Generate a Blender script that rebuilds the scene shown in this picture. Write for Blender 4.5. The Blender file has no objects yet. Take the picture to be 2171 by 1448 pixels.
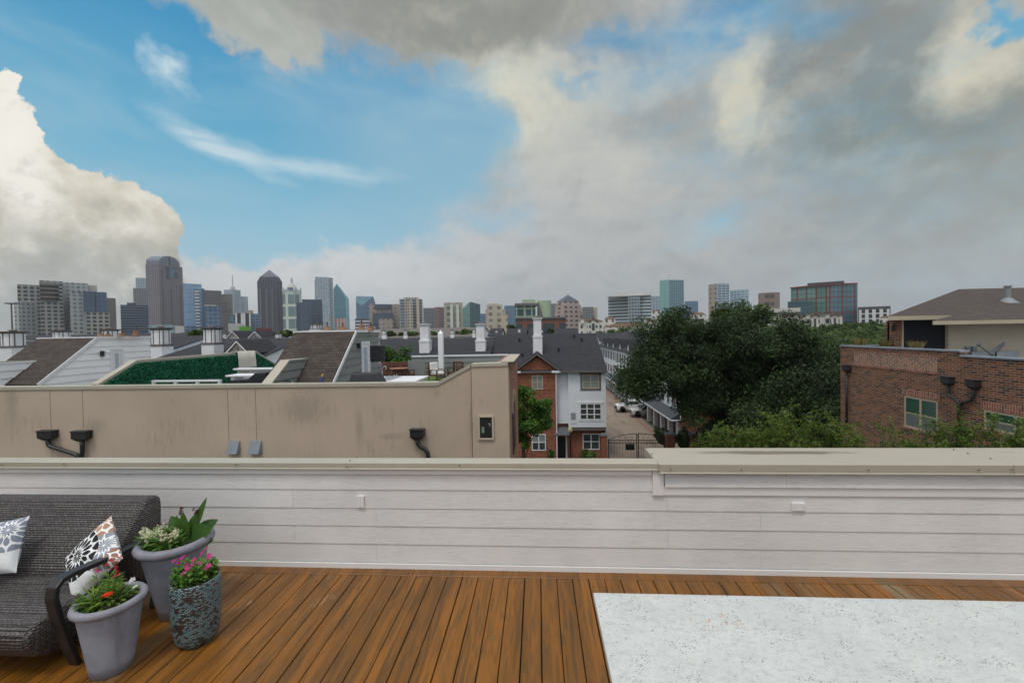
import bpy, math, random
import numpy as np
from mathutils import Vector, Matrix
random.seed(7); RS = np.random.RandomState(11)
SC = bpy.context.scene; COL = SC.collection
PI = math.pi; R = math.radians
# ------------------------------------------------------------------ camera
CZ = 13.10                      # eye height above the street (m)
F, PX0, PY0 = 900.0, 1085.5, 724.0   # lens measured in pixels of a 2171 px wide frame
pitch, roll, yaw = R(1.18342), R(-0.93933), R(3.49597)
FW = np.array([-math.sin(yaw)*math.cos(pitch), math.cos(yaw)*math.cos(pitch), -math.sin(pitch)])
_r = np.array([math.cos(yaw), math.sin(yaw), 0.0]); _u = np.cross(_r, FW)
RI = _r*math.cos(roll)+_u*math.sin(roll); UP = -_r*math.sin(roll)+_u*math.cos(roll)
CAM = np.array([0, 0, CZ])
cd = bpy.data.cameras.new('camera'); cam = bpy.data.objects.new('camera', cd); COL.objects.link(cam)
m = Matrix.Identity(4)
for i in range(3):
    m[i][0] = RI[i]; m[i][1] = UP[i]; m[i][2] = -FW[i]; m[i][3] = CAM[i]
cam.matrix_world = m
cd.sensor_width = 36; cd.lens = 36*F/2171; cd.clip_start = .05; cd.clip_end = 9000
SC.camera = cam
def ray(px, py): return FW+RI*(px-PX0)/F-UP*(py-PY0)/F
def P(px, py, x=None, y=None, z=None, s=None):
    """real position of something seen at a photo pixel, once its distance / plane is known"""
    d = ray(px, py)
    if s is not None: return CAM+d*(s/math.hypot(d[0], d[1]))
    t = x/d[0] if x is not None else y/d[1] if y is not None else (z-CZ)/d[2]
    return CAM+d*t
def azel(px, py):
    d = ray(px, py); d = d/np.linalg.norm(d); return math.atan2(d[0], d[1]), math.asin(d[2])
def L1(c):
    c = c/255; return c/12.92 if c <= .04045 else ((c+.055)/1.055)**2.4
def S(r, g, b, k=1.0): return (min(1, L1(r)*k), min(1, L1(g)*k), min(1, L1(b)*k), 1)
# ------------------------------------------------------------------ node helpers
class NT:
    def __init__(s, nt): s.t = nt; s.n = nt.nodes; s.l = nt.links
    def new(s, ty, **kw):
        o = s.n.new(ty)
        for k, v in kw.items(): setattr(o, k, v)
        return o
    def inp(s, sock, v):
        if isinstance(v, bpy.types.NodeSocket): s.l.new(v, sock)
        elif v is not None:
            try: sock.default_value = v
            except Exception:
                sock.default_value = (v, v, v) if not hasattr(v, '__len__') else tuple(v)[:3]
    def math(s, op, a, b=None, c=None, clamp=False):
        o = s.new('ShaderNodeMath', operation=op); o.use_clamp = clamp
        s.inp(o.inputs[0], a); s.inp(o.inputs[1], b); s.inp(o.inputs[2], c); return o.outputs[0]
    def vmath(s, op, a, b=None, scale=None):
        o = s.new('ShaderNodeVectorMath', operation=op)
        s.inp(o.inputs[0], a); s.inp(o.inputs[1], b)
        if scale is not None: s.inp(o.inputs['Scale'], scale)
        return o.outputs[0]
    def mix(s, f, a, b, blend='MIX'):
        o = s.new('ShaderNodeMix', data_type='RGBA', blend_type=blend)
        s.inp(o.inputs[0], f); s.inp(o.inputs[6], a); s.inp(o.inputs[7], b); return o.outputs[2]
    def ramp(s, f, lo, hi, a=0., b=1., smooth=True):
        o = s.new('ShaderNodeMapRange'); o.interpolation_type = 'SMOOTHSTEP' if smooth else 'LINEAR'
        s.inp(o.inputs[0], f); s.inp(o.inputs[1], lo); s.inp(o.inputs[2], hi); s.inp(o.inputs[3], a); s.inp(o.inputs[4], b)
        return o.outputs[0]
    def noise(s, vec, scale, detail=4, rough=.55, dist=0., color=False, dims='3D'):
        o = s.new('ShaderNodeTexNoise', noise_dimensions=dims)
        if vec is not None: s.inp(o.inputs['Vector'], vec)
        o.inputs['Scale'].default_value = scale; o.inputs['Detail'].default_value = detail
        o.inputs['Roughness'].default_value = rough; o.inputs['Distortion'].default_value = dist
        return o.outputs['Color'] if color else o.outputs['Fac']
    def mapping(s, vec, loc=(0, 0, 0), rot=(0, 0, 0), scale=(1, 1, 1)):
        o = s.new('ShaderNodeMapping'); s.inp(o.inputs[0], vec)
        o.inputs[1].default_value = loc; o.inputs[2].default_value = rot; o.inputs[3].default_value = scale
        return o.outputs[0]
    def sep(s, v): o = s.new('ShaderNodeSeparateXYZ'); s.inp(o.inputs[0], v); return o.outputs
    def comb(s, x, y, z=0.):
        o = s.new('ShaderNodeCombineXYZ'); s.inp(o.inputs[0], x); s.inp(o.inputs[1], y); s.inp(o.inputs[2], z); return o.outputs[0]
# ------------------------------------------------------------------ sky
SUN_EL, SUN_AZ = R(66), R(205)          # azimuth clockwise from +Y: sun high, behind the viewer
W = bpy.data.worlds.new('World'); SC.world = W; W.use_nodes = True
w = NT(W.node_tree); w.n.clear()
gen = w.new('ShaderNodeTexCoord').outputs['Generated']
gx, gy, gz = w.sep(gen)
az = w.math('ARCTAN2', gx, gy); el = w.math('ARCSINE', gz)
flat = w.comb(az, el)
w1 = w.noise(gen, 5.0, 6, .6, color=True); w2 = w.noise(gen, 22.0, 5, .6, color=True)
warp = w.vmath('ADD', w.vmath('SCALE', w.vmath('SUBTRACT', w1, (.5, .5, .5)), scale=.24), w.vmath('SCALE', w.vmath('SUBTRACT', w2, (.5, .5, .5)), scale=.05))
soft = w.vmath('ADD', flat, warp)
crisp = w.vmath('ADD', flat, w.vmath('ADD', w.vmath('SCALE', w.vmath('SUBTRACT', w.noise(gen, 9., 3, .5, color=True), (.5, .5, .5)), scale=.10), w.vmath('SCALE', w.vmath('SUBTRACT', w.noise(gen, 30.0, 8, .65, color=True), (.5, .5, .5)), scale=.05)))
def blob(vec, px, py, rx, ry, rot=0.):
    a, e = azel(px, py); a2, e2 = azel(px+rx*.5, py); a3, _ = azel(px-rx*.5, py); _, e4 = azel(px, py-ry*.5); _, e5 = azel(px, py+ry*.5)
    ra = max(abs(a2-a3), 1e-3); re = max(abs(e4-e5), 1e-3)
    d = w.vmath('SUBTRACT', vec, (a, e, 0))
    if rot: d = w.mapping(d, rot=(0, 0, R(rot)))
    d = w.vmath('MULTIPLY', d, (1/ra, 1/re, 0))
    g = w.new('ShaderNodeTexGradient', gradient_type='SPHERICAL'); w.l.new(d, g.inputs[0]); return g.outputs['Fac']
def total(items, vec):
    acc = None
    for it in items:
        t = w.math('MULTIPLY', blob(vec, *it[:5]), it[5])
        acc = t if acc is None else w.math('ADD', acc, t)
    return acc
n_big = w.noise(gen, 3.2, 7, .58, .3); n_mid = w.noise(w.mapping(gen, scale=(1, 1, 2.2)), 7.0, 8, .6, .2)
n_hi = w.noise(w.mapping(gen, loc=(3, 1, 2), scale=(1, 1, 2.8)), 4.5, 6, .55, .5)
gp = w.math('ADD', gz, .20); plane = w.comb(w.math('DIVIDE', gx, gp), w.math('DIVIDE', gy, gp))
def relief(vec, scale, det, off, dist=.3):      # billows: density minus density a little nearer the light
    return w.math('SUBTRACT', w.noise(vec, scale, det, .6, dist), w.noise(w.vmath('ADD', vec, off), scale, det, .6, dist))
sky = w.new('ShaderNodeTexSky', sky_type='NISHITA'); sky.sun_disc = False
sky.sun_elevation = SUN_EL; sky.sun_rotation = SUN_AZ; sky.air_density = 1.2; sky.dust_density = 1.0; sky.ozone_density = 2.0
K = 10.0                                  # background strength is 0.1: cloud colours are written x10
def C(r, g, b, k=1.): return (L1(r)*K*k, L1(g)*K*k, L1(b)*K*k, 1)
blue = w.mix(w.ramp(el, R(16), R(38)), w.mix(w.ramp(el, R(2), R(22)), C(176, 211, 226), C(104, 178, 210)), C(20, 136, 190))
blue = w.mix(w.math('MULTIPLY', w.ramp(n_hi, .36, .75), .5), blue, C(156, 196, 214))
blue = w.mix(w.math('MULTIPLY', w.ramp(blob(soft, 960, 330, 420, 330), 0, .8), .5), blue, C(158, 190, 206))
blue = w.mix(.05, blue, sky.outputs[0])
thinw = w.vmath('ADD', flat, w.vmath('SCALE', w.vmath('SUBTRACT', w1, (.5, .5, .5)), scale=.08)); fib = w.noise(w.mapping(flat, rot=(0, 0, R(10)), scale=(5, 45, 1)), 1.2, 6, .6, .6)
cir = w.math('ADD', w.math('MULTIPLY', w.math('ADD', blob(thinw, 470, 322, 190, 30, 18), blob(thinw, 640, 350, 260, 28, 3)), w.ramp(fib, .2, .6, .3, 1.)), w.math('MULTIPLY', w.math('MULTIPLY', blob(soft, 395, 190, 80, 65), 1.6), w.ramp(n_mid, .35, .6)), clamp=True)
blue = w.mix(w.math('MULTIPLY', cir, .85), blue, C(202, 222, 230))
# overcast veil, opened where the photograph shows blue
V = total([(430, 300, 660, 330, 0, -2.3), (760, 380, 520, 240, 0, -1.7), (120, 60, 460, 190, 0, -1.6), (900, 220, 330, 150, 0, -1.25), (450, 470, 380, 150, 0, -1.3), (960, 330, 200, 150, 0, -.8),
           (1560, 60, 230, 130, 0, -.75), (1225, 178, 90, 26, 0, -.75), (2150, 0, 70, 40, 0, -1.2), (1515, 480, 90, 50, 0, -.5), (1080, 290, 110, 80, 0, -.6), (1280, 60, 240, 80, 0, -.65), (1080, 480, 120, 60, 0, -.4),
           (520, 20, 240, 140, 0, 1.9), (600, 130, 180, 120, 0, 1.5), (920, -20, 520, 170, 0, 2.2), (1100, 240, 200, 150, 0, .9), (640, 395, 110, 50, 0, .8), (150, 50, 80, 110, 0, .95),
           (680, 530, 190, 90, 0, 1.0), (900, 620, 800, 130, 0, 1.6), (380, 630, 500, 120, 0, 1.4), (1150, 400, 300, 200, 0, .6)], soft)
V = w.math('ADD', V, w.math('MULTIPLY', w.math('SUBTRACT', n_mid, .5), 1.3))
maskA = w.ramp(w.math('ADD', V, .60), -.42, .88)
np_ = w.noise(plane, 1.5, 8, .58, .5); rl = relief(plane, 1.7, 8, (.05, -.16, 0)); rl2 = relief(gen, 11., 8, (-.004, .0, .022))
g1 = w.mix(w.ramp(np_, .30, .70), C(166, 170, 171), C(196, 199, 198))
for (px, py, rx, ry, k, c) in [(560, 60, 330, 170, .8, (176, 180, 172)), (980, 40, 520, 190, 1., (146, 147, 141)), (1930, 290, 640, 420, 1., (132, 137, 130)), (1750, 100, 260, 240, .9, (138, 141, 136)), (2120, 440, 300, 260, .7, (146, 148, 136)),
                               (1480, 250, 230, 120, .6, (158, 159, 153)), (1060, 240, 320, 170, 1., (212, 212, 196)), (1380, 150, 360, 70, .8, (192, 196, 190)), (1570, 225, 110, 140, .9, (214, 209, 188)), (1545, 290, 60, 90, .9, (214, 208, 186)), (2100, 110, 190, 180, 1., (212, 207, 188)), (1290, 420, 300, 180, .6, (196, 197, 190)),
                               (760, 590, 760, 190, 1., (212, 215, 218)), (1150, 560, 500, 160, .6, (200, 202, 204)), (1500, 650, 1200, 130, .8, (172, 178, 183)), (1500, 520, 900, 200, .6, (170, 173, 174))]:
    g1 = w.mix(w.math('MULTIPLY', w.ramp(blob(soft, px, py, rx, ry), 0, .75), min(k, 1.)), g1, C(*c))
rr_ = w.math('ADD', w.math('MULTIPLY', rl, w.ramp(el, R(3), R(20), .12, .55)), w.math('MULTIPLY', rl2, .42))
g1 = w.mix(w.ramp(rr_, .0, .42, 0., .75, False), g1, C(226, 222, 206)); g1 = w.mix(w.ramp(rr_, .0, -.42, 0., .75, False), g1, C(104, 108, 108))
col = w.mix(maskA, blue, g1)
# big bright cumulus on the left
VB = total([(-60, 470, 250, 330, 0, 2.0), (90, 560, 320, 230, 0, 1.9), (12, 185, 50, 70, 0, 1.5), (50, 290, 80, 110, 0, 1.5), (115, 395, 90, 90, 0, 1.2), (310, 520, 110, 150, 0, 1.3), (240, 640, 330, 130, 0, 1.3), (210, 450, 130, 110, 0, 1.1)], crisp)
maskB = w.ramp(VB, .34, .50)
rb1 = relief(gen, 7., 9, (-.025, .0, .045)); rb2 = relief(gen, 17., 8, (-.012, .0, .02)); rb = w.math('ADD', rb1, w.math('MULTIPLY', rb2, .6))
cc = w.mix(w.ramp(el, R(4), R(26)), C(196, 192, 178), C(240, 232, 212))
cc = w.mix(w.ramp(blob(soft, 30, 300, 170, 260), 0, .6), cc, C(248, 244, 234))
cc = w.mix(w.math('MULTIPLY', w.ramp(blob(soft, 200, 640, 560, 190), 0, .8), .85), cc, C(184, 186, 182))
cc = w.mix(w.ramp(rb, .0, .3, 0., .8, False), cc, C(254, 250, 240)); cc = w.mix(w.ramp(rb, .0, -.3, 0., .8, False), cc, C(150, 150, 140))
col = w.mix(maskB, col, cc)
# overhead and behind the viewer the sky is brightened to light the scene; this half of the sky is not in the picture
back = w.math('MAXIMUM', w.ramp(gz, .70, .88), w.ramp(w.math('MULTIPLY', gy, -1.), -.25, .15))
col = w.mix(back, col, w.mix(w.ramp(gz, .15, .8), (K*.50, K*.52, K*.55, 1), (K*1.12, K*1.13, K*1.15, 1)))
col = w.mix(w.ramp(gz, -.05, -.005, 1., 0.), col, C(90, 90, 88))
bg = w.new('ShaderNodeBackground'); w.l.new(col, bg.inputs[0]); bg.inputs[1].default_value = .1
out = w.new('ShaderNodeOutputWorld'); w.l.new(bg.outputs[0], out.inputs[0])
sd = bpy.data.lights.new('sun', 'SUN'); sd.energy = 1.3; sd.angle = R(14); sd.color = (1, .955, .89)
so = bpy.data.objects.new('sun', sd); COL.objects.link(so)
sv = Vector((math.sin(SUN_AZ)*math.cos(SUN_EL), math.cos(SUN_AZ)*math.cos(SUN_EL), math.sin(SUN_EL)))
so.rotation_euler = sv.to_track_quat('Z', 'Y').to_euler()
SC.view_settings.view_transform = 'Standard'; SC.view_settings.look = 'None'
SC.view_settings.exposure = 0.0; SC.view_settings.gamma = 1
SC.render.engine = 'CYCLES'
# ------------------------------------------------------------------ mesh helpers
class MB:
    def __init__(s): s.v = []; s.f = []
    def poly(s, pts):
        i = len(s.v); s.v += [tuple(p) for p in pts]; s.f.append(tuple(range(i, i+len(pts)))); return s
    def hexa(s, p):      # 8 corners: bottom 4 ccw, top 4 ccw
        i = len(s.v); s.v += [tuple(q) for q in p]
        for f in ((3, 2, 1, 0), (4, 5, 6, 7), (0, 1, 5, 4), (1, 2, 6, 5), (2, 3, 7, 6), (3, 0, 4, 7)): s.f.append(tuple(i+k for k in f))
        return s
    def box(s, x0, x1, y0, y1, z0, z1):
        if x0 > x1: x0, x1 = x1, x0
        if y0 > y1: y0, y1 = y1, y0
        if z0 > z1: z0, z1 = z1, z0
        return s.hexa([(x0, y0, z0), (x1, y0, z0), (x1, y1, z0), (x0, y1, z0), (x0, y0, z1), (x1, y0, z1), (x1, y1, z1), (x0, y1, z1)])
    def ob(s, fr, u0, u1, z0, z1, n0, n1):   # box in a wall frame: along u, up z, out n
        O, T, N = fr
        if u0 > u1: u0, u1 = u1, u0
        def q(u, n, z): return (O[0]+T[0]*u+N[0]*n, O[1]+T[1]*u+N[1]*n, z)
        pts = [q(u0, n1, z0), q(u1, n1, z0), q(u1, n0, z0), q(u0, n0, z0), q(u0, n1, z1), q(u1, n1, z1), q(u1, n0, z1), q(u0, n0, z1)]
        if T[0]*-N[1]+T[1]*N[0] < 0: pts = [pts[k] for k in (1, 0, 3, 2, 5, 4, 7, 6)]
        return s.hexa(pts)
    def prism(s, foot, z0, z1):
        n = len(foot); i = len(s.v)
        a = sum(foot[k][0]*foot[(k+1) % n][1]-foot[(k+1) % n][0]*foot[k][1] for k in range(n))
        if a < 0: foot = foot[::-1]
        s.v += [(p[0], p[1], z0) for p in foot]+[(p[0], p[1], z1 if not hasattr(z1, '__len__') else z1[k]) for k, p in enumerate(foot)]
        for k in range(n): s.f.append((i+k, i+(k+1) % n, i+n+(k+1) % n, i+n+k))
        s.f.append(tuple(i+n+k for k in range(n))); s.f.append(tuple(i+n-1-k for k in range(n))); return s
    def ext(s, pts, d):     # polygon (3D) extruded by vector d
        n = len(pts); i = len(s.v); s.v += [tuple(p) for p in pts]+[tuple(p[k]+d[k] for k in range(3)) for p in pts]
        for k in range(n): s.f.append((i+(k+1) % n, i+k, i+n+k, i+n+(k+1) % n))
        s.f.append(tuple(i+k for k in range(n))); s.f.append(tuple(i+n+n-1-k for k in range(n))); return s
    def tube(s, pts, r, seg=8, cap=True):
        pts = [Vector(p) for p in pts]; n = len(pts); rs = r if hasattr(r, '__len__') else [r]*n; i = len(s.v)
        up = Vector((0, 0, 1)); pa = None
        for k, p in enumerate(pts):
            t = (pts[min(k+1, n-1)]-pts[max(k-1, 0)]).normalized()
            if pa is None: a = t.orthogonal().normalized()
            else: a = (pa-t*pa.dot(t)).normalized()
            pa = a; b = t.cross(a)
            for j in range(seg):
                th = 2*PI*j/seg; s.v.append(tuple(p+(a*math.cos(th)+b*math.sin(th))*rs[k]))
        for k in range(n-1):
            for j in range(seg):
                j2 = (j+1) % seg; s.f.append((i+k*seg+j, i+k*seg+j2, i+(k+1)*seg+j2, i+(k+1)*seg+j))
        if cap: s.f.append(tuple(i+seg-1-j for j in range(seg))); s.f.append(tuple(i+(n-1)*seg+j for j in range(seg)))
        return s
    def lathe(s, prof, c=(0, 0, 0), seg=32, sx=1, sy=1):
        i = len(s.v); n = len(prof)
        for r, z in prof:
            for j in range(seg):
                th = 2*PI*j/seg; s.v.append((c[0]+r*sx*math.cos(th), c[1]+r*sy*math.sin(th), c[2]+z))
        for k in range(n-1):
            for j in range(seg):
                j2 = (j+1) % seg; s.f.append((i+k*seg+j, i+k*seg+j2, i+(k+1)*seg+j2, i+(k+1)*seg+j))
        s.f.append(tuple(i+seg-1-j for j in range(seg))); s.f.append(tuple(i+(n-1)*seg+j for j in range(seg))); return s
    def bar(s, path, wv, t):   # flat bar: path points, width vector, thickness along normal
        path = [Vector(p) for p in path]; wv = Vector(wv); n = len(path); i = len(s.v)
        for k, p in enumerate(path):
            tg = (path[min(k+1, n-1)]-path[max(k-1, 0)]).normalized(); nn = tg.cross(wv).normalized()*t/2
            s.v += [tuple(p-wv/2-nn), tuple(p+wv/2-nn), tuple(p+wv/2+nn), tuple(p-wv/2+nn)]
        for k in range(n-1):
            for j in range(4):
                j2 = (j+1) % 4; s.f.append((i+k*4+j, i+k*4+j2, i+k*4+4+j2, i+k*4+4+j))
        s.f.append((i+3, i+2, i+1, i)); s.f.append(tuple(i+(n-1)*4+j for j in range(4))); return s
    def build(s, name, mat, parent=None, smooth=False, bevel=0, local=False, seg=2):
        me = bpy.data.meshes.new(name); me.from_pydata(s.v, [], s.f); me.update()
        auto_uv(me)
        return link(name, me, mat, parent, smooth, bevel, local, seg)
def auto_uv(me):
    nl = len(me.loops)
    if not nl: return
    uv = me.uv_layers.new(name='UVMap'); nv = len(me.vertices)
    co = np.empty(nv*3, 'f'); me.vertices.foreach_get('co', co); co = co.reshape(-1, 3)
    li = np.empty(nl, 'i'); me.loops.foreach_get('vertex_index', li)
    nf = len(me.polygons); nn = np.empty(nf*3, 'f'); me.polygons.foreach_get('normal', nn); nn = nn.reshape(-1, 3)
    lt = np.empty(nf, 'i'); me.polygons.foreach_get('loop_total', lt)
    n = np.repeat(nn, lt, axis=0)
    hl = np.hypot(n[:, 0], n[:, 1]); flat_ = hl < .12
    tx = np.where(flat_, 1, -n[:, 1]/np.maximum(hl, 1e-6)); ty = np.where(flat_, 0, n[:, 0]/np.maximum(hl, 1e-6))
    T = np.stack([tx, ty, np.zeros_like(tx)], 1); B = np.cross(n, T)
    p = co[li]; o = np.stack([(p*T).sum(1), (p*B).sum(1)], 1).astype('f')
    uv.data.foreach_set('uv', o.ravel())
WL = {}
def link(name, me, mat, parent=None, smooth=False, bevel=0, local=False, seg=2):
    if mat is not None: me.materials.append(mat)
    o = bpy.data.objects.new(name, me); COL.objects.link(o)
    if smooth: me.polygons.foreach_set('use_smooth', [True]*len(me.polygons))
    if bevel:
        b = o.modifiers.new('bevel', 'BEVEL'); b.width = bevel; b.segments = seg; b.limit_method = 'ANGLE'; b.angle_limit = R(35); b.harden_normals = False
    if parent is not None:
        o.parent = parent
        if not local:
            c = Vector((0, 0, 0)); q = parent
            while q: c += Vector(q.location); q = q.parent
            o.location = -c
    return o
def tag(o, label=None, cat=None, group=None, kind=None):
    for k, v in (('label', label), ('category', cat), ('group', group), ('kind', kind)):
        if v: o[k] = v
    return o
def thing(name, label, cat, loc=(0, 0, 0), group=None, rz=0):
    o = bpy.data.objects.new(name, None); COL.objects.link(o); o.location = tuple(float(q) for q in loc); o.rotation_euler.z = rz
    o.empty_display_size = .2
    return tag(o, label, cat, group)
def copy_tree(o, parent=None):
    c = o.copy(); COL.objects.link(c); c.parent = parent
    for ch in [q for q in o.children]: copy_tree(ch, c)
    return c
def structure(name, mb, mat, **k):
    o = mb.build(name, mat, **k); o['kind'] = 'structure'; return o
# ------------------------------------------------------------------ materials
MC = {}
def mat_new(name):
    m = bpy.data.materials.new(name); m.use_nodes = True; t = NT(m.node_tree); t.n.clear()
    b = t.new('ShaderNodeBsdfPrincipled'); o = t.new('ShaderNodeOutputMaterial'); t.l.new(b.outputs[0], o.inputs[0])
    return m, t, b
def uvn(t): return t.new('ShaderNodeTexCoord').outputs['UV']
def objn(t): return t.new('ShaderNodeTexCoord').outputs['Object']
def bump(t, b, h, strength=.3, dist=.01):
    n = t.new('ShaderNodeBump'); n.inputs['Strength'].default_value = strength; n.inputs['Distance'].default_value = dist
    t.inp(n.inputs['Height'], h); t.l.new(n.outputs[0], b.inputs['Normal'])
def dk(c, k): return (min(1, c[0]*k), min(1, c[1]*k), min(1, c[2]*k), 1)
def plain(name, c, rough=.6, var=.12, scale=2., bs=0., bscale=40., metal=0., bd=.01, streak=0., spec=.5):
    if name in MC: return MC[name]
    m, t, b = mat_new(name); v = objn(t)
    n = t.noise(v, scale, 6, .6); colr = t.mix(t.ramp(n, .3, .7), dk(c, 1-var), dk(c, 1+var))
    if streak:
        s = t.noise(t.mapping(v, scale=(6, 6, .35)), 1.2, 5, .6); colr = t.mix(t.math('MULTIPLY', t.ramp(s, .5, .75), streak), colr, dk(c, .45))
    t.l.new(colr, b.inputs['Base Color']); b.inputs['Roughness'].default_value = rough; b.inputs['Metallic'].default_value = metal
    b.inputs['Specular IOR Level'].default_value = spec
    if bs: bump(t, b, t.noise(v, bscale, 4, .6), bs, bd)
    MC[name] = m; return m
def brick(name, c1, c2, c3, mortar, bw=.215, bh=.081, chev=False, rot=0, var=.2, ms=.008):
    if name in MC: return MC[name]
    m, t, b = mat_new(name); v = uvn(t)
    if chev:
        x, y, _ = t.sep(v); tri = t.math('ABSOLUTE', t.math('SUBTRACT', t.math('FRACT', t.math('DIVIDE', x, .52)), .5))
        v = t.comb(x, t.math('ADD', y, t.math('MULTIPLY', tri, .62)))
    if rot: v = t.mapping(v, rot=(0, 0, rot))
    br = t.new('ShaderNodeTexBrick'); t.l.new(v, br.inputs[0]); br.inputs['Scale'].default_value = 1
    br.inputs['Brick Width'].default_value = bw; br.inputs['Row Height'].default_value = bh; br.inputs['Mortar Size'].default_value = ms; br.inputs['Mortar Smooth'].default_value = .3
    br.inputs['Color1'].default_value = (0, 0, 0, 1); br.inputs['Color2'].default_value = (1, 1, 1, 1); br.inputs['Mortar'].default_value = (.5, .5, .5, 1); br.offset = .5
    t1 = t.new('ShaderNodeSeparateColor'); t.l.new(br.outputs[0], t1.inputs[0]); r = t1.outputs[0]
    cc = t.mix(t.ramp(r, .15, .5), c1, c2); cc = t.mix(t.ramp(r, .72, .82), cc, c3)
    cc = t.mix(t.math('MULTIPLY', t.noise(v, 1.1, 5), var), cc, dk(c1, .6))
    cc = t.mix(br.outputs['Fac'], cc, mortar); t.l.new(cc, b.inputs['Base Color']); b.inputs['Roughness'].default_value = .9
    h = t.math('ADD', t.math('MULTIPLY', br.outputs['Fac'], -1), t.math('MULTIPLY', t.noise(v, 60, 3), .3))
    bump(t, b, h, .5, .006); MC[name] = m; return m
def shingle(name, c, ww=.32, hh=.145, var=.35):
    if name in MC: return MC[name]
    m, t, b = mat_new(name); v = uvn(t)
    br = t.new('ShaderNodeTexBrick'); t.l.new(t.vmath('ADD', v, t.vmath('SCALE', t.noise(v, 3, 3, color=True), scale=.03)), br.inputs[0]); br.inputs['Scale'].default_value = 1
    br.inputs['Brick Width'].default_value = ww; br.inputs['Row Height'].default_value = hh; br.inputs['Mortar Size'].default_value = .009
    br.inputs['Color1'].default_value = (0, 0, 0, 1); br.inputs['Color2'].default_value = (1, 1, 1, 1); br.inputs['Mortar'].default_value = (0, 0, 0, 1)
    t1 = t.new('ShaderNodeSeparateColor'); t.l.new(br.outputs[0], t1.inputs[0])
    cc = t.mix(t1.outputs[0], dk(c, 1-var), dk(c, 1+var)); cc = t.mix(t.math('MULTIPLY', t.ramp(t.noise(v, .5, 5), .35, .7), .3), cc, dk(c, .7))
    cc = t.mix(t.math('MULTIPLY', t.noise(v, 180, 2), .4), cc, dk(c, 1.5))
    cc = t.mix(br.outputs['Fac'], cc, dk(c, .5)); t.l.new(cc, b.inputs['Base Color']); b.inputs['Roughness'].default_value = .95
    x, y, _ = t.sep(v); saw = t.math('FRACT', t.math('DIVIDE', y, hh))
    bump(t, b, t.math('SUBTRACT', t.math('MULTIPLY', t1.outputs[0], .4), saw), .5, .01); MC[name] = m; return m
def facade(name, wall, glass, cw, ch, fw, fh, rough=.25, var=.35, vstripe=0, metal=.0, wr=.6, big=0., sub=None):
    if name in MC: return MC[name]
    m, t, b = mat_new(name); v = uvn(t); x, y, _ = t.sep(v)
    u = t.math('DIVIDE', x, cw); q = t.math('DIVIDE', y, ch)
    fu = t.math('ABSOLUTE', t.math('SUBTRACT', t.math('FRACT', u), .5)); fq = t.math('ABSOLUTE', t.math('SUBTRACT', t.math('FRACT', q), .5))
    mk = t.math('MULTIPLY', t.math('LESS_THAN', fu, fw/2), t.math('LESS_THAN', fq, fh/2))
    wn = t.new('ShaderNodeTexWhiteNoise', noise_dimensions='2D'); t.l.new(t.comb(t.math('FLOOR', u), t.math('FLOOR', q)), wn.inputs['Vector'])
    gl = t.mix(wn.outputs['Value'], dk(glass, 1-var), dk(glass, 1+var))
    gl = t.mix(t.ramp(t.noise(t.mapping(v, scale=(1, .35, 1)), .035, 4, .6, .8), .42, .62), gl, dk(glass, 1.0-.45*big))
    if sub:
        su = t.math('ABSOLUTE', t.math('SUBTRACT', t.math('FRACT', t.math('MULTIPLY', u, sub[0])), .5)); sq = t.math('ABSOLUTE', t.math('SUBTRACT', t.math('FRACT', t.math('MULTIPLY', q, sub[1])), .5))
        ln = t.math('MAXIMUM', t.math('GREATER_THAN', su, .5-.06*min(sub[0], 3)*.5), t.math('GREATER_THAN', sq, .5-.09)); gl = t.mix(t.math('MULTIPLY', ln, .55), gl, sub[2])
    wl = t.mix(t.noise(v, .05, 4), dk(wall, .88), dk(wall, 1.12))
    t.l.new(t.mix(mk, wl, gl), b.inputs['Base Color'])
    t.l.new(t.math('ADD', wr, t.math('MULTIPLY', mk, rough-wr)), b.inputs['Roughness'])
    t.l.new(t.math('MULTIPLY', mk, metal), b.inputs['Metallic'])
    MC[name] = m; return m
def glass_pane(name, c, rough=.08):
    if name in MC: return MC[name]
    m, t, b = mat_new(name); v = objn(t)
    t.l.new(t.mix(t.noise(v, 1.3, 3), dk(c, .7), dk(c, 1.3)), b.inputs['Base Color']); b.inputs['Roughness'].default_value = rough
    b.inputs['Specular IOR Level'].default_value = .7; MC[name] = m; return m
def leafmat(name, c1, c2, c3=None, tr=.25):
    if name in MC: return MC[name]
    m, t, b = mat_new(name); g = t.new('ShaderNodeNewGeometry'); r = g.outputs['Random Per Island']
    cc = t.mix(r, c1, c2)
    cc = t.mix(t.math('MULTIPLY', t.ramp(t.noise(objn(t), .35, 4), .4, .65), .6), cc, c3 or dk(c2, 1.2))
    t.l.new(cc, b.inputs['Base Color']); b.inputs['Roughness'].default_value = .55; b.inputs['Specular IOR Level'].default_value = .3
    tl = t.new('ShaderNodeBsdfTranslucent'); t.l.new(cc, tl.inputs[0]); ms = t.new('ShaderNodeMixShader'); ms.inputs[0].default_value = tr
    o = [n for n in t.n if n.type == 'OUTPUT_MATERIAL'][0]; t.l.new(b.outputs[0], ms.inputs[1]); t.l.new(tl.outputs[0], ms.inputs[2]); t.l.new(ms.outputs[0], o.inputs[0])
    MC[name] = m; return m
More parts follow.
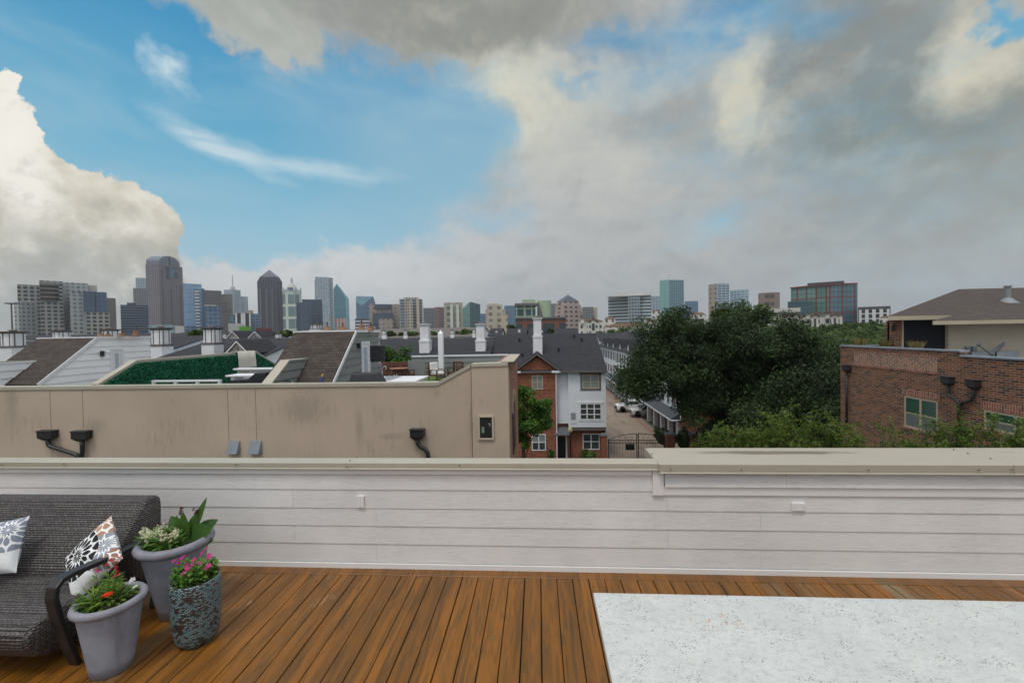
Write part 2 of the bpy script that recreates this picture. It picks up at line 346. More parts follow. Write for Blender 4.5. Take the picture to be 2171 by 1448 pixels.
# leaf clouds ------------------------------------------------------
def leaves(name, cen, size, mat, parent=None, updir=.5, aspect=.55, jit=.35, local=False, dirs=None):
    cen = np.asarray(cen, float); n = len(cen)
    if dirs is None: a = RS.normal(size=(n, 3))
    else: a = dirs+RS.normal(size=(n, 3))*.35
    a /= np.linalg.norm(a, axis=1)[:, None]
    nrm = RS.normal(size=(n, 3)); nrm[:, 2] = np.abs(nrm[:, 2])+updir*2; b = np.cross(nrm, a); b /= np.linalg.norm(b, axis=1)[:, None]+1e-9
    s = size*(1+jit*RS.uniform(-1, 1, n))[:, None]
    v = np.empty((n, 4, 3)); v[:, 0] = cen-a*s*.5; v[:, 1] = cen+b*s*aspect*.5; v[:, 2] = cen+a*s*.5; v[:, 3] = cen-b*s*aspect*.5
    me = bpy.data.meshes.new(name); me.vertices.add(4*n); me.vertices.foreach_set('co', v.astype('f').ravel())
    me.loops.add(4*n); me.loops.foreach_set('vertex_index', np.arange(4*n, dtype='i'))
    me.polygons.add(n); me.polygons.foreach_set('loop_start', np.arange(0, 4*n, 4, dtype='i')); me.polygons.foreach_set('loop_total', np.full(n, 4, 'i'))
    me.update(calc_edges=True); me.validate()
    return link(name, me, mat, parent, local=local)
def clump_pts(c, r, n, pw=.45, squash=.8):
    d = RS.normal(size=(n, 3)); d /= np.linalg.norm(d, axis=1)[:, None]; rr = r*RS.uniform(0, 1, n)**pw
    p = d*rr[:, None]; p[:, 2] *= squash; return p+np.asarray(c)
def crown(c, rad, nclump, nleaf, cr, low=-.35, shell=.5):
    """uneven crown: leaf clumps scattered through an ellipsoid; returns leaf points and clump centres"""
    pts = []; cs = []
    while len(cs) < nclump:
        d = RS.normal(size=3); d /= np.linalg.norm(d)
        if d[2] < low: continue
        q = RS.uniform(shell, 1.0)*(1+.16*math.sin(3*math.atan2(d[1], d[0])+c[0])+RS.uniform(-.1, .12))
        cs.append(np.array(c)+d*np.array(rad)*q)
    for q in cs: pts.append(clump_pts(q, cr*RS.uniform(.6, 1.35), int(nleaf*RS.uniform(.5, 1.4))))
    return np.concatenate(pts), cs
def make_tree(name, label, base, c, rad, nclump, nleaf, cr, leaf, lm, bm, cat='tree', group=None, tr=.25, limbs=14, **kw):
    t = thing(name, label, cat, base, group)
    pts, cs = crown(c, rad, nclump, nleaf, cr, **kw); leaves('crown', pts, leaf, lm, t)
    mb = MB(); b = Vector(base); top = Vector(c)+Vector((0, 0, rad[2]*.1)); fork = b.lerp(top, .45)
    mb.tube([b, b.lerp(fork, .5)+Vector((.15*tr, .1, 0)), fork, top], [tr*1.25, tr, tr*.8, tr*.25], 8)
    for q in cs[:limbs]:
        q = Vector(q); st = fork.lerp(top, random.uniform(0, .6)); mid = st.lerp(q, .5)+Vector((0, 0, rad[2]*.08)); mb.tube([st, mid, q], [tr*.38, tr*.22, tr*.06], 5)
    mb.build('trunk', bm, t, smooth=True); return t
# ================================================================== own roof deck
DZ = CZ-2.29; WY = 4.047; TOP = DZ+1.048
def wood_mat(name, base, orange, grey):
    m, t, b = mat_new(name); v = objn(t); x, y, z = t.sep(v)
    idx = t.math('FLOOR', t.math('DIVIDE', t.math('ADD', x, 20.0079), .1465))
    wn = t.new('ShaderNodeTexWhiteNoise', noise_dimensions='1D'); t.l.new(idx, wn.inputs['W']); r = wn.outputs['Value']
    off = t.math('MULTIPLY', r, 37.); v2 = t.comb(t.math('MULTIPLY', x, 9), t.math('ADD', t.math('MULTIPLY', y, .75), off), z)
    g = t.noise(v2, 2.2, 7, .62, 1.2); g2 = t.noise(t.comb(t.math('MULTIPLY', x, 70), t.math('ADD', t.math('MULTIPLY', y, 1.6), off)), 2., 5, .6, .6)
    bl = t.noise(t.comb(t.math('MULTIPLY', x, 2.2), t.math('ADD', t.math('MULTIPLY', y, .8), off)), 1.6, 4, .55)
    c = t.mix(t.ramp(g, .34, .60), base, orange); c = t.mix(t.math('MULTIPLY', t.ramp(bl, .55, .78), .65), c, dk(base, .6))
    c = t.mix(t.math('MULTIPLY', t.ramp(r, .84, .96), .85), c, grey); c = t.mix(t.math('MULTIPLY', t.ramp(t.math('FRACT', t.math('MULTIPLY', r, 7.3)), .1, .9), .4), c, dk(base, .6))
    c = t.mix(t.math('MULTIPLY', t.ramp(g2, .48, .8), .35), c, dk(base, .5))
    vo = t.new('ShaderNodeTexVoronoi', feature='F1'); t.l.new(t.comb(t.math('MULTIPLY', x, 1.), t.math('ADD', t.math('MULTIPLY', y, .62), off)), vo.inputs['Vector']); vo.inputs['Scale'].default_value = 2.6
    kd = vo.outputs['Distance']; ring = t.math('SINE', t.math('MULTIPLY', kd, 260.))
    c = t.mix(t.ramp(kd, .035, .075, .75, 0.), c, t.mix(t.ramp(ring, -.5, .8), dk(base, .3), dk(grey, .9)))
    sp = t.new('ShaderNodeTexVoronoi', feature='F1'); t.l.new(v, sp.inputs['Vector']); sp.inputs['Scale'].default_value = 9.
    c = t.mix(t.ramp(sp.outputs['Distance'], .035, .06, .7, 0.), c, dk(base, .2))
    wr = t.noise(t.comb(t.math('MULTIPLY', x, 60), t.math('MULTIPLY', y, 3)), 1., 4); wm = t.math('MULTIPLY', t.ramp(t.noise(t.comb(x, y, 4.), 1.3, 5, .7), .64, .74), t.ramp(wr, .5, .6))
    c = t.mix(t.math('MULTIPLY', wm, .6), c, S(190, 180, 160))
    t.l.new(c, b.inputs['Base Color']); t.l.new(t.ramp(bl, .3, .7, .26, .46), b.inputs['Roughness']); b.inputs['Specular IOR Level'].default_value = .45
    bump(t, b, t.math('ADD', g2, t.math('MULTIPLY', g, .5)), .35, .003)
    return m
M_deck = wood_mat('stained_deck_wood', S(96, 67, 29), S(138, 88, 26), S(126, 110, 80))
mb = MB(); x = -8.9395-.0075+.0
k = 0
X = -.0075-.1465*62
while X < 7.5:
    j = random.uniform(-.0012, .0012)
    mb.box(X+.0036+j, X+.1465-.0036+j, -2.2, 3.918+random.uniform(-.003, .001), DZ-.035, DZ+random.uniform(-.0012, .0012)); X += .1465
structure('deck', mb, M_deck, bevel=.003, seg=1)
M_deckb = wood_mat('stained_border_wood', S(98, 66, 28), S(136, 86, 26), S(104, 84, 52))
mb = MB()
for a, b_ in ((-9, P(876, 1215, z=DZ)[0]), (P(876, 1215, z=DZ)[0]+.004, P(2022, 1240, z=DZ)[0]), (P(2022, 1240, z=DZ)[0]+.004, 7.4)): mb.box(a, b_, 3.921, 4.037, DZ-.035, DZ+.002)
structure('deck_border', mb, M_deckb, bevel=.003, seg=1)
structure('roof_under_deck', MB().box(-9, 7.5, -2.3, 4.3, DZ-.3, DZ-.12), plain('dark_membrane', S(40, 38, 36), .9))
# ---- parapet wall in lap siding
def lap_mat(name, c, dirt=.12, grain=True):
    m, t, b = mat_new(name); v = objn(t); x, y, z = t.sep(v)
    n = t.noise(v, .8, 5, .6); cc = t.mix(t.ramp(n, .3, .7), dk(c, .95), dk(c, 1.04))
    st = t.noise(t.comb(t.math('MULTIPLY', x, 5), t.math('MULTIPLY', y, 5), t.math('MULTIPLY', z, 1.5)), 1., 6, .65); cc = t.mix(t.math('MULTIPLY', t.ramp(st, .56, .8), dirt), cc, dk(c, .6))
    t.l.new(cc, b.inputs['Base Color']); b.inputs['Roughness'].default_value = .55
    if grain:
        g = t.noise(t.comb(t.math('MULTIPLY', x, 2.2), y, t.math('MULTIPLY', z, 22)), 1.9, 3, .5, 2.6); g = t.math('SINE', t.math('MULTIPLY', g, 38.))
        bump(t, b, t.math('MULTIPLY', t.ramp(g, .2, 1.), t.ramp(t.noise(v, 2.5, 3), .3, .6, .25, 1.)), .55, .0022)
    return m
M_sid = lap_mat('white_fibre_cement', S(225, 225, 224))
M_trim = plain('white_trim_paint', S(225, 225, 224), .5, .03, 1.)
M_cop = plain('tan_coping_metal', S(172, 166, 151), .42, .07, .7, .05, 30, .0, streak=.15)
t_wall = thing('parapet_wall', 'white lap sided parapet wall with tan metal coping behind the wooden deck', 'parapet', (0, WY, DZ))
XS = P(1405, 1010, y=WY)[0]          # step in the wall
def board(mb, x0, x1, z0, z1, y=WY, proud=.011):
    mb.hexa([(x0, y-proud, DZ+z0), (x1, y-proud, DZ+z0), (x1, y+.02, DZ+z0), (x0, y+.02, DZ+z0), (x0, y-.003, DZ+z1), (x1, y-.003, DZ+z1), (x1, y+.02, DZ+z1), (x0, y+.02, DZ+z1)])
mb = MB(); zs = [.059, .240, .417, .593, .777, .928]
rows = {0: [607+95, 1600+12], 1: [838-100, 1416], 2: [625, 1612], 3: [798, 1100+300], 4: [623, 1415], 5: [497, 1274]}
jo = [[798, 1612], [625, 1416], [798, 1611], [623, 1414], [498, 1273], [640]]
for i in range(6):
    z0 = zs[i]; z1 = (zs[i+1] if i < 5 else .96)
    xs = [-8.9]+[P(px, 1100, y=WY)[0] for px in jo[i]]
    xe = 7.4 if i < 4 else XS-.10
    xs = [q for q in xs if q < xe]+[xe]
    if i == 5: z1 = .985
    for a, b_ in zip(xs[:-1], xs[1:]): board(mb, a+.001, b_-.001, z0, z1+.006, proud=.010+random.uniform(-.001, .001))
    if i == 3:   # above the step
        pass
# raised part: two courses above the trim
for (z0, z1, js) in ((.828, .99, [1664]), ):
    xs = [XS+.012]+[P(px, 1015, y=WY)[0] for px in js]+[7.4]
    for a, b_ in zip(xs[:-1], xs[1:]): board(mb, a+.001, b_-.001, z0, z1, proud=.036)
mb.box(-8.9, 7.4, WY+.0, WY+.03, DZ-.1, DZ+1.0)
mb.build('siding', M_sid, t_wall)
mb = MB(); mb.box(-8.9, XS-.105, WY-.024, WY-.001, DZ+.932, DZ+.992)
mb.box(XS-.10, XS, WY-.03, WY-.001, DZ+.745, DZ+.992); mb.box(XS+.001, 7.4, WY-.020, WY-.001, DZ+.745, DZ+.827)
mb.box(-8.9, 7.4, WY-.022, WY-.001, DZ-.01, DZ+.05)
mb.build('trim_board', M_trim, t_wall, bevel=.002)
# copings
def coping(mb, x0, x1, y0, y1, zt, lip):
    mb.box(x0, x1, y0, y1, zt-.012, zt); mb.box(x0, x1, y0, y0+.004, zt-lip+.014, zt-.0121)
    mb.hexa([(x0, y0-.008, zt-lip), (x1, y0-.008, zt-lip), (x1, y0+.001, zt-lip), (x0, y0+.001, zt-lip), (x0, y0, zt-lip+.0139), (x1, y0, zt-lip+.0139), (x1, y0+.004, zt-lip+.0139), (x0, y0+.004, zt-lip+.0139)])
    mb.box(x0, x1, y1-.004, y1, zt-lip, zt-.0121)
YF = WY-.045
mb = MB(); XJ = P(732, 985, y=YF)[0]; XJ2 = P(133, 985, y=YF)[0]; xl = P(1397, 985, y=YF)[0]
coping(mb, -8.9, XJ2, YF, YF+.17, DZ+1.047, .058); coping(mb, XJ2+.002, XJ, YF-.001, YF+.17, DZ+1.048, .058); coping(mb, XJ+.002, xl+.004, YF-.002, YF+.17, DZ+1.049, .060)
mb.build('coping', M_cop, t_wall, bevel=.0015, seg=1)
M_cop2 = None
m, t, b = mat_new('tan_coping_metal_stained'); v = objn(t); x, y, z = t.sep(v); c = S(172, 166, 151)
st = t.math('MULTIPLY', blobm if False else t.ramp(t.noise(t.comb(t.math('MULTIPLY', x, .9), t.math('MULTIPLY', y, 3.5)), 1.5, 7, .7, .4), .5, .6), t.ramp(y, .22, .34)) if False else None
cx_, cy_ = P(1625, 951, z=TOP)[:2]
dx = t.math('DIVIDE', t.math('SUBTRACT', x, float(cx_)), .85); dy = t.math('DIVIDE', t.math('SUBTRACT', y, float(cy_-.16)), .07)
rr = t.math('SQRT', t.math('ADD', t.math('MULTIPLY', dx, dx), t.math('MULTIPLY', dy, dy)))
rr = t.math('ADD', rr, t.math('MULTIPLY', t.math('SUBTRACT', t.noise(t.mapping(v, scale=(.6, 1.6, 1)), 6, 7, .75), .5), 1.3))
cc = t.mix(t.noise(v, .7, 6, .6), dk(c, .86), dk(c, 1.1)); cc = t.mix(t.ramp(rr, .5, 1.2, .9, 0.), cc, t.mix(t.noise(v, 90, 3), S(70, 58, 44), S(132, 116, 96)))
cc = t.mix(t.math('MULTIPLY', t.ramp(t.noise(t.mapping(v, scale=(1, 4, 4)), 2.2, 5), .58, .75), .25), cc, S(120, 110, 95))
t.l.new(cc, b.inputs['Base Color']); b.inputs['Roughness'].default_value = .42; bump(t, b, t.noise(v, 3, 3), .05, .02)
mb = MB(); xj = P(2149, 985, y=YF-.03)[0]
coping(mb, xl, xj, YF-.032, 4.535, DZ+1.052, .083); coping(mb, xj+.002, 7.4, YF-.034, 4.536, DZ+1.053, .084)
mb.box(xl-.003, xl, YF-.032, 4.535, DZ+1.052-.083, DZ+1.0515)
mb.build('wide_coping', m, t_wall, bevel=.0015, seg=1)
mb = MB()
for px, py in ((500, 985), (135, 984), (3, 985), (736, 990), (974, 986), (1422, 995), (1572, 996), (1842, 997), (2076, 996), (2145, 996)):
    q = P(px, py, y=YF-(.012 if px < 1397 else .044)); mb.lathe([(0, -.004), (.0065, -.003), (.0065, .003), (0, .004)], tuple(q), 8)
for px, py in ((756, 969), (742, 976), (1370, 950), (1382, 962), (2022, 953), (2052, 961), (2100, 972), (1371, 942)):
    q = P(px, py, z=DZ+1.055); mb.lathe([(.007, -.003), (.006, .004), (0, .005)], tuple(q), 8)
mb.build('coping_screw', plain('rusty_screw', S(80, 62, 48), .6, .2), t_wall)
for (x0, y0, x1, y1, v_) in ((757, 1051, 772, 1076, 1), (1679, 1066, 1707, 1083, 0)):
    a = P(x0, y0, y=WY-.02); c_ = P(x1, y1, y=WY-.02); o = MB().box(a[0], c_[0], WY-.026, WY-.002, c_[2], a[2]).build('cover_plate', M_trim, t_wall, bevel=.003)
    mb = MB(); cxm = (a[0]+c_[0])/2; czm = (a[2]+c_[2])/2
    for s in (-1, 1):
        q = (cxm+(0 if v_ else s*.04), WY-.027, czm+(s*.04 if v_ else 0)); mb.lathe([(.003, -.002), (.003, .002), (0, .003)], q, 6)
    mb.build('screw', plain('rusty_screw', S(80, 62, 48), .6, .2), o)
# rear of the wall (down to the street), seen at the step
structure('own_building', MB().box(-9, xl+.01, WY+.03, WY+.115, 0, DZ+.99).box(xl+.012, 7.4, WY+.031, 4.52, 0, DZ+.97), plain('stucco_tan_own', S(176, 160, 142), .9))
# ---- stone bar top
m, t, b = mat_new('speckled_white_granite'); v = objn(t)
n1 = t.noise(v, 5., 7, .65, .5); n2 = t.noise(t.mapping(v, rot=(0, 0, .5), scale=(1, 2, 1)), 22, 8, .7)
c = t.mix(t.ramp(n1, .35, .7), S(194, 197, 195), S(205, 207, 204)); c = t.mix(t.math('MULTIPLY', t.ramp(n2, .46, .70), .55), c, S(164, 170, 170)); c = t.mix(t.math('MULTIPLY', t.ramp(t.noise(t.mapping(v, rot=(0, 0, .4), scale=(1, 2.2, 1)), 70, 5, .7), .5, .7), .5), c, S(150, 156, 158))
for sc, th, thr, colr in ((55, .17, .52, S(36, 34, 36)), (120, .26, .50, S(70, 62, 60)), (24, .085, .5, S(24, 24, 26))):
    vo = t.new('ShaderNodeTexVoronoi'); t.l.new(t.mapping(v, rot=(0, 0, .6), scale=(.7, 1.25, 1)), vo.inputs['Vector']); vo.inputs['Scale'].default_value = sc
    mk = t.math('MULTIPLY', t.math('LESS_THAN', vo.outputs['Distance'], th), t.ramp(t.noise(v, 4.3+sc*.05, 5, .7), thr, thr+.09)); c = t.mix(t.math('MULTIPLY', mk, .88), c, colr)
ax, ay = P(1525, 1318, z=DZ+1.05)[:2]
x, y, z = t.sep(v); rx = t.math('DIVIDE', t.math('SUBTRACT', x, float(ax)), .22); ry = t.math('DIVIDE', t.math('SUBTRACT', y, float(ay)), .06)
rr = t.math('SQRT', t.math('ADD', t.math('MULTIPLY', rx, rx), t.math('MULTIPLY', ry, ry)))
c = t.mix(t.math('MULTIPLY', t.ramp(rr, .2, 1.2, .8, 0.), t.ramp(t.noise(v, 60, 4, .7), .58, .62)), c, S(170, 122, 74))
c = t.mix(t.math('MULTIPLY', t.ramp(t.noise(v, 2.6, 5), .62, .72), t.math('MULTIPLY', t.ramp(t.noise(v, 60, 4, .7), .60, .64), .4)), c, S(178, 150, 112))
t.l.new(c, b.inputs['Base Color']); b.inputs['Roughness'].default_value = .28
TZ = DZ+1.05; q = P(1259.1, 1254.6, z=TZ)
bt = thing('bar_table', 'white speckled granite bar top standing on the deck at lower right', 'table', (1.2, 1.5, DZ))
MB().box(q[0]-.004, 3.4, .55, q[1]-.002, TZ-.032, TZ).build('stone_top', m, bt, bevel=.004)
MB().box(q[0]+.30, 3.2, .75, q[1]-.28, DZ+.002, TZ-.0325).build('cabinet', M_trim, bt)
# ================================================================== loveseat
m, t, b = mat_new('grey_wicker'); v = uvn(t)
br = t.new('ShaderNodeTexBrick'); t.l.new(t.vmath('ADD', v, t.vmath('SCALE', t.noise(v, 8, 3, color=True), scale=.004)), br.inputs[0]); br.inputs['Scale'].default_value = 1; br.inputs['Brick Width'].default_value = .034; br.inputs['Row Height'].default_value = .0185; br.inputs['Mortar Size'].default_value = .003
br.inputs['Color1'].default_value = (0, 0, 0, 1); br.inputs['Color2'].default_value = (1, 1, 1, 1); br.inputs['Mortar'].default_value = (0, 0, 0, 1)
s1 = t.new('ShaderNodeSeparateColor'); t.l.new(br.outputs[0], s1.inputs[0])
c = t.mix(s1.outputs[0], S(62, 57, 57), S(98, 93, 93)); c = t.mix(t.math('MULTIPLY', t.ramp(t.noise(t.mapping(v, scale=(.6, 5, 1)), 3, 5), .4, .7), .4), c, S(56, 48, 45)); c = t.mix(t.math('MULTIPLY', br.outputs['Fac'], .8), c, S(20, 18, 18))
t.l.new(c, b.inputs['Base Color']); b.inputs['Roughness'].default_value = .45
x, y, z = t.sep(v); bump(t, b, t.math('SUBTRACT', t.math('ADD', t.math('ABSOLUTE', t.math('SINE', t.math('MULTIPLY', y, PI/.0185))), t.math('MULTIPLY', t.math('SINE', t.math('MULTIPLY', x, 2*PI/.034)), .35)), br.outputs['Fac']), .9, .004)
M_wick = m; M_blk = plain('black_powder_coat', S(34, 34, 37), .38, .1, 3)
sf = thing('wicker_loveseat', 'grey wicker loveseat with black metal armrest at the left of the deck', 'sofa', (-4.2, 3.1, DZ))
def rounded(prof, n=6):      # chaikin
    for _ in range(n):
        q = []
        for i in range(len(prof)):
            a = prof[i]; c_ = prof[(i+1) % len(prof)]
            q += [(a[0]*.75+c_[0]*.25, a[1]*.75+c_[1]*.25), (a[0]*.25+c_[0]*.75, a[1]*.25+c_[1]*.75)]
        prof = q
    return prof
def xloft(prof, x0, x1, ins=.03, name='seat', mat=None, parent=None):
    cy = sum(p[0] for p in prof)/len(prof); cz = sum(p[1] for p in prof)/len(prof); mb = MB(); n = len(prof)
    L = math.hypot(max(p[0] for p in prof)-min(p[0] for p in prof), max(p[1] for p in prof)-min(p[1] for p in prof))
    st = [(x0, ins), (x0+.012, ins*.45), (x0+.035, 0), (x0+(x1-x0)*.5, -.0), (x1-.035, 0), (x1-.012, ins*.45), (x1, ins)]
    for xx, k in st:
        for (py_, pz) in prof:
            d = math.hypot(py_-cy, pz-cz)+1e-6; mb.v.append((xx, py_-(py_-cy)/d*k, DZ+pz-(pz-cz)/d*k))
    for a in range(len(st)-1):
        for j in range(n): j2 = (j+1) % n; mb.f.append((a*n+j, a*n+j2, (a+1)*n+j2, (a+1)*n+j))
    mb.f.append(tuple(range(n-1, -1, -1))); mb.f.append(tuple((len(st)-1)*n+j for j in range(n)))
    o = mb.build(name, mat, parent); 
    me = o.data; me.polygons.foreach_set('use_smooth', [True]*len(me.polygons)); return o
XB1 = float(P(324, 1080, y=3.58)[0])
xloft(rounded([(3.15, .36), (3.14, .44), (3.49, .82), (3.53, .865), (3.64, .87), (3.68, .83), (3.67, .40), (3.63, .10), (3.30, .10)], 2), -5.05, XB1, .022, 'backrest', M_wick, sf)
xloft(rounded([(2.66, .10), (2.55, .25), (2.57, .36), (2.70, .405), (2.9, .395), (3.2, .40), (3.28, .33), (3.32, .14), (3.0, .08)], 3), -5.04, -3.40, .03, 'seat', M_wick, sf)
path = [(3.47, .56), (3.36, .607), (3.1, .615), (2.86, .640), (2.75, .652), (2.68, .648), (2.643, .615), (2.632, .55), (2.66, .38), (2.72, .15), (2.765, 0)]
for xx in (-3.3, -5.12):
    MB().bar([(xx, a, DZ+b_) for a, b_ in path], (.075, 0, 0), .034).build('armrest', M_blk, sf, bevel=.006)
    MB().bar([(xx, 3.47, DZ+.57), (xx, 3.45, DZ+.3), (xx, 3.38, DZ+.002)], (.075, 0, 0), .034).build('rear_leg', M_blk, sf, bevel=.006)
MB().box(-5.08, -3.34, 2.86, 2.90, DZ+.09, DZ+.12).box(-5.08, -3.34, 3.36, 3.40, DZ+.2, DZ+.23).build('crossbar', M_blk, sf)
# ---- cushions with printed flowers
def pillow_mat(name, flowers):
    m, t, b = mat_new(name); v = uvn(t); x, y, _ = t.sep(v); c = S(226, 230, 230)
    for (cx, cy, rad, n, colr, ph) in flowers:
        dx = t.math('SUBTRACT', x, cx); dy = t.math('SUBTRACT', y, cy); r = t.math('DIVIDE', t.math('SQRT', t.math('ADD', t.math('MULTIPLY', dx, dx), t.math('MULTIPLY', dy, dy))), rad)
        an = t.math('MULTIPLY', t.math('ADD', t.math('ARCTAN2', dy, dx), ph), n/(2*PI)); rk = t.math('MULTIPLY', t.math('POWER', r, .8), 2.6); ri_ = t.math('FLOOR', rk); tt = t.math('FRACT', rk)
        a = t.math('ABSOLUTE', t.math('SUBTRACT', t.math('FRACT', t.math('ADD', an, t.math('MULTIPLY', ri_, .5))), .5))
        wd = t.math('MULTIPLY', t.math('POWER', t.math('SINE', t.math('MULTIPLY', tt, PI)), .7), .43)
        mk = t.math('MULTIPLY', t.math('LESS_THAN', a, wd), t.math('MULTIPLY', t.math('LESS_THAN', r, 1.), t.math('GREATER_THAN', r, .05)))
        c = t.mix(t.math('LESS_THAN', r, 1.), c, S(226, 230, 230)); c = t.mix(mk, c, colr)
    t.l.new(c, b.inputs['Base Color']); b.inputs['Roughness'].default_value = .85; bump(t, b, t.noise(objn(t), 9, 4, .6, 1.), .5, .02); return m
def pillow(label, loc, rot, w, h, th, mat, grp, spin=0.):
    n = 26; mb = MB(); vs = []
    for side in (1, -1):
        for i in range(n+1):
            for j in range(n+1):
                u = -1+2*i/n; v = -1+2*j/n; e = ((1-abs(u)**2.6)*(1-abs(v)**2.6)); z = side*th*.5*max(e, 0)**.55
                pin = 1-.07*(1-abs(v)**2)*abs(u)**3 if True else 1; pin2 = 1-.07*(1-abs(u)**2)*abs(v)**3
                wr = .006*math.sin(u*9+v*5)*e; vs.append((u*w/2*pin, v*h/2*pin2, z+wr*side))
    me = bpy.data.meshes.new('pillow'); f = []; N = (n+1)**2
    for s in (0, 1):
        for i in range(n):
            for j in range(n):
                a = s*N+i*(n+1)+j; q = (a, a+n+1, a+n+2, a+1); f.append(q if s == 0 else q[::-1])
    me.from_pydata(vs, [], f); me.update(); uv = me.uv_layers.new(name='UVMap')
    for lp in me.loops: c = vs[lp.vertex_index]; uv.data[lp.index].uv = (c[0]/w+.5, c[1]/h+.5)
    from mathutils import Euler
    o = link('pillow', me, mat, None, True); o.matrix_world = Matrix.Translation(loc) @ Euler(rot).to_matrix().to_4x4() @ Matrix.Rotation(spin, 4, 'Z'); tag(o, label, 'pillow', grp); return o
mp1 = pillow_mat('printed_cotton', [(.86, .42, .40, 14, S(140, 146, 160), .2), (.92, .98, .34, 13, S(170, 128, 100), .1), (1.0, .02, .26, 12, S(150, 112, 92), 0), (.42, .62, .40, 15, S(22, 23, 30), .12)])
mp2 = pillow_mat('printed_cotton_grey', [(.30, .80, .34, 13, S(22, 23, 30), .3), (.80, .78, .40, 13, S(132, 140, 156), 0), (.45, .25, .34, 13, S(24, 25, 32), .2)])
q = P(204, 1180, y=3.08); pillow('patterned cushion with black and brown petals leaning in the armrest corner of the loveseat', (q[0], q[1]-.02, q[2]+.0), (R(62), R(0), R(-14)), .44, .44, .16, mp1, 'patterned cushions on the loveseat', R(52))
q = P(0, 1163, y=3.10); pillow('patterned cushion cut by the left edge of the photo on the loveseat', (q[0]-.06, q[1], q[2]), (R(66), R(-6), R(12)), .42, .42, .15, mp2, 'patterned cushions on the loveseat')
# ================================================================== planters
M_pot = plain('grey_glazed_pot', S(140, 146, 158), .55, .16, 5, .3, 60, 0, .004, .75); M_rim = plain('grey_rim_glaze', S(128, 128, 140), .6, .14, 6, .3, 70, 0, .004, .3)
M_soil = plain('dark_potting_soil', S(66, 48, 38), .95, .5, 30, 1., 60, 0, .02)
def planter(label, c, h, r, rb, group):
    t = thing('planter', label, 'planter', (c[0], c[1], DZ), group)
    prof = [(rb*.6, .0), (rb, .004)]+[(rb+(r*.93-rb)*k/6, .004+(h-.06)*k/6) for k in range(1, 7)]+[(r*.93, h-.03), (r*.84, h-.03), (r*.82, h-.09)]
    MB().lathe(prof, (c[0], c[1], DZ), 56).build('pot_body', M_pot, t, smooth=True)
    mb = MB(); i = 0; a, b_ = 56, 12; mn = r*.95; mr = .029*r/.2
    for j in range(a):
        for k in range(b_):
            th = 2*PI*j/a; ph = 2*PI*k/b_; rr = mn+mr*math.cos(ph)*.95; mb.v.append((c[0]+rr*math.cos(th), c[1]+rr*math.sin(th), DZ+h-mr*.8+mr*math.sin(ph)))
    for j in range(a):
        for k in range(b_): mb.f.append((j*b_+k, ((j+1) % a)*b_+k, ((j+1) % a)*b_+(k+1) % b_, j*b_+(k+1) % b_))
    mb.build('rim', M_rim, t, smooth=True)
    mb = MB(); n = 18; mb.v.append((c[0], c[1], DZ+h-.035))
    for ring in (1, 2, 3, 4):
        for j in range(n): rr = r*.86*ring/4; mb.v.append((c[0]+rr*math.cos(2*PI*j/n), c[1]+rr*math.sin(2*PI*j/n), DZ+h-.045+random.uniform(-.008, .008)))
    for j in range(n): mb.f.append((0, 1+j, 1+(j+1) % n))
    for ring in range(3):
        for j in range(n): a1 = 1+ring*n+j; b1 = 1+ring*n+(j+1) % n; mb.f.append((a1, a1+n, b1+n, b1))
    mb.build('soil', M_soil, t, smooth=True); return t
p1 = (-3.0, 2.74); p2 = (-3.045, 3.33); p3 = (-2.62, 3.03)
planter('short grey round planter of red, orange and white flowers before the black armrest', p1, .495, .190, .118, 'round grey planters')
planter('tall grey round planter of broad leaves and white flowers beside the white wall', p2, .625, .252, .125, 'round grey planters')
t3 = thing('textured_planter', 'turquoise and brown basket textured ceramic planter of pink flowers', 'planter', (p3[0], p3[1], DZ))
m, t, b = mat_new('turquoise_crackle_glaze'); v = uvn(t); v = t.vmath('ADD', v, t.vmath('SCALE', t.noise(v, 30, 3, color=True), scale=.008))
br = t.new('ShaderNodeTexBrick'); t.l.new(v, br.inputs[0]); br.inputs['Scale'].default_value = 1; br.inputs['Brick Width'].default_value = .022; br.inputs['Row Height'].default_value = .011; br.inputs['Mortar Size'].default_value = .0025; br.inputs['Mortar Smooth'].default_value = .6
br.inputs['Color1'].default_value = (0, 0, 0, 1); br.inputs['Color2'].default_value = (1, 1, 1, 1)
s1 = t.new('ShaderNodeSeparateColor'); t.l.new(br.outputs[0], s1.inputs[0]); n_ = t.noise(v, 14, 5, .7)
c = t.mix(t.ramp(t.math('ADD', s1.outputs[0], n_), .75, .95), S(66, 48, 44), S(128, 160, 164)); c = t.mix(t.ramp(t.noise(v, 22, 4, .7), .56, .62), c, S(86, 170, 184)); c = t.mix(t.ramp(t.noise(v, 9, 4), .56, .64), c, S(62, 44, 40)); c = t.mix(br.outputs['Fac'], c, S(52, 40, 38))
t.l.new(c, b.inputs['Base Color']); b.inputs['Roughness'].default_value = .4; bump(t, b, t.math('MULTIPLY', br.outputs['Fac'], -1), .9, .006)
prof = [(.09, 0), (.122, .012), (.140, .05), (.152, .13), (.160, .24), (.163, .36), (.160, .45), (.156, .475), (.146, .482), (.136, .475), (.132, .42)]
mb = MB().lathe(prof, (0, 0, DZ), 56)
me = bpy.data.meshes.new('pot_body'); me.from_pydata([(a+p3[0], b_+p3[1], c_) for a, b_, c_ in mb.v], [], mb.f); me.update(); uv = me.uv_layers.new(name='UVMap')
for pl in me.polygons:
    angs = [math.atan2(mb.v[i][1], mb.v[i][0]) for i in pl.vertices]; wrap = max(angs)-min(angs) > PI
    for li_, i, a in zip(pl.loop_indices, pl.vertices, angs): uv.data[li_].uv = ((a+2*PI if wrap and a < 0 else a)*.157, mb.v[i][2]-DZ)
link('pot_body', me, m, t3, True)
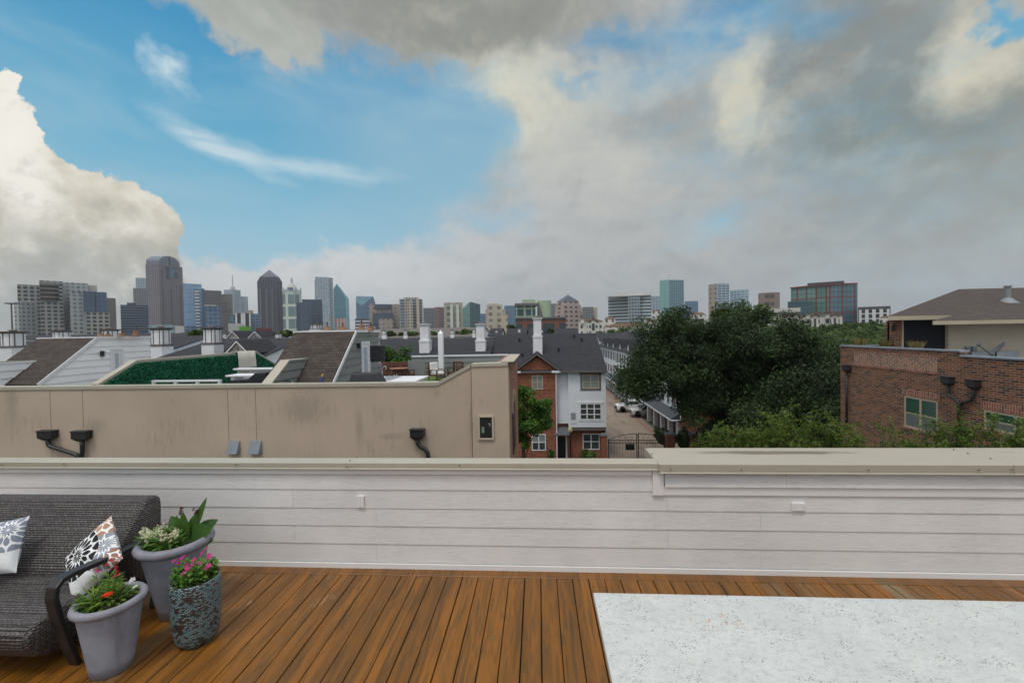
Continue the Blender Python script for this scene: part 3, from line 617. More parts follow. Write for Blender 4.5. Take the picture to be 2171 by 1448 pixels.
MB().lathe([(.001, -.002), (.134, 0.), (0.134, .002)], (p3[0], p3[1], DZ+.445), 40).build('soil', M_soil, t3)
# ---- plants in the pots
def blade(mb, base, direction, L, wd, curl, seg=7, fold=.18, face=None):
    d = Vector(direction).normalized(); side = d.cross(Vector(face)).normalized() if face else d.cross(Vector((0, 0, 1))).normalized() if abs(d.z) < .98 else Vector((1, 0, 0)); p = Vector(base); i = len(mb.v)
    for k in range(seg+1):
        tt = k/seg; wv = wd*.5*math.sin(PI*min(1, .06+tt*.94))**.8*(1 if tt < .99 else .05); nn = side.cross(d).normalized()
        mb.v += [tuple(p-side*wv+nn*wv*fold), tuple(p), tuple(p+side*wv+nn*wv*fold)]
        p = p+d*(L/seg); d = (d+Vector((0, 0, -curl/seg))).normalized()
    for k in range(seg):
        a = i+3*k; mb.f += [(a, a+1, a+4, a+3), (a+1, a+2, a+5, a+4)]
def leafy(mb, c, r, n, L, wd, curl=.8, up=.6, h=0):
    for _ in range(n):
        th = random.uniform(0, 2*PI); rr = r*math.sqrt(random.random()); e = random.uniform(.0, 1.2)*up
        blade(mb, (c[0]+rr*math.cos(th), c[1]+rr*math.sin(th), c[2]+random.uniform(0, h)), (math.cos(th), math.sin(th), e), L*random.uniform(.6, 1.2), wd*random.uniform(.7, 1.2), curl, 4)
def spikes(mbs, mbf, c, r, n, h, fs, nf):
    for _ in range(n):
        th = random.uniform(0, 2*PI); rr = r*math.sqrt(random.random()); b0 = Vector((c[0]+rr*math.cos(th), c[1]+rr*math.sin(th), c[2])); hh = h*random.uniform(.7, 1.15); tp = b0+Vector((.25*hh*math.cos(th), .25*hh*math.sin(th), hh))
        mbs.tube([b0, b0.lerp(tp, .5)+Vector((0, 0, .01)), tp], [.0018, .0015, .001], 4)
        for k in range(nf): flower(mbf, b0.lerp(tp, random.uniform(.62, 1.02))+Vector([random.gauss(0, .008) for _ in range(3)]), fs*random.uniform(.6, 1.1))
def flower(mb, c, s, n=5, cup=.25):
    ax = Vector((random.gauss(0, .5), -.5+random.gauss(0, .4), 1)).normalized(); a = ax.orthogonal().normalized(); b = ax.cross(a); c = Vector(c); ph = random.random()*6
    for k in range(n):
        th = ph+2*PI*k/n; d = a*math.cos(th)+b*math.sin(th); e = a*math.cos(th+1.57)+b*math.sin(th+1.57)
        mb.poly([c, c+d*s*.6+e*s*.32+ax*s*cup, c+d*s+ax*s*cup*.6, c+d*s*.6-e*s*.32+ax*s*cup])
G = lambda r, g, b, k=1.: S(r, g, b, k)
M_dg = leafmat('canna_leaf', G(52, 88, 44), G(84, 120, 52), G(60, 90, 40)); M_lg = leafmat('bedding_leaf', G(72, 108, 34), G(116, 148, 54), G(60, 96, 32)); M_mg = leafmat('snapdragon_leaf', G(62, 104, 40), G(110, 146, 66)); M_stem = plain('green_stem', G(86, 106, 50), .6)
def petal(n, c): return leafmat(n, dk(c, .8), dk(c, 1.1), c, .3)
z2 = DZ+.585
pt = thing('broadleaf_plant', 'broad dark green leaves standing in the tall grey planter', 'plant', (p2[0], p2[1], z2))
mb = MB()
for (dx, dy, d, L, wd, cu) in ((-.02, .06, (-1., -.1, .50), .24, .085, .5), (0, .06, (-.15, .0, 1.), .23, .075, .1), (.05, .06, (.0, -.1, 1), .27, .09, .25), (.06, .06, (.38, .1, 1), .40, .055, .1), (.06, .05, (.8, -.1, .75), .30, .13, .6), (.03, .03, (.25, -.6, .7), .22, .11, .8), (-.03, .04, (-.6, -.3, .6), .2, .08, .7), (.08, .04, (.9, -.3, .35), .22, .09, .6), (.03, .08, (.2, .3, 1), .25, .08, .4), (.0, .03, (-.1, -.5, 1), .22, .085, .5), (-.04, .05, (-.9, .1, .7), .22, .10, .7), (.02, .06, (-.45, .1, .9), .25, .10, .5), (.09, .07, (.7, .2, .9), .26, .11, .6), (.05, .02, (.5, -.5, .5), .20, .11, .8), (.10, .05, (1., 0, .5), .2, .10, .8)):
    b0 = Vector((p2[0]+dx, p2[1]+dy, z2-.02)); dd = Vector(d).normalized(); blade(mb, b0, d, L, wd*1.25, cu, 8, .12, (random.uniform(-.4, .4), -1, .5))
mb.build('foliage', M_dg, pt, smooth=True)
mb = MB(); mbf = MB()
for dx in (-.01, .13):
    MB().tube([(p2[0]+dx, p2[1]+.07, z2), (p2[0]+dx+.005, p2[1]+.07, z2+.24)], [.004, .003], 5).build('stem', M_stem, pt); mbf = MB()
    for _ in range(14): flower(mbf, (p2[0]+dx+random.gauss(0, .012), p2[1]+.07, z2+.24+random.uniform(-.03, .03)), .014)
    mbf.build('dry_flower', petal('dry_bloom', S(96, 66, 60)), pt)
pt = None
for (dx, dy, lab) in ((-.12, -.06, 'white flowering plant at the sofa side of the tall grey planter'), (.03, -.11, 'white flowering plant in the middle front of the tall grey planter')):
    pt = thing('white_flower_plant', lab, 'plant', (p2[0]+dx, p2[1]+dy, z2), 'white flowering plants in the tall planter')
    mb = MB(); leafy(mb, (p2[0]+dx, p2[1]+dy, z2-.01), .075, 190, .085, .016, .6, 1.3, .09)
    ms = MB(); mf = MB(); spikes(ms, mf, (p2[0]+dx, p2[1]+dy, z2), .05, 16, .15, .010, 11)
    mb.build('foliage', M_mg, pt, smooth=True); ms.build('stem', M_stem, pt); mf.build('blossom', petal('cream_bloom', S(226, 224, 190)), pt)
z3 = DZ+.445
pt = thing('pink_flower_plant', 'magenta flowering plant filling the turquoise textured planter', 'plant', (p3[0], p3[1], z3))
mb = MB(); leafy(mb, (p3[0], p3[1], z3-.005), .125, 460, .046, .028, .9, 1., .13); ms = MB(); mf = MB()
for _ in range(40):
    th = random.uniform(0, 2*PI); rr = .13*math.sqrt(random.random()); c_ = (p3[0]+rr*math.cos(th)-.01, p3[1]+rr*math.sin(th), z3+random.uniform(.10, .19)); ms.tube([(c_[0], c_[1], z3), c_], [.0015, .001], 4)
    if _ < 26: flower(mf, c_, random.uniform(.015, .021), 5, .1)
mb.build('foliage', leafmat('vinca_leaf', G(52, 92, 34), G(94, 134, 52)), pt, smooth=True); ms.build('stem', M_stem, pt); mf.build('blossom', petal('magenta_bloom', S(226, 30, 150)), pt)
z1 = DZ+.46
pt = thing('lime_flower_plant', 'lime green bedding plant in the short grey planter by the armrest', 'plant', (p1[0], p1[1], z1))
mb = MB(); leafy(mb, (p1[0]-.02, p1[1], z1-.005), .13, 150, .07, .022, .8, 1., .06); leafy(mb, (p1[0]-.10, p1[1]-.02, z1), .05, 60, .10, .013, .6, 1., .05)
mf = MB(); ms = MB(); wf = MB(); of = MB()
for (dx, dy, hh) in ((-.10, .0, .22), (-.04, .02, .26), (.02, .03, .24), (.05, .0, .2), (-.01, .05, .27)):
    b0 = Vector((p1[0]+dx*.6, p1[1]+dy, z1)); tp = Vector((p1[0]+dx, p1[1]+dy, z1+hh)); MB().tube([b0, b0.lerp(tp, .5), tp], [.0022, .0018, .001], 4).build('stem', M_stem, pt)
    for k in range(4): flower(mf, tp+Vector((random.gauss(0, .013), random.gauss(0, .013), random.uniform(-.02, .02))), .012, 5, .3)
    leafy(mb, (tp[0]*.5+b0[0]*.5, tp[1], z1+hh*.35), .015, 18, .06, .012, .6, 1., .09)
for _ in range(5): flower(of, (p1[0]+.03+random.gauss(0, .012), p1[1]-.04+random.gauss(0, .01), z1+.08), .022)
for (dx, dy, dz) in ((.1, .06, .12), (.105, .065, .125), (.15, .04, .09)): flower(wf, (p1[0]+dx, p1[1]+dy, z1+dz), .02)
mb.build('foliage', M_lg, pt, smooth=True); mf.build('red_blossom', petal('crimson_bloom', S(200, 24, 60)), pt); of.build('orange_blossom', petal('orange_bloom', S(240, 74, 30)), pt); wf.build('white_blossom', petal('white_bloom', S(236, 236, 232)), pt)
# ================================================================== neighbouring roof terraces
def clipz(poly, z0, z1):
    def cl(pl, f):
        o = []
        for i in range(len(pl)):
            a, b_ = pl[i], pl[(i+1) % len(pl)]; fa, fb = f(a), f(b_)
            if fa >= 0: o.append(a)
            if (fa >= 0) != (fb >= 0): k = fa/(fa-fb); o.append((a[0]+(b_[0]-a[0])*k, a[1]+(b_[1]-a[1])*k))
        return o
    p = cl(poly, lambda q: q[1]-z0)
    return cl(p, lambda q: z1-q[1]) if len(p) > 2 else []
def lap_face(mb, poly, fr, e=.28, proud=.034):
    """lapped boards over a wall polygon given as (along, z) in the wall frame"""
    O, T, N = fr; zl = min(p[1] for p in poly); zh = max(p[1] for p in poly); z = zl
    sgn = T[0]*-N[1]+T[1]*N[0] > 0
    while z < zh:
        c = clipz(poly, z, min(z+e, zh))
        if len(c) > 2:
            def q(p, n): return (O[0]+T[0]*p[0]+N[0]*n, O[1]+T[1]*p[0]+N[1]*n, p[1])
            pts = [q(p, proud*(1-(p[1]-z)/e)+.003) for p in c]; mb.poly(pts)
            lo = sorted([p for p in c if abs(p[1]-z) < 1e-5], key=lambda p: p[0])
            if len(lo) >= 2: mb.poly([q(lo[0], 0), q(lo[-1], 0), q(lo[-1], proud+.003), q(lo[0], proud+.003)])
        z += e
def fixn(mb, want):     # orient all faces towards a direction
    for i, f in enumerate(mb.f):
        a, b_, c = (Vector(mb.v[k]) for k in f[:3]); n = (b_-a).cross(c-a)
        if n.dot(Vector(want)) < 0 and abs(n.z) < .9*n.length: mb.f[i] = f[::-1]
    return mb
M_stu = None
m, t, b = mat_new('weathered_stucco'); v = objn(t); x, y, z = t.sep(v); c = S(188, 172, 155)
n1 = t.noise(v, .45, 6, .6); cc = t.mix(t.ramp(n1, .3, .7), dk(c, .90), dk(c, 1.06)); cc = t.mix(t.math('MULTIPLY', t.ramp(t.math('SUBTRACT', z, 8.), 0, 3.), .10), cc, S(176, 158, 140))
st = t.noise(t.comb(t.math('MULTIPLY', x, 5), y, t.math('MULTIPLY', z, .8)), 1.6, 9, .78); pat = t.noise(t.comb(t.math('MULTIPLY', x, .55), y, t.math('MULTIPLY', z, .8)), 1.0, 4, .6)
cc = t.mix(t.math('MULTIPLY', t.math('MULTIPLY', t.ramp(st, .44, .7), t.ramp(pat, .45, .72)), .42), cc, S(100, 92, 84))
cc = t.mix(t.math('MULTIPLY', t.ramp(t.noise(v, 22, 4, .7), .35, .7), .12), cc, dk(c, .7))
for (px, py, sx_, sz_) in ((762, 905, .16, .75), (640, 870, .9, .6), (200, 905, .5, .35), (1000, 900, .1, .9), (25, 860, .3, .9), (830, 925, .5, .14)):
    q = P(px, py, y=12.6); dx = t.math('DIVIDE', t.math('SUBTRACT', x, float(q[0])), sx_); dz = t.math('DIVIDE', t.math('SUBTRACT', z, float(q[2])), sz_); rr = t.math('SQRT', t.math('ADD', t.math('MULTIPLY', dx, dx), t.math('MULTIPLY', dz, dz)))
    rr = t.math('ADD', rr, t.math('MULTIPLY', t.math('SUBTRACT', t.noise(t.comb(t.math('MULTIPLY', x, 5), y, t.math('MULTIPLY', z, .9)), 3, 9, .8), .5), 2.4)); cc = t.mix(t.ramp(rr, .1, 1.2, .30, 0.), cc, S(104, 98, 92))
t.l.new(cc, b.inputs['Base Color']); b.inputs['Roughness'].default_value = .92; bump(t, b, t.noise(v, 45, 4, .6), .35, .006); M_stu = m
M_grey = lap_mat('grey_lap_paint', S(124, 130, 128), .1, False); M_wht = lap_mat('white_lap_paint', S(236, 240, 243), .08, False); M_bei = lap_mat('beige_lap_paint', S(196, 188, 172), .08, False)
M_wt = plain('white_exterior_paint', S(226, 228, 232), .5, .05, 1.5, streak=.25); M_cream = plain('cream_fascia_paint', S(178, 168, 146), .5, .05, 1.5, streak=.15)
M_brsh = shingle('brown_shingles', S(66, 59, 55), .26, .15, .38); M_dksh = shingle('charcoal_shingles', S(45, 46, 52), .35, .16, .35); M_blackm = plain('black_painted_metal', S(38, 38, 40), .4, .15)
M_wood = plain('dark_teak', S(96, 64, 50), .5, .2, 8); M_blkcl = plain('black_vinyl_cover', S(34, 36, 40), .5, .25, 4, .4, 6, 0, .03)
M_lead = plain('zinc_coping', S(140, 148, 158), .45, .15, 1.5, .1, 12, .3)
D0 = 12.6; TF = CZ-2.55
tw = thing('stucco_townhouse', 'beige stucco rooftop townhouse with brick side just across from the deck', 'house', (-8, D0, 0))
line = [(-200, 823), (0, 821), (480, 816), (927, 811), (998, 772.5)]
pts = [P(a, b_, y=D0) for a, b_ in line]; rgt = [P(a, b_, y=D0-.12) for a, b_ in ((999, 772), (1077, 769.5))]
zb = lambda q, z=0: (q[0], q[1], z)
mb = MB(); mb.ext([zb(pts[0])]+[zb(pts[-1])]+[tuple(q) for q in pts[::-1]], (0, .25, 0))
mb.ext([zb(rgt[0]), zb(rgt[1]), tuple(rgt[1]), tuple(rgt[0])], (0, .4, 0)); mb.build('stucco_wall', M_stu, tw)
mb = MB()
def capstrip(mb, pl, h, dy0, dy1):
    for a, b_ in zip(pl[:-1], pl[1:]):
        mb.hexa([(a[0], a[1]-dy0, a[2]-h), (b_[0], b_[1]-dy0, b_[2]-h), (b_[0], b_[1]+dy1, b_[2]-h), (a[0], a[1]+dy1, a[2]-h), (a[0], a[1]-dy0, a[2]+.012), (b_[0], b_[1]-dy0, b_[2]+.012), (b_[0], b_[1]+dy1, b_[2]+.012), (a[0], a[1]+dy1, a[2]+.012)])
capstrip(mb, pts, .10, .03, .30); capstrip(mb, rgt, .09, .03, .45); mb.build('coping', M_cop, tw, bevel=.008)
for px, y0, y1 in ((105, 825, 985), (174, 823, 909), (482, 822, 985), (541, 821, 940), (1002, 780, 985)):
    a = P(px, y0, y=D0-.002); mb = MB().box(a[0]-.006, a[0]+.006, D0-.004, D0+.01, P(px, y1, y=D0)[2], a[2]-.06); mb.build('control_joint', plain('dark_joint', S(120, 106, 94), .9), tw)
LX = P(1077, 860, y=D0)[0]
M_brk = brick('orange_brick', S(146, 84, 60), S(168, 100, 74), S(112, 66, 52), S(176, 160, 146), .21, .075)
MB().box(LX-.45, LX+.02, D0+.01, 18.2, 0, P(1085, 775, y=D0)[2]).build('brick_side', M_brk, tw)
q0 = P(1062, 767, y=D0-.06); q1 = P(1090, 767, y=D0-.06); yb = 16.6
MB().box(q0[0], q1[0], D0-.06, yb, q0[2]-.02, q0[2]+.02).build('parapet_cap', plain('pale_stone_cap', S(178, 168, 152), .6, .1, 3), tw, bevel=.01)
MB().box(q0[0]+.2, q1[0]-.02, D0-.03, yb-.02, q0[2]-.13, q0[2]-.021).build('cap_band', plain('brown_band', S(104, 84, 74), .6, .1), tw)
frR = ((LX+.02, 0), (0, 1), (1, 0))
wn = MB().ob(frR, 14.2, 15.6, P(1084, 960, x=LX)[2]-.2, P(1084, 870, x=LX)[2], -.05, .03).build('window', M_blackm, tw)
mb = MB(); prev = None
for k in range(13):
    th = PI*k/12; mb.ob(frR, 14.9-.8*math.cos(th)-.07, 14.9-.8*math.cos(th)+.07, P(1084, 870, x=LX)[2]+.5*math.sin(th)-.1, P(1084, 870, x=LX)[2]+.5*math.sin(th)+.07, 0, .05)
mb.build('arch_trim', M_cream, wn)
# electrical niche
mb = MB(); a = P(1013, 881, y=D0-.12); c_ = P(1048, 932, y=D0-.12)
for (u0, u1, z0, z1) in ((a[0], a[0]+.06, c_[2], a[2]), (c_[0]-.06, c_[0], c_[2], a[2]), (a[0]+.061, c_[0]-.061, a[2]-.05, a[2]), (a[0]+.061, c_[0]-.061, c_[2], c_[2]+.05)): mb.box(u0, u1, D0-.17, D0-.118, z0, z1)
nb = mb.build('meter_frame', M_stu, tw, bevel=.006); e = MB().box(a[0]+.061, c_[0]-.061, D0-.135, D0-.119, c_[2]+.051, a[2]-.051).build('meter_panel', M_blackm, nb)
q = P(1024, 912, y=D0-.14); MB().box(q[0]-.04, q[0]+.04, D0-.14, D0-.1355, q[2]-.08, q[2]+.1).build('display', plain('meter_grey', S(120, 140, 130), .3), nb)
q = P(1037, 900, y=D0-.14); MB().tube([(q[0]-.03, D0-.142, q[2]+.03), (q[0]+.03, D0-.142, q[2]+.03), (q[0]+.02, D0-.142, q[2]-.06)], .006, 6).build('latch', M_wt, nb)
# leader heads and downspouts
def scupper(parent, fr, u, z, wd, ht, path, r=.05, mat=M_blackm, dep=.22):
    O, T, N = fr; mb = MB()
    mb.ob(fr, u-wd/2-.02, u+wd/2+.02, z-.03, z, 0.002, dep+.02)
    def q(uu, n, zz): return (O[0]+T[0]*uu+N[0]*n, O[1]+T[1]*uu+N[1]*n, zz)
    mb.ob(fr, u-wd/2, u+wd/2, z-ht*.72, z-.03, 0.002, dep)
    lo = [q(u-r*1.1, .12+r, z-ht), q(u+r*1.1, .12+r, z-ht), q(u+r*1.1, .12-r, z-ht), q(u-r*1.1, .12-r, z-ht)]; hi = [q(u-wd/2, dep, z-ht*.72), q(u+wd/2, dep, z-ht*.72), q(u+wd/2, .002, z-ht*.72), q(u-wd/2, .002, z-ht*.72)]
    if T[0]*-N[1]+T[1]*N[0] < 0: lo = [lo[k] for k in (1, 0, 3, 2)]; hi = [hi[k] for k in (1, 0, 3, 2)]
    mb.hexa(lo+hi); o = mb.build('scupper_head', mat, parent, bevel=.006)
    if path:
        pp = [Vector(q(a, .12, b_)) for a, b_ in path]; sm = [pp[0]]
        for i in range(1, len(pp)-1):
            A, B, C_ = pp[i-1], pp[i], pp[i+1]; l1 = min(.12, (B-A).length*.45); l2 = min(.12, (C_-B).length*.45); s1 = B+(A-B).normalized()*l1; s2 = B+(C_-B).normalized()*l2
            for k in range(6): tt = k/5; sm.append(s1*(1-tt)**2+B*2*tt*(1-tt)+s2*tt*tt)
        sm.append(pp[-1]); MB().tube(sm, r, 12).build('downspout', mat, o, smooth=True)
    return o
frF = ((0, D0), (1, 0), (0, -1))
def uz(px, py): q = P(px, py, y=D0-.12); return (q[0], q[2])
for (x0, x1, y0, y1, pth) in ((82, 118, 912, 935, [(101, 932), (103, 945), (166, 965), (170, 985)]), (154, 190, 913, 937, [(174, 935), (175, 952), (172, 990)]), (870, 899, 909, 933, [(885, 930), (886, 944), (906, 956), (911, 995)])):
    a = uz((x0+x1)/2, y0); scupper(tw, frF, a[0], a[1], (x1-x0)/900*(D0-.2), (y1-y0)/900*D0, [uz(*p) for p in pth], .062)
for (x0, x1) in ((487, 510), (532, 556)):
    a = P(x0, 934, y=D0); c_ = P(x1, 960, y=D0); mb = MB(); w2 = c_[0]-a[0]
    mb.hexa([(a[0]-.03, D0-.16, c_[2]), (c_[0]-.03, D0-.16, c_[2]), (c_[0], D0-.001, c_[2]), (a[0], D0-.001, c_[2]), (a[0], D0-.03, a[2]), (c_[0], D0-.03, a[2]), (c_[0], D0-.001, a[2]), (a[0], D0-.001, a[2])]); mb.build('vent_hood', plain('grey_vent_metal', S(128, 138, 146), .45, .08), tw, bevel=.004)
MB().box(-21, LX-.5, D0+.25, 25.2, TF-.25, TF).build('terrace_floor', plain('terrace_membrane', S(120, 118, 114), .8, .15), tw)
MB().box(-21, LX-.5, 25.0, 25.2, 0, TF-.26).build('rear_wall', M_grey, tw)
# ---- divider walls
def divider(name, label, X, prof, th, mat, cap_w=.06, e=.28, e0=None, sid=True):
    """prof: photo outline of the wall top, seen on its right face at plane x = X"""
    t_ = thing(name, label, 'wall', (X, P(*prof[0], x=X)[1], TF)); pp = [P(a, b_, x=X) for a, b_ in prof]
    yz = [(q[1], q[2]) for q in pp]; core = [(X, a, b_) for a, b_ in yz]; z0 = TF
    mb = MB().ext([(X, yz[0][0], z0)]+core+[(X, yz[-1][0], z0)], (-th, 0, 0)); mb.build('core', mat, t_)
    if sid:
        mb = MB(); lap_face(mb, [(yz[0][0], z0)]+yz+[(yz[-1][0], z0)], ((X, 0), (0, 1), (1, 0)), e); fixn(mb, (1, 0, 0)).build('siding', mat, t_)
    mb = MB()
    for a, b_ in zip(yz[:-1], yz[1:]):
        mb.hexa([(X+.03, a[0], a[1]-cap_w), (X+.03, b_[0], b_[1]-cap_w), (X-th-.03, b_[0], b_[1]-cap_w), (X-th-.03, a[0], a[1]-cap_w), (X+.03, a[0], a[1]+.015), (X+.03, b_[0], b_[1]+.015), (X-th-.03, b_[0], b_[1]+.015), (X-th-.03, a[0], a[1]+.015)][::1])
    for i, f in enumerate(mb.f): mb.f[i] = f[::-1]
    mb.build('coping', M_cop, t_, bevel=.006); return t_, yz
HX = P(206, 815, y=D0+.28)[0]
hw, hyz = divider('divider_wall', 'beige capped divider wall faced with artificial hedge', HX, [(206, 815), (289, 764), (460, 751), (541, 744), (584, 772), (590, 790)], .18, M_stu, .09, sid=False)
m, t, b = mat_new('artificial_hedge_leaf'); g = t.new('ShaderNodeNewGeometry'); t.l.new(t.mix(g.outputs['Random Per Island'], S(18, 84, 60), S(44, 142, 108)), b.inputs['Base Color']); b.inputs['Roughness'].default_value = .4; M_hedge = m
pl = [(hyz[0][0]+.2, TF)]+[(a+.0, b_-.10) for a, b_ in hyz[:5]]+[(hyz[4][0], TF)]
ys = RS.uniform(hyz[0][0], hyz[4][0], 60000); zz = RS.uniform(TF+.2, hyz[1][1], 60000); ya = [p[0] for p in hyz]; za = [p[1]-.10 for p in hyz]; ok = zz < np.interp(ys, ya, za)
ys, zz = ys[ok], zz[ok]; cen = np.stack([np.full(len(ys), HX+.04)+RS.uniform(0, .05, len(ys)), ys, zz], 1)
MB().ext([(HX+.035, a, b_) for a, b_ in pl], (-.03, 0, 0)).build('hedge_backing', plain('hedge_backing_green', S(16, 60, 44), .8), hw)
leaves('hedge_leaves', cen, .055, M_hedge, hw, updir=0, aspect=.7)
GX = P(573, 814, y=D0+.28)[0]
def stairhouse(label, X, pb, pt, pr, wd, mat, wname, e=.28, yb0=14.3):
    """wedge roofed stair head: pb bottom of the sloped edge, pt its top, pr far top corner (photo px on the right face)"""
    t_ = thing('stair_house', label, 'stair house', (X-wd/2, yb0, TF)); A = P(*pb, x=X); B = P(*pt, x=X); C_ = P(*pr, x=X); B[2] = C_[2] = (B[2]+C_[2])/2
    k = (A[2]-TF)/(B[2]-A[2]) if False else 0; poly = [(A[1], TF), (A[1], A[2]), (B[1], B[2]), (C_[1], C_[2]), (C_[1], TF)]
    MB().ext([(X-.01, a, b_) for a, b_ in poly], (-wd+.02, 0, 0)).build('wall', mat, t_)
    mb = MB(); lap_face(mb, poly, ((X, 0), (0, 1), (1, 0)), e); fixn(mb, (1, 0, 0)).build('siding', mat, t_)
    d = Vector((0, B[1]-A[1], B[2]-A[2])).normalized(); nn = Vector((0, -d.z, d.y)); a = Vector((X+.05, A[1], A[2]))-d*.25; b_ = Vector((X+.05, B[1], B[2]))
    q = [a, b_, b_+nn*.07, a+nn*.07]; MB().ext([tuple(p) for p in q], (-wd-.1, 0, 0)).build('roof', M_brsh, t_)
    mb = MB(); q = [a+Vector((.001, 0, 0))-nn*.05, b_+Vector((.001, 0, 0))-nn*.05, b_+Vector((.001, 0, 0))+nn*.08, a+Vector((.001, 0, 0))+nn*.08]; mb.ext([tuple(p) for p in q], (.03, 0, 0))
    mb.box(X-wd-.1, X+.06, B[1]-.06, C_[1]+.1, C_[2]+.001, C_[2]+.09); mb.box(X-.02, X+.02, C_[1]-.06, C_[1]+.03, TF, C_[2]-.001)
    mb.build('white_trim', M_wt, t_, bevel=.006); return t_, (A, B, C_)
GX2 = P(704, 812, y=14.3)[0]; wid = GX2-P(628, 707, y=P(752, 705, x=GX2)[1])[0]
gs, gk = stairhouse('grey sided stair house with brown shingled slope and covered screen', GX2, (704, 812), (752, 706), (803, 704), wid, M_grey, 'grey')
gd, _ = divider('divider_wall', 'grey sided divider wall with wide beige sloped cap before the brown shingled slope', GX, [(573, 814), (612, 764), (668, 758.5)], .27, M_grey, .05)
WX = P(90, 808, y=15.2)[0]; wid2 = WX-P(85, 719, y=P(203, 717, x=WX)[1])[0]
ws, wk = stairhouse('white sided stair house with brown shingled slope and glazed door', WX, (90, 808), (203, 718), (317, 717), wid2, M_wht, 'white')
WX2 = P(24, 812, y=P(90, 808, x=WX)[1])[0]
divider('divider_wall', 'white sided divider wall at the far left crossing the brown shingles', WX2, [(-400, 790), (-200, 776), (0, 767), (90, 764)], .2, M_wht, .05)
def door_on(parent, X, x0, x1, y0, zb_, name='door'):
    a = P(x0, y0, x=X); b_ = P(x1, y0, x=X); fr = ((X+.018, 0), (0, 1), (1, 0)); zt = (a[2]+b_[2])/2
    o = MB().ob(fr, a[1], a[1]+.1, zb_, zt, -.01, .05).ob(fr, b_[1]-.1, b_[1], zb_, zt, -.01, .05).ob(fr, a[1]+.1, b_[1]-.1, zt-.1, zt, -.01, .05).ob(fr, a[1]+.1, b_[1]-.1, zb_, zt-.1, -.01, .02).build(name, M_wt, parent, bevel=.004)
    MB().ob(fr, a[1]+.22, b_[1]-.22, zb_+.15, zt-.24, .0, .026).build('pane', glass_pane('pale_blind_glass', S(176, 192, 204), .1), o); return o
door_on(ws, WX, 231, 259, 738, TF); door_on(gs, GX2, 764, 781, 724, TF)
for (par, X, x0, x1, y0, y1) in ((ws, WX, 213, 222, 744, 755), (gs, GX2, 758, 763, 728, 738)):
    a = P(x0, y0, x=X+.05); b_ = P(x1, y1, x=X+.05); o = MB().box(X+.02, X+.14, a[1], a[1]+(b_[1]-a[1])*.5, b_[2], a[2]).build('wall_lamp', M_blackm, par); MB().box(X+.03, X+.12, a[1]+(b_[1]-a[1])*.5+.001, b_[1], b_[2]+.02, a[2]-.02).build('lamp_glass', plain('lamp_glass', S(196, 206, 200), .3), o)
# covered screen, lilac bag
a = P(783, 731, x=GX2+.25); b_ = P(807, 767, x=GX2+.25); fr = ((GX2+.14, 0), (0, 1), (1, 0))
y0_, y1_ = P(783, 750, x=GX2+.14)[1], P(808, 750, x=GX2+.5)[1]-.3
tv = thing('covered_screen', 'black quilted cover over a screen on the grey stair house wall', 'screen cover', (GX2+.2, 18.2, TF+1))
q = P(783, 732, x=GX2+.42); q2 = P(806, 767, y=q[1]); MB().box(q[0]-.0, q[0]+.55, q[1], q[1]+.28, q2[2], q[2]).build('cover', M_blkcl, tv, bevel=.05, seg=4)
mb = MB()
for k in range(5): mb.box(q[0]+.04, q[0]+.5, q[1]-.012, q[1]-.004, q2[2]+.1+k*.13, q2[2]+.12+k*.13)
mb.build('quilting', M_blkcl, tv); 
q = P(785, 770, y=18.6); q2 = P(807, 792, y=18.6); o = MB().box(q[0], q2[0], 18.6, 18.85, q2[2]-.1, q[2]).build('storage_bag', plain('lilac_fabric', S(142, 128, 150), .8, .2, 5, .6, 5, 0, .05), None, bevel=.08, seg=3); tag(o, 'lilac fabric bag under the black screen cover', 'bag')
# clay pots and small flues on the stair house roofs
M_clay = plain('terracotta', S(142, 112, 86), .7, .15)
def clay(px, py0, py1, y, label):
    a = P(px, py1, y=y); hgt = P(px, py0, y=y)[2]-a[2]; t_ = thing('clay_flue_pot', label, 'flue pot', tuple(a), 'clay flue pots on the stair house roofs')
    MB().lathe([(.13, 0), (.10, hgt*.5), (.11, hgt*.52), (.11, hgt*.58), (.0, hgt*.58)], tuple(a), 14).build('pot', M_clay, t_, smooth=False); MB().lathe([(.035, hgt*.5), (.035, hgt*.95), (.06, hgt*.95), (.06, hgt), (0, hgt)], tuple(a), 8).build('flue', plain('brown_flue', S(104, 82, 66), .5), t_)
for (px, py0, py1, y, l) in ((214, 701, 715, 17.6, 'short clay flue pot, leftmost on the white stair house'), (229, 703, 715, 17.9, 'small clay flue pot, second on the white stair house'), (259, 700, 714, 18.2, 'clay flue pot, third along the white stair house roof'), (289, 692, 714, 18.8, 'tall clay flue pot by the right end of the white stair house roof'),
                             (694, 684, 703, 17.0, 'clay flue pot above the brown slope of the grey stair house'), (727, 685, 703, 17.0, 'clay flue pot near the ridge middle of the grey stair house'), (767, 678, 703, 17.3, 'thin tall twisted flue pot on the grey stair house'), (786, 684, 703, 17.5, 'dark topped flue pot, rightmost on the grey stair house')): clay(px, py0, py1, y, l)
# terrace furniture
def at(px, py, z=TF): return P(px, py, z=z)
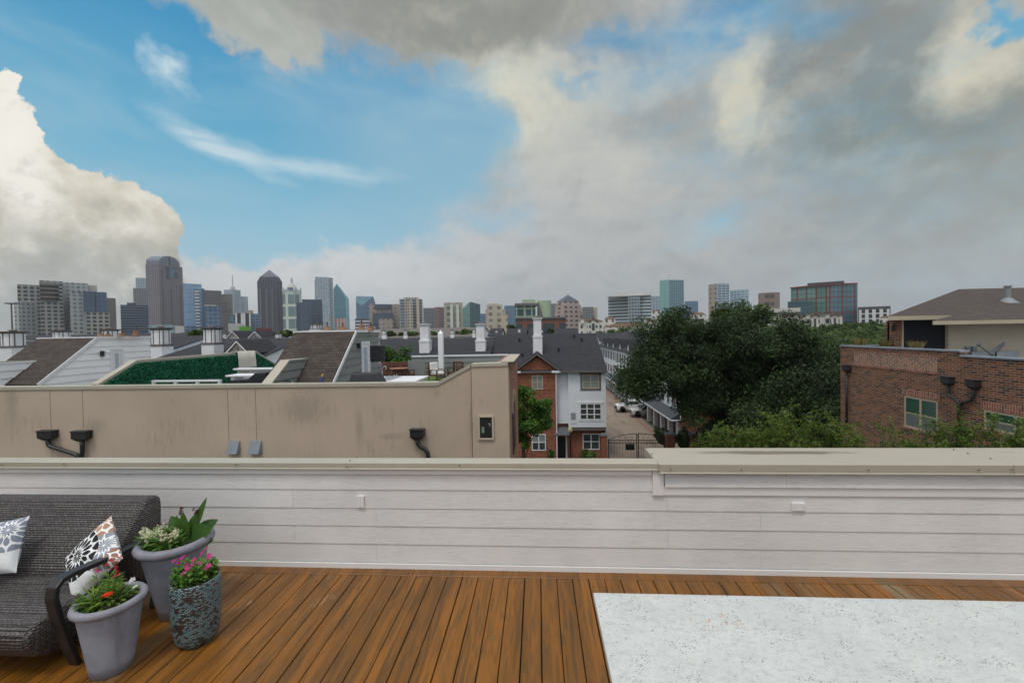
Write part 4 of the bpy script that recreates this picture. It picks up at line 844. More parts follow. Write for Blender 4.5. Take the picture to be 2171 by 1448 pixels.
# closed umbrella
q = P(936, 790, y=24.3); qt = P(935, 700, y=24.3); um = thing('closed_parasol', 'tall closed parasol in a white cover before the grey parapet', 'parasol', (q[0], 24.3, TF))
mb = MB(); hh = qt[2]-TF; i0 = 0
for k, (r, z) in enumerate([(.15, .25), (.19, .5), (.20, hh-.4), (.19, hh-.2), (.01, hh)]):
    for j in range(8): a = 2*PI*j/8; rr = r*(1 if j % 2 else .8); mb.v.append((q[0]+rr*math.cos(a), 24.3+rr*math.sin(a), TF+z))
for k in range(4):
    for j in range(8): mb.f.append((k*8+j, k*8+(j+1) % 8, (k+1)*8+(j+1) % 8, (k+1)*8+j))
mb.build('cover', M_wt, um); MB().lathe([(.3, 0), (.3, .06), (.03, .08), (.03, .3), (0, .3)], (q[0], 24.3, TF), 16).build('base', M_blackm, um)
# lounge chair with white cushions
def lounge(label, c, rz, cush=True, grp=None, s=1.):
    t_ = thing('lounge_chair', label, 'chair', (c[0], c[1], TF), grp, rz); t_.scale = (s, s, s)
    for sx in (-.32, .32):
        for sy in (-.3, .3): MB().box(sx-.03, sx+.03, sy-.03, sy+.03, 0, .56 if sy < 0 else .9).build('leg', M_wood, t_, local=True)
        MB().box(sx-.04, sx+.04, -.36, .34, .561, .60).build('armrest', M_wood, t_, local=True)
    MB().box(-.29, .29, -.3, .28, .26, .32).build('seat', M_wood, t_, local=True); mb = MB()
    for k in range(5): mb.box(-.27+k*.12, -.21+k*.12, .29, .32, .33, .88)
    mb.box(-.29, .29, .285, .33, .881, .93); mb.build('backrest', M_wood, t_, local=True)
    if cush:
        M_cu = plain('white_cushion', S(226, 226, 226), .8, .04); MB().box(-.28, .28, -.34, .2, .322, .47).build('seat_cushion', M_cu, t_, local=True, bevel=.05, seg=3); MB().box(-.28, .28, .12, .28, .47, .98).build('back_cushion', M_cu, t_, local=True, bevel=.05, seg=3)
    return t_
q = at(926, 806); lounge('dark wood lounge chair with white cushions on the terrace', (q[0], q[1]), R(62), True)
q = at(958, 806); lounge('dark wood chair half hidden by the sloping stucco parapet', (q[0], 24.1), R(-20), False)
for (px, rz, l) in ((884, 75, 'slatted dark wood dining chair right of the round teak table'), (842, 180, 'dark wood dining chair behind the round teak table')):
    q = P(px, 796, z=TF); lounge(l, (q[0], 24.0 if px > 860 else 24.6), R(rz), False, 'dining chairs around the teak table', .85)
q = P(846, 780, y=23.4); tb = thing('teak_table', 'round reddish teak dining table on the neighbouring terrace', 'table', (q[0], 23.4, TF)); zt = q[2]
MB().lathe([(0, -.03), (.5, -.03), (.52, -.015), (.5, 0), (0, 0)], (q[0], 23.4, zt), 28).build('tabletop', plain('teak', S(150, 92, 74), .5, .2, 8), tb)
for a in range(4): th = a*PI/2+.7; MB().tube([(q[0]+.1*math.cos(th), 23.4+.1*math.sin(th), zt-.03), (q[0]+.35*math.cos(th), 23.4+.35*math.sin(th), TF)], .025, 6).build('leg', M_wood, tb)
# railing + trough behind
a = P(808, 768, y=24.9); c_ = P(872, 768, y=24.9); rl = thing('timber_rail', 'dark timber trough and thin black rail at the terrace end', 'railing', (a[0], 24.9, TF))
MB().box(a[0], c_[0]+.35, 24.85, 25.0, a[2]-.25, a[2]).build('top_board', M_wood, rl); MB().box(a[0], c_[0]+.1, 24.9, 24.93, P(840, 758, y=24.9)[2], P(840, 758, y=24.9)[2]+.03).build('handrail', M_blackm, rl)
mb = MB(); 
for k in range(14): mb.box(a[0]+k*.16, a[0]+k*.16+.1, 24.91, 24.94, TF, a[2]-.251)
mb.build('slats', M_wood, rl)
# far grey parapet of the terrace
a = P(872, 757, y=25.1); c_ = P(1078, 753.5, y=25.1); fp = thing('terrace_parapet', 'grey sided far parapet with white cap behind the white chair', 'parapet', (a[0], 25.1, TF))
poly = [(a[0], TF), (c_[0], TF), (c_[0], c_[2]), (a[0], a[2])]; mb = MB(); lap_face(mb, poly, ((0, 25.1), (1, 0), (0, -1)), .28); fixn(mb, (0, -1, 0)).build('siding', M_grey, fp)
mb = MB().ext([(p[0], 25.11, p[1]) for p in poly], (0, .15, 0)); mb.build('core', M_grey, fp); mb = MB().ext([(a[0], 25.04, a[2]), (c_[0], 25.04, c_[2]), (c_[0], 25.04, c_[2]+.07), (a[0], 25.04, a[2]+.07)], (0, .26, 0)); mb.build('cap', M_wt, fp)
q = P(904, 765, y=24.7); MB().box(a[0], q[0], 24.4, 24.45, TF, P(890, 764, y=24.4)[2]).build('side_panel', M_grey, fp)
# turf
q = at(915, 806); o = MB().box(q[0]-.6, q[0]+2.2, 22.2, 24.9, TF+.002, TF+.02).build('turf_mat', plain('turf_green', S(92, 118, 52), .9, .3, 20, .8, 120, 0, .02)); tag(o, 'green turf mat under the white cushioned chair', 'turf mat')
# white outdoor kitchen counter and sink
zc = P(860, 797, y=17.8)[2]; a = P(812, 806, z=zc); c_ = P(909, 797, z=zc); kc = thing('outdoor_counter', 'white topped outdoor kitchen counter with tap beyond the beige parapet', 'counter', (a[0], 17, TF))
y0 = P(860, 808, z=zc)[1]; y1 = P(860, 797, z=zc)[1]; xa = P(812, 800, y=y1)[0]; xb = P(909, 797, y=y1)[0]
MB().box(xa, xb, y0, y1, zc-.06, zc).build('worktop', M_wt, kc, bevel=.008); MB().box(xa+.1, xb-.15, y0+.1, y1-.1, TF, zc-.061).build('cabinet', M_wt, kc)
MB().tube([(xa+.05, y1-.2, zc), (xa+.05, y1-.2, zc+.35), (xa+.12, y1-.2, zc+.45), (xa+.22, y1-.2, zc+.4), (xa+.22, y1-.2, zc+.3)], .02, 8).build('tap', plain('chrome', S(190, 192, 196), .2, .05, metal=.9), kc, smooth=True)
mb = MB().box(xa+.3, xa+.9, y0+.2, y1-.2, zc+.001, zc+.012); mb.build('sink_cover', plain('steel_grey', S(150, 152, 156), .35), kc)
q = P(741, 812, y=13.9); q2 = P(816, 812, y=13.9); zt = P(780, 790, y=13.9)[2]; gl = thing('covered_grill', 'black vinyl covered grill behind the beige stucco parapet', 'grill', ((q[0]+q2[0])/2, 14.1, TF))
mb = MB(); mb.hexa([(q[0], 13.7, zt-.5), (q2[0], 13.7, zt-.5), (q2[0], 14.35, zt-.5), (q[0], 14.35, zt-.5), (q[0]+.08, 13.85, zt-.02), (q2[0]-.25, 13.85, zt), (q2[0]-.25, 14.25, zt), (q[0]+.08, 14.25, zt-.02)]); mb.build('cover', M_blkcl, gl, bevel=.04, seg=3)
MB().box(q[0]+.1, q2[0]-.1, 13.8, 14.3, TF, zt-.51).build('cart', M_blackm, gl)
# things on the hedge terrace
zc = P(500, 782, y=17.2)[2]; a = P(497, 782, y=17.2); c_ = P(577, 782, y=17.2); kb = thing('white_bar_unit', 'white raised bar ledge before the artificial hedge', 'bar', (a[0], 17.2, TF))
MB().box(a[0], c_[0]+.3, 17.1, 17.5, zc-.05, zc+.02).build('ledge', M_wt, kb, bevel=.01); MB().box(a[0]+.08, c_[0]+.2, 17.25, 17.45, TF, zc-.051).build('body', plain('white_stone_face', S(204, 202, 200), .7, .2, 6, .3, 12, 0, .02), kb)
zc2 = P(500, 795, y=15.6)[2]; a = P(481, 795, y=15.6); c_ = P(560, 795, y=15.6); MB().box(a[0], c_[0], 15.5, 16.2, zc2-.06, zc2).build('lower_counter', M_wt, kb, bevel=.01); MB().box(a[0]+.15, a[0]+.3, 15.6, 16.1, TF, zc2-.061).build('leg', M_wt, kb)
MB().tube([(c_[0]-.0, 17.3, zc+.0), (c_[0]-.0, 17.3, zc+.09), (c_[0]+.1, 17.3, zc+.14), (c_[0]+.22, 17.3, zc+.12), (c_[0]+.24, 17.3, zc)], .018, 8).build('tap', MC['chrome'], kb, smooth=True)
q = P(494, 814, y=14.2); q2 = P(572, 814, y=14.2); zt = P(545, 789, y=14.2)[2]; gl = thing('covered_grill', 'black covered grill at the foot of the beige sloped cap', 'grill', (q[0], 14.2, TF))
mb = MB(); mb.ext([(q[0], 14.0, zt-.42), (q2[0], 14.0, zt-.42), (q2[0], 14.0, zt), (P(540, 789, y=14)[0], 14.0, zt-.01), (P(525, 802, y=14)[0], 14., zt-.22), (q[0]+.05, 14.0, zt-.25)], (0, .5, 0)); mb.build('cover', M_blkcl, gl, bevel=.03, seg=2)
a = P(326, 806, y=14.4); c_ = P(470, 805, y=14.4); wb = thing('white_trellis', 'white slatted trellis frame top below the artificial hedge', 'trellis', (a[0], 14.4, TF))
mb = MB(); mb.box(a[0], c_[0], 14.3, 14.42, a[2]-.06, a[2]); mb.box(a[0], c_[0], 14.3, 14.42, a[2]-.55, a[2]-.47)
mb.build('rail', M_wt, wb); 
for k in range(4): xx = a[0]+(c_[0]-a[0]-.08)*k/3; MB().box(xx, xx+.08, 14.31, 14.41, TF, a[2]-.061).build('post', M_wt, wb)
a = P(610, 809, y=13.55); c_ = P(582, 812, y=13.5)
for (px, r, l) in ((598, .30, 'round topped grey air conditioner next to the beige sloped cap'), (634, .22, 'smaller grey air conditioner under the brown shingles')):
    q = P(px, 813 if px < 610 else 815, y=13.4); ac = thing('air_conditioner', l, 'air conditioner', (q[0], 13.4, TF), 'air conditioners by the beige parapet')
    MB().box(q[0]-r-.03, q[0]+r+.03, 13.4-r, 13.4+r, TF, q[2]+.02).build('casing', plain('ac_grey', S(170, 172, 174), .5, .08), ac, bevel=.03); MB().lathe([(r*.95, 0), (r*.95, .03), (r*.8, .06), (r*.8, .03), (0, .03)], (q[0], 13.4, q[2]+.02), 24).build('fan_grille', plain('ac_dark', S(60, 62, 64), .5), ac)
a = P(676, 815, y=14.0); c_ = P(685, 793, y=14.3); pl_ = thing('telescopic_pole', 'blue pole with yellow tip leaning on the brown shingles', 'pole', tuple(a)); MB().tube([(a[0]-.2, 13.9, TF), (c_[0]-.03, 14.28, c_[2]-.08)], .022, 8).build('shaft', plain('blue_paint', S(40, 80, 160), .4), pl_); MB().tube([(c_[0]-.03, 14.28, c_[2]-.08), tuple(c_)], .024, 8).build('tip', plain('yellow_paint', S(220, 200, 60), .4), pl_)
# towel draped on the hedge wall
ya, yb_ = P(498, 760, x=HX)[1], P(535, 760, x=HX)[1]; mb = MB(); n = 24
zt = P(515, 747, x=HX)[2]+.03; zl = P(515, 780, x=HX)[2]
for k in range(n+1):
    yy = ya+(yb_-ya)*k/n; o_ = .02*math.sin(k*1.9)
    mb.v += [(HX-.14, yy, zt+.02), (HX+.14, yy, zt+.02), (HX+.17+o_, yy, (zt+zl)/2), (HX+.18+o_*1.6, yy, zl)]
for k in range(n):
    for j in range(3): mb.f.append((k*4+j, k*4+j+1, k*4+j+5, k*4+j+4))
o = mb.build('draped_cover', plain('off_white_canvas', S(206, 202, 192), .9, .06), None, smooth=True); tag(o, 'off white canvas cloth hanging over the artificial hedge wall', 'cloth')
# ================================================================== brick house on the right
RX = 16.0; M_rbr = brick('mottled_red_brick', S(108, 66, 48), S(138, 88, 64), S(66, 50, 46), S(152, 136, 118), .27, .085, ms=.012)
rb = thing('brick_house', 'mottled red brick house with roof terrace and brown hipped roof', 'house', (RX+4, 18, 0))
frL = ((RX, 0), (0, 1), (-1, 0)); C0 = P(1782, 733, x=RX); C1 = P(2036, 749, x=RX); C2 = P(2036, 757, x=RX); C3 = P(2171, 768, x=RX); yN = 9.0
slope = (C3[2]-C2[2])/(C3[1]-C2[1]); zN = C2[2]; zF = (C0[2]+C1[2])/2
MB().box(RX, RX+.3, C1[1], C0[1], 0, zF).box(RX, RX+.3, yN, C1[1]-.001, 0, zN).box(RX+.301, RX+16, C0[1]-.3, C0[1], 0, zF).build('wall', M_rbr, rb)
MB().box(RX-.04, RX+.34, C1[1], C0[1]+.04, zF+.001, zF+.07).box(RX-.04, RX+.34, yN, C1[1]-.01, zN+.001, zN+.07).box(RX+.341, RX+16, C0[1]-.34, C0[1]+.04, zF+.002, zF+.07).build('coping', M_lead, rb, bevel=.01)
def yz(px, py, X=RX): q = P(px, py, x=X); return q[1], q[2]
a, b_ = yz(1811, 748), yz(1987, 756); lo = yz(1811, 773), yz(1987, 787); zt, zl = (a[1]+b_[1])/2, (lo[0][1]+lo[1][1])/2
MB().ob(frL, b_[0], a[0], zl, zt, -.01, .006).build('herringbone_panel', brick('herringbone_brick', S(140, 90, 72), S(168, 112, 90), S(78, 60, 58), S(184, 170, 152), .26, .085, chev=True, ms=.016), rb)
M_sol = brick('soldier_brick', S(138, 86, 70), S(158, 102, 82), S(96, 66, 60), S(186, 172, 156), .30, .085, rot=PI/2)
mb = MB().ob(frL, b_[0]-.02, a[0]+.02, zt, zt+.1, .0, .02).ob(frL, b_[0]-.02, a[0]+.02, zl-.1, zl, 0., .02); mb.build('panel_border', M_sol, rb)
def rwin(x0, y0, x1, y1, arch):
    """window on the left-facing wall; x0<x1 photo columns, y0 top at left, y1 bottom at left"""
    a = yz(x0, y0); b_ = (P(x1, y0, x=RX)[1], 0); zb_ = yz(x0, y1)[1]; zt = a[1]; yl, yr = b_[0], a[0]
    o = MB().ob(frL, yl, yl+.07, zb_, zt, -.02, .015).ob(frL, yr-.07, yr, zb_, zt, -.02, .015).ob(frL, yl+.071, yr-.071, zt-.06, zt, -.02, .015).ob(frL, yl+.071, yr-.071, zb_, zb_+.06, -.02, .015)
    mid = (yl+yr)/2; zm = zb_+(zt-zb_)*.47; o.ob(frL, mid-.045, mid+.045, zb_+.061, zt-.061, -.02, .012); o.ob(frL, yl+.071, mid-.046, zm-.025, zm+.025, -.02, .01).ob(frL, mid+.046, yr-.071, zm-.025, zm+.025, -.02, .01)
    w_ = o.build('window', M_cream, rb); g = glass_pane('green_tinted_glass', S(42, 80, 64), .12); g2 = plain('insect_screen', S(104, 110, 108), .6)
    for (u0, u1) in ((yl+.06, mid-.04), (mid+.04, yr-.06)): MB().ob(frL, u0, u1, zm, zt-.05, -.04, .003).build('pane', g, w_); MB().ob(frL, u0, u1, zb_+.05, zm, -.04, .004).build('pane', g2, w_)
    MB().ob(frL, yl-.12, yr+.12, zb_-.09, zb_-.001, 0, .04).build('sill', M_sol, w_)
    mb = MB(); n = 12
    for k in range(n):
        u0 = yl-.1+(yr-yl+.2)*k/n; u1 = yl-.1+(yr-yl+.2)*(k+1)/n; r_ = arch*(1-((k+.5)/n*2-1)**2); mb.ob(frL, u0+.004, u1-.004, zt+.001+r_*.2, zt+.26+r_, 0, .02)
    mb.build('brick_arch', M_sol, w_)
rwin(1918, 839, 1989, 903, .06); rwin(2087, 869, 2230, 908, .1)
M_dbrz = plain('dark_bronze_metal', S(48, 46, 48), .45, .2)
for (x0, x1, y0, y1, pth) in ((1785, 1804, 774, 789, [(1795, 787), (1795, 895)]), (1992, 2024, 798, 817, [(2009, 815), (2009, 838), (2033, 852), (2034, 900)]), (2045, 2080, 805, 825, [(2064, 822), (2062, 848), (2036, 855), (2034, 872)])):
    yc = (P(x0, y0, x=RX-.15)[1]+P(x1, y0, x=RX-.15)[1])/2; wd = abs(P(x0, y0, x=RX-.15)[1]-P(x1, y0, x=RX-.15)[1]); z0 = P((x0+x1)/2, y0, x=RX-.15)[2]; z1 = P((x0+x1)/2, y1, x=RX-.15)[2]
    pp = [(P(a_, b2, x=RX-.12)[1], P(a_, b2, x=RX-.12)[2]) for a_, b2 in pth]; scupper(rb, frL, yc, z0, wd*.55, z0-z1, pp, .055, M_dbrz, .26)
# roof terrace storey
TR = zF-.75
MB().box(RX+.31, RX+16, 12, C0[1]-.31, TR-.2, TR).build('terrace_floor', MC['terrace_membrane'], rb)
Y1 = 21.5; e0 = P(1882, 671, y=Y1-.5); e1 = P(2030, 667, y=Y1-.5); zE = (e0[2]+e1[2])/2; rg = P(2033, 613, y=25.5); Y2 = 21.43; YE = 20.1; s0 = P(1977, 690, y=YE); zE2 = s0[2]
zR = zE+(26-Y1+.5)*.33; zR = rg[2]
mb = MB(); xr = 32; xrl = P(2022, 667, y=Y1-.5)[0]
hipx = P(2033, 613, y=25.5)[0]; pitch_ = (zR-zE)/(25.5-Y1+.5)
top = [(e0[0], Y1-.5, zE), (xr, Y1-.5, zE), (xr, 25.5, zR), (hipx, 25.5, zR)]; mb.ext(top, (0, 0, -.06)); 
mb.ext([(e0[0], Y1-.5, zE), (hipx, 25.5, zR), (e0[0]*27/(Y1-.5)+.15, 27, zE)], (0, 0, -.06))
zE2b = zE-(Y1-.5-YE)*pitch_*.85
mb.ext([(s0[0], YE, zE2b), (xr, YE, zE2b), (xr, Y1-.5, zE-.002), (xrl, Y1-.5, zE-.002)], (0, 0, -.06))
mb.build('roof', shingle('taupe_shingles', S(74, 66, 62), .3, .14, .22), rb)
MB().box(e0[0], xr, Y1-.54, Y1-.5, zE-.20, zE-.01).box(s0[0], xr, YE-.04, YE, zE2b-.18, zE2b-.01).build('fascia', M_cream, rb)
MB().ext([(e0[0]+.03, Y1-.49, zE-.19), (xr, Y1-.49, zE-.19), (xr, 26.9, zE-.19), (e0[0]*26.9/(Y1-.5)+.3, 26.9, zE-.19)], (0, 0, .07)).ext([(s0[0]+.03, YE+.01, zE2b-.17), (xr, YE+.01, zE2b-.17), (xr, Y1-.5, zE2b-.17), (xrl, Y1-.5, zE2b-.17)], (0, 0, .05)).build('soffit', M_cream, rb)
c0 = P(1896, 700, y=Y1)[0]; c1 = P(1911, 700, y=Y1)[0]; MB().box(c0, c1, Y1, Y1+.4, TR, zE-.2).box(c0, xr, Y1+.3, Y1+.5, TR, zE-.21).build('brick_column', M_rbr, rb)
d1 = P(2008, 700, y=Y1-.0)[0]; MB().box(c1+.01, c1+.09, Y1-.02, Y1+.2, TR, zE-.2).box(d1-.04, d1+.08, Y1-.02, Y1+.2, TR, zE-.2).build('post', M_cream, rb)
MB().box(c1+.1, d1-.05, Y1+.05, Y1+.12, TR, zE-.2).build('black_shade', plain('black_screen_fabric', S(26, 28, 38), .85, .1), rb)
sx = P(2009, 700, y=Y2)[0]; poly = [(sx, TR), (xr, TR), (xr, zE2b-.15), (sx, zE2b-.15)]; mb = MB(); lap_face(mb, poly, ((0, Y2), (1, 0), (0, -1)), .19); fixn(mb, (0, -1, 0)).build('siding', M_bei, rb)
MB().box(sx, xr, Y2+.005, Y1+.3, TR, zE2b-.16).build('siding_core', M_bei, rb); MB().box(sx-.01, sx+.1, Y2-.03, Y2+.0, TR, zE2b-.15).build('corner_board', M_cream, rb)
# pipe on the roof
vp_ = P(2136, 662, y=23); zz0 = zE+(23-Y1+.5)*pitch_; zt = P(2136, 606, y=23)[2]
vpo = MB().lathe([(.42, -.12), (.12, .18), (.115, zt-zz0-.08), (.15, zt-zz0-.07), (.15, zt-zz0), (0, zt-zz0)], (vp_[0], 23, zz0), 18).build('vent_pipe', plain('grey_pipe', S(128, 134, 138), .5, .1), rb, smooth=False)
# lantern
q = P(1895, 694, y=Y1-.15); o = MB().lathe([(.0, -.22), (.07, -.2), (.09, .02), (.13, .05), (.03, .14), (0, .15)], tuple(q), 6).build('wall_lantern', M_blackm, rb); MB().box(q[0]-.02, q[0]+.25, q[1]-.02, q[1]+.02, q[2]+.05, q[2]+.09).build('bracket', M_blackm, o)
for px in (2051, 2064): q = P(px, 740, y=Y2-.05); MB().box(q[0]-.09, q[0]+.09, Y2-.12, Y2-.03, q[2]-.12, q[2]+.12).build('meter_box', plain('meter_box_grey', S(132, 146, 150), .4, .1), rb, bevel=.01)
MB().box(P(2038, 750, y=Y2-.3)[0], P(2135, 750, y=Y2-.3)[0], Y2-.8, Y2-.3, TR, P(2080, 745, y=Y2-.3)[2]).build('duct', M_lead, rb)
q = P(2105, 750, y=17.6); ds = thing('satellite_dish', 'dark satellite dish on the terrace of the brick house', 'satellite dish', (q[0], 17.6, q[2]-.3))
mb = MB(); n = 20; ax = Vector((-.62, .42, .66)).normalized(); a_ = Vector((.25, -.9, .3)); a_ = (a_-ax*a_.dot(ax)).normalized(); bb = ax.cross(a_); ctr = Vector(q)+Vector((.05, 0, .12)); mb.v.append(tuple(ctr-ax*.09))
for ring in (1, 2, 3):
    for j in range(n): th = 2*PI*j/n; r_ = .46*ring/3; mb.v.append(tuple(ctr-ax*(.09-.09*(ring/3)**2)+a_*r_*math.cos(th)*.85+bb*r_*math.sin(th)))
for j in range(n): mb.f.append((0, 1+j, 1+(j+1) % n))
for ring in range(2):
    for j in range(n): k0 = 1+ring*n; mb.f.append((k0+j, k0+n+j, k0+n+(j+1) % n, k0+(j+1) % n))
mb.build('dish', plain('dish_grey', S(84, 86, 92), .5, .1), ds, smooth=True); tip = P(2075, 732, y=17.2); MB().tube([tuple(ctr-ax*.06-Vector((0, 0, .25))), tuple(tip)], .02, 6).build('feed_arm', MC['dish_grey'], ds); MB().lathe([(.05, -.05), (.06, .04), (0, .06)], tuple(tip), 8).build('feed_horn', MC['dish_grey'], ds)
MB().tube([tuple(ctr-ax*.06), (ctr.x+.05, ctr.y, TR+.3)], .03, 6).box(ctr.x-.25, ctr.x+.3, ctr.y-.2, ctr.y+.2, TR+.2, TR+.32).build('mount', M_blackm, ds)
# planters with grasses on the terrace
def grass(label, px, pyt, pyb, y, rt, petals):
    y = float(P(px, pyb, x=y)[1]); q = P(px, pyb, y=y); h = P(px, pyt, y=y)[2]-q[2]; t_ = thing('terrace_planter', label, 'planter', tuple(q), 'planters along the roof terrace'); r = rt/900*y
    q[2] -= .12; MB().box(q[0]-r*.5, q[0]+r*.5, y-.15, y+.2, TR, q[2]-.02).build('trough', M_lead, t_); mb = MB()
    for _ in range(160): th = random.uniform(0, 6.28); blade(mb, (q[0]+r*.35*math.cos(th), y+.15*math.sin(th), q[2]), (.45*math.cos(th), .3*math.sin(th), 1), h*random.uniform(.75, 1.1), .02, .25, 4)
    mb.build('grass_tuft', leafmat('bronze_grass', S(112, 96, 64), S(128, 120, 72)), t_); pt_ = clump_pts((q[0], y, q[2]+.08), r*1.1, 260, squash=.28); leaves('foliage', pt_, .06, M_mg, t_)
    pt_ = clump_pts((q[0], y-.1, q[2]+.12), r*1.15, 130, squash=.25); k_ = len(pt_)//2; leaves('white_blossom', pt_[:k_], .05, petal('white_bloom2', S(236, 232, 236)), t_); leaves('purple_blossom', pt_[k_:], .05, petal('purple_bloom', S(120, 90, 170)), t_)
grass('bronze grass planter with white and purple flowers below the black shade', 1942, 715, 741, 17.0, 20, 1); grass('bronze grass planter left of the brick column on the terrace', 1878, 712, 738, 16.95, 14, 1); grass('bronze grass planter at the far corner of the brick house terrace', 1823, 710, 735, 16.9, 14, 1)
# ================================================================== ground, alley, street houses
gm, t, b = mat_new('grass_and_soil'); v = objn(t); t.l.new(t.mix(t.noise(v, .12, 6), S(58, 66, 42), S(92, 90, 70)), b.inputs['Base Color']); b.inputs['Roughness'].default_value = .95
mb = MB(); mb.poly([(-5000, -60, 0), (5000, -60, 0), (5000, 5000, 0), (-5000, 5000, 0)]); structure('ground', mb, gm)
am, t, b = mat_new('aggregate_paving'); v = objn(t); x, y, _ = t.sep(v)
c = t.mix(t.noise(v, .5, 6, .65), S(134, 118, 104), S(160, 144, 130)); c = t.mix(t.math('MULTIPLY', t.noise(v, 25, 3), .3), c, S(96, 84, 74)); c = t.mix(t.math('MULTIPLY', t.ramp(t.noise(t.mapping(v, scale=(1, .15, 1)), .9, 6, .6), .5, .62), .45), c, S(100, 86, 78))
jx = t.math('ABSOLUTE', t.math('SUBTRACT', t.math('FRACT', t.math('DIVIDE', y, 6.)), .5)); c = t.mix(t.math('GREATER_THAN', jx, .49), c, S(84, 74, 66))
t.l.new(c, b.inputs['Base Color']); b.inputs['Roughness'].default_value = .85
structure('alley_paving', MB().box(6.9, 15.6, 40, 118, -.2, .02), am)
structure('street', MB().box(-20, 40, 22, 33, -.2, .01), plain('asphalt', S(74, 74, 76), .9, .15, 1.))
M_rstrip = plain('red_paver_strip', S(138, 104, 92), .9, .2, 4)
structure('paver_border', MB().box(14.2, 14.6, 44, 66, .0205, .03).box(14.2, 14.6, 70, 116, .0205, .03), M_rstrip)
M_wbr = brick('painted_white_brick', S(224, 230, 238), S(228, 234, 240), S(220, 226, 234), S(216, 222, 230), .26, .085, var=.02)
M_obr = brick('red_orange_brick', S(140, 78, 54), S(160, 92, 66), S(112, 66, 50), S(140, 116, 98), .26, .085)
M_gt = plain('taupe_grey_trim', S(104, 98, 98), .6, .06); M_pane = glass_pane('dark_window_glass', S(62, 68, 70), .08); M_pale = glass_pane('blind_behind_glass', S(132, 142, 138), .12)
M_dkd = plain('dark_garage_door', S(70, 66, 64), .6, .12)
def window(parent, fr, u0, u1, z0, z1, nx=2, ny=2, frame=.07, mat=None, trim=None, tw_=.12, pane=None, lowpane=None, n0=0., sill=None):
    mat = mat or M_cream; mb = MB(); mb.ob(fr, u0, u0+frame, z0, z1, n0-.02, n0+.05).ob(fr, u1-frame, u1, z0, z1, n0-.02, n0+.05).ob(fr, u0+frame, u1-frame, z1-frame, z1, n0-.02, n0+.05).ob(fr, u0+frame, u1-frame, z0, z0+frame, n0-.02, n0+.05)
    for i in range(1, nx): um = u0+(u1-u0)*i/nx; mb.ob(fr, um-frame*.55, um+frame*.55, z0+frame, z1-frame, n0-.02, n0+.045)
    for j in range(1, ny): zm = z0+(z1-z0)*j/ny; mb.ob(fr, u0+frame, u1-frame, zm-frame*.4, zm+frame*.4, n0-.02, n0+.04)
    o = mb.build('window', mat, parent)
    MB().ob(fr, u0+.02, u1-.02, z0+(z1-z0)*.5, z1-.02, n0-.05, n0+.012).build('pane', pane or M_pane, o); MB().ob(fr, u0+.02, u1-.02, z0+.02, z0+(z1-z0)*.5, n0-.05, n0+.010).build('pane', lowpane or pane or M_pane, o)
    if trim: MB().ob(fr, u0-tw_, u0-.001, z0-tw_, z1+tw_, 0, n0+.04).ob(fr, u1+.001, u1+tw_, z0-tw_, z1+tw_, 0, n0+.04).ob(fr, u0-tw_*1.4, u1+tw_*1.4, z1+.001, z1+tw_*1.1, 0, n0+.07).ob(fr, u0, u1, z0-tw_, z0-.001, 0, n0+.04).build('trim', trim, o)
    return o
D1 = 43.0
th_ = thing('corner_townhouse', 'white painted and red brick townhouse with charcoal roof beside the gated alley', 'house', (1, D1, 0))
def X1(px, py=850, y=D1): return float(P(px, py, y=y)[0])
def Z1(px, py, y=D1): return float(P(px, py, y=y)[2])
xw0, xw1, xs_ = X1(1179.5), X1(1283.5), X1(1204.5); zev = Z1(1230, 785)
xb0 = X1(1098); gp = X1(1140)
zov = Z1(1240, 904)
MB().box(xs_, xw1, D1-.35, D1-.001, zov, zev).build('white_bay', M_wbr, th_); MB().box(xw0, xw1, D1, D1+9, zov+.3, zev).box(xw1-.3, xw1+.002, D1+.3, D1+9, 0, zov+.3).build('white_wall', M_wbr, th_)
MB().box(xw0, xw1-.001, D1+.3, D1+9, 0, zov+.29).build('ground_floor', M_obr, th_)
MB().box(xs_+.02, xw1-.02, D1-.3, D1-.001, zov-.34, zov-.001).build('bay_underside', M_gt, th_)
# brick part with front gable
za, ze2 = Z1(1138, 757, D1-.5), Z1(1138, 784, D1-.5); poly = [(xb0, 0), (xw0, 0), (xw0, ze2), (gp, za), (xb0, ze2)]
MB().ext([(a, D1-.5, z) for a, z in poly], (0, 9, 0)).build('brick_wall', M_obr, th_)
MB().box(xb0-.01, xw0+.01, D1-.53, D1-.49, Z1(1140, 826), Z1(1140, 823)).box(xb0-.01, xw0+.01, D1-.53, D1-.49, Z1(1140, 908), Z1(1140, 904)).build('brick_band', brick('soldier_course', S(120, 66, 48), S(138, 78, 58), S(100, 58, 46), S(130, 108, 92), .3, .085, rot=PI/2), th_)
zr = Z1(1160, 708, 50.5); yr = 50.5; xl_, xr_ = X1(1052, 709, 50.5), X1(1275, 709, 50.5); xel = X1(1040, 770); xer = X1(1285.5, 784)
mb = MB(); ye = D1-.75; zee = zev+.02
mb.ext([(-15.5, ye, zee), (xer, ye, zee), (xer, yr, zr), (xl_, yr, zr)][:0] or [(xl_, ye, zee), (xer, ye, zee), (xer, yr, zr), (xl_, yr, zr)], (0, 0, -.12)); mb.ext([(xl_, yr, zr), (xer, yr, zr), (xer, 2*yr-ye, zee), (xl_, 2*yr-ye, zee)], (0, 0, -.12)); mb.build('roof', M_dksh, th_)
mb = MB(); sl = (zr-zee)/(yr-ye); yin = ye+(za+.35-zee)/sl
for s, xe_ in ((-1, xb0-.5), (1, xw0+.55)): mb.ext([(gp, ye-.15, za+.42), (xe_, ye-.15, ze2-.1), (xe_, ye+.3, ze2-.1), (gp, yin+.1, za+.42)], (0, 0, .07))
mb.build('gable_roof', M_dksh, th_)
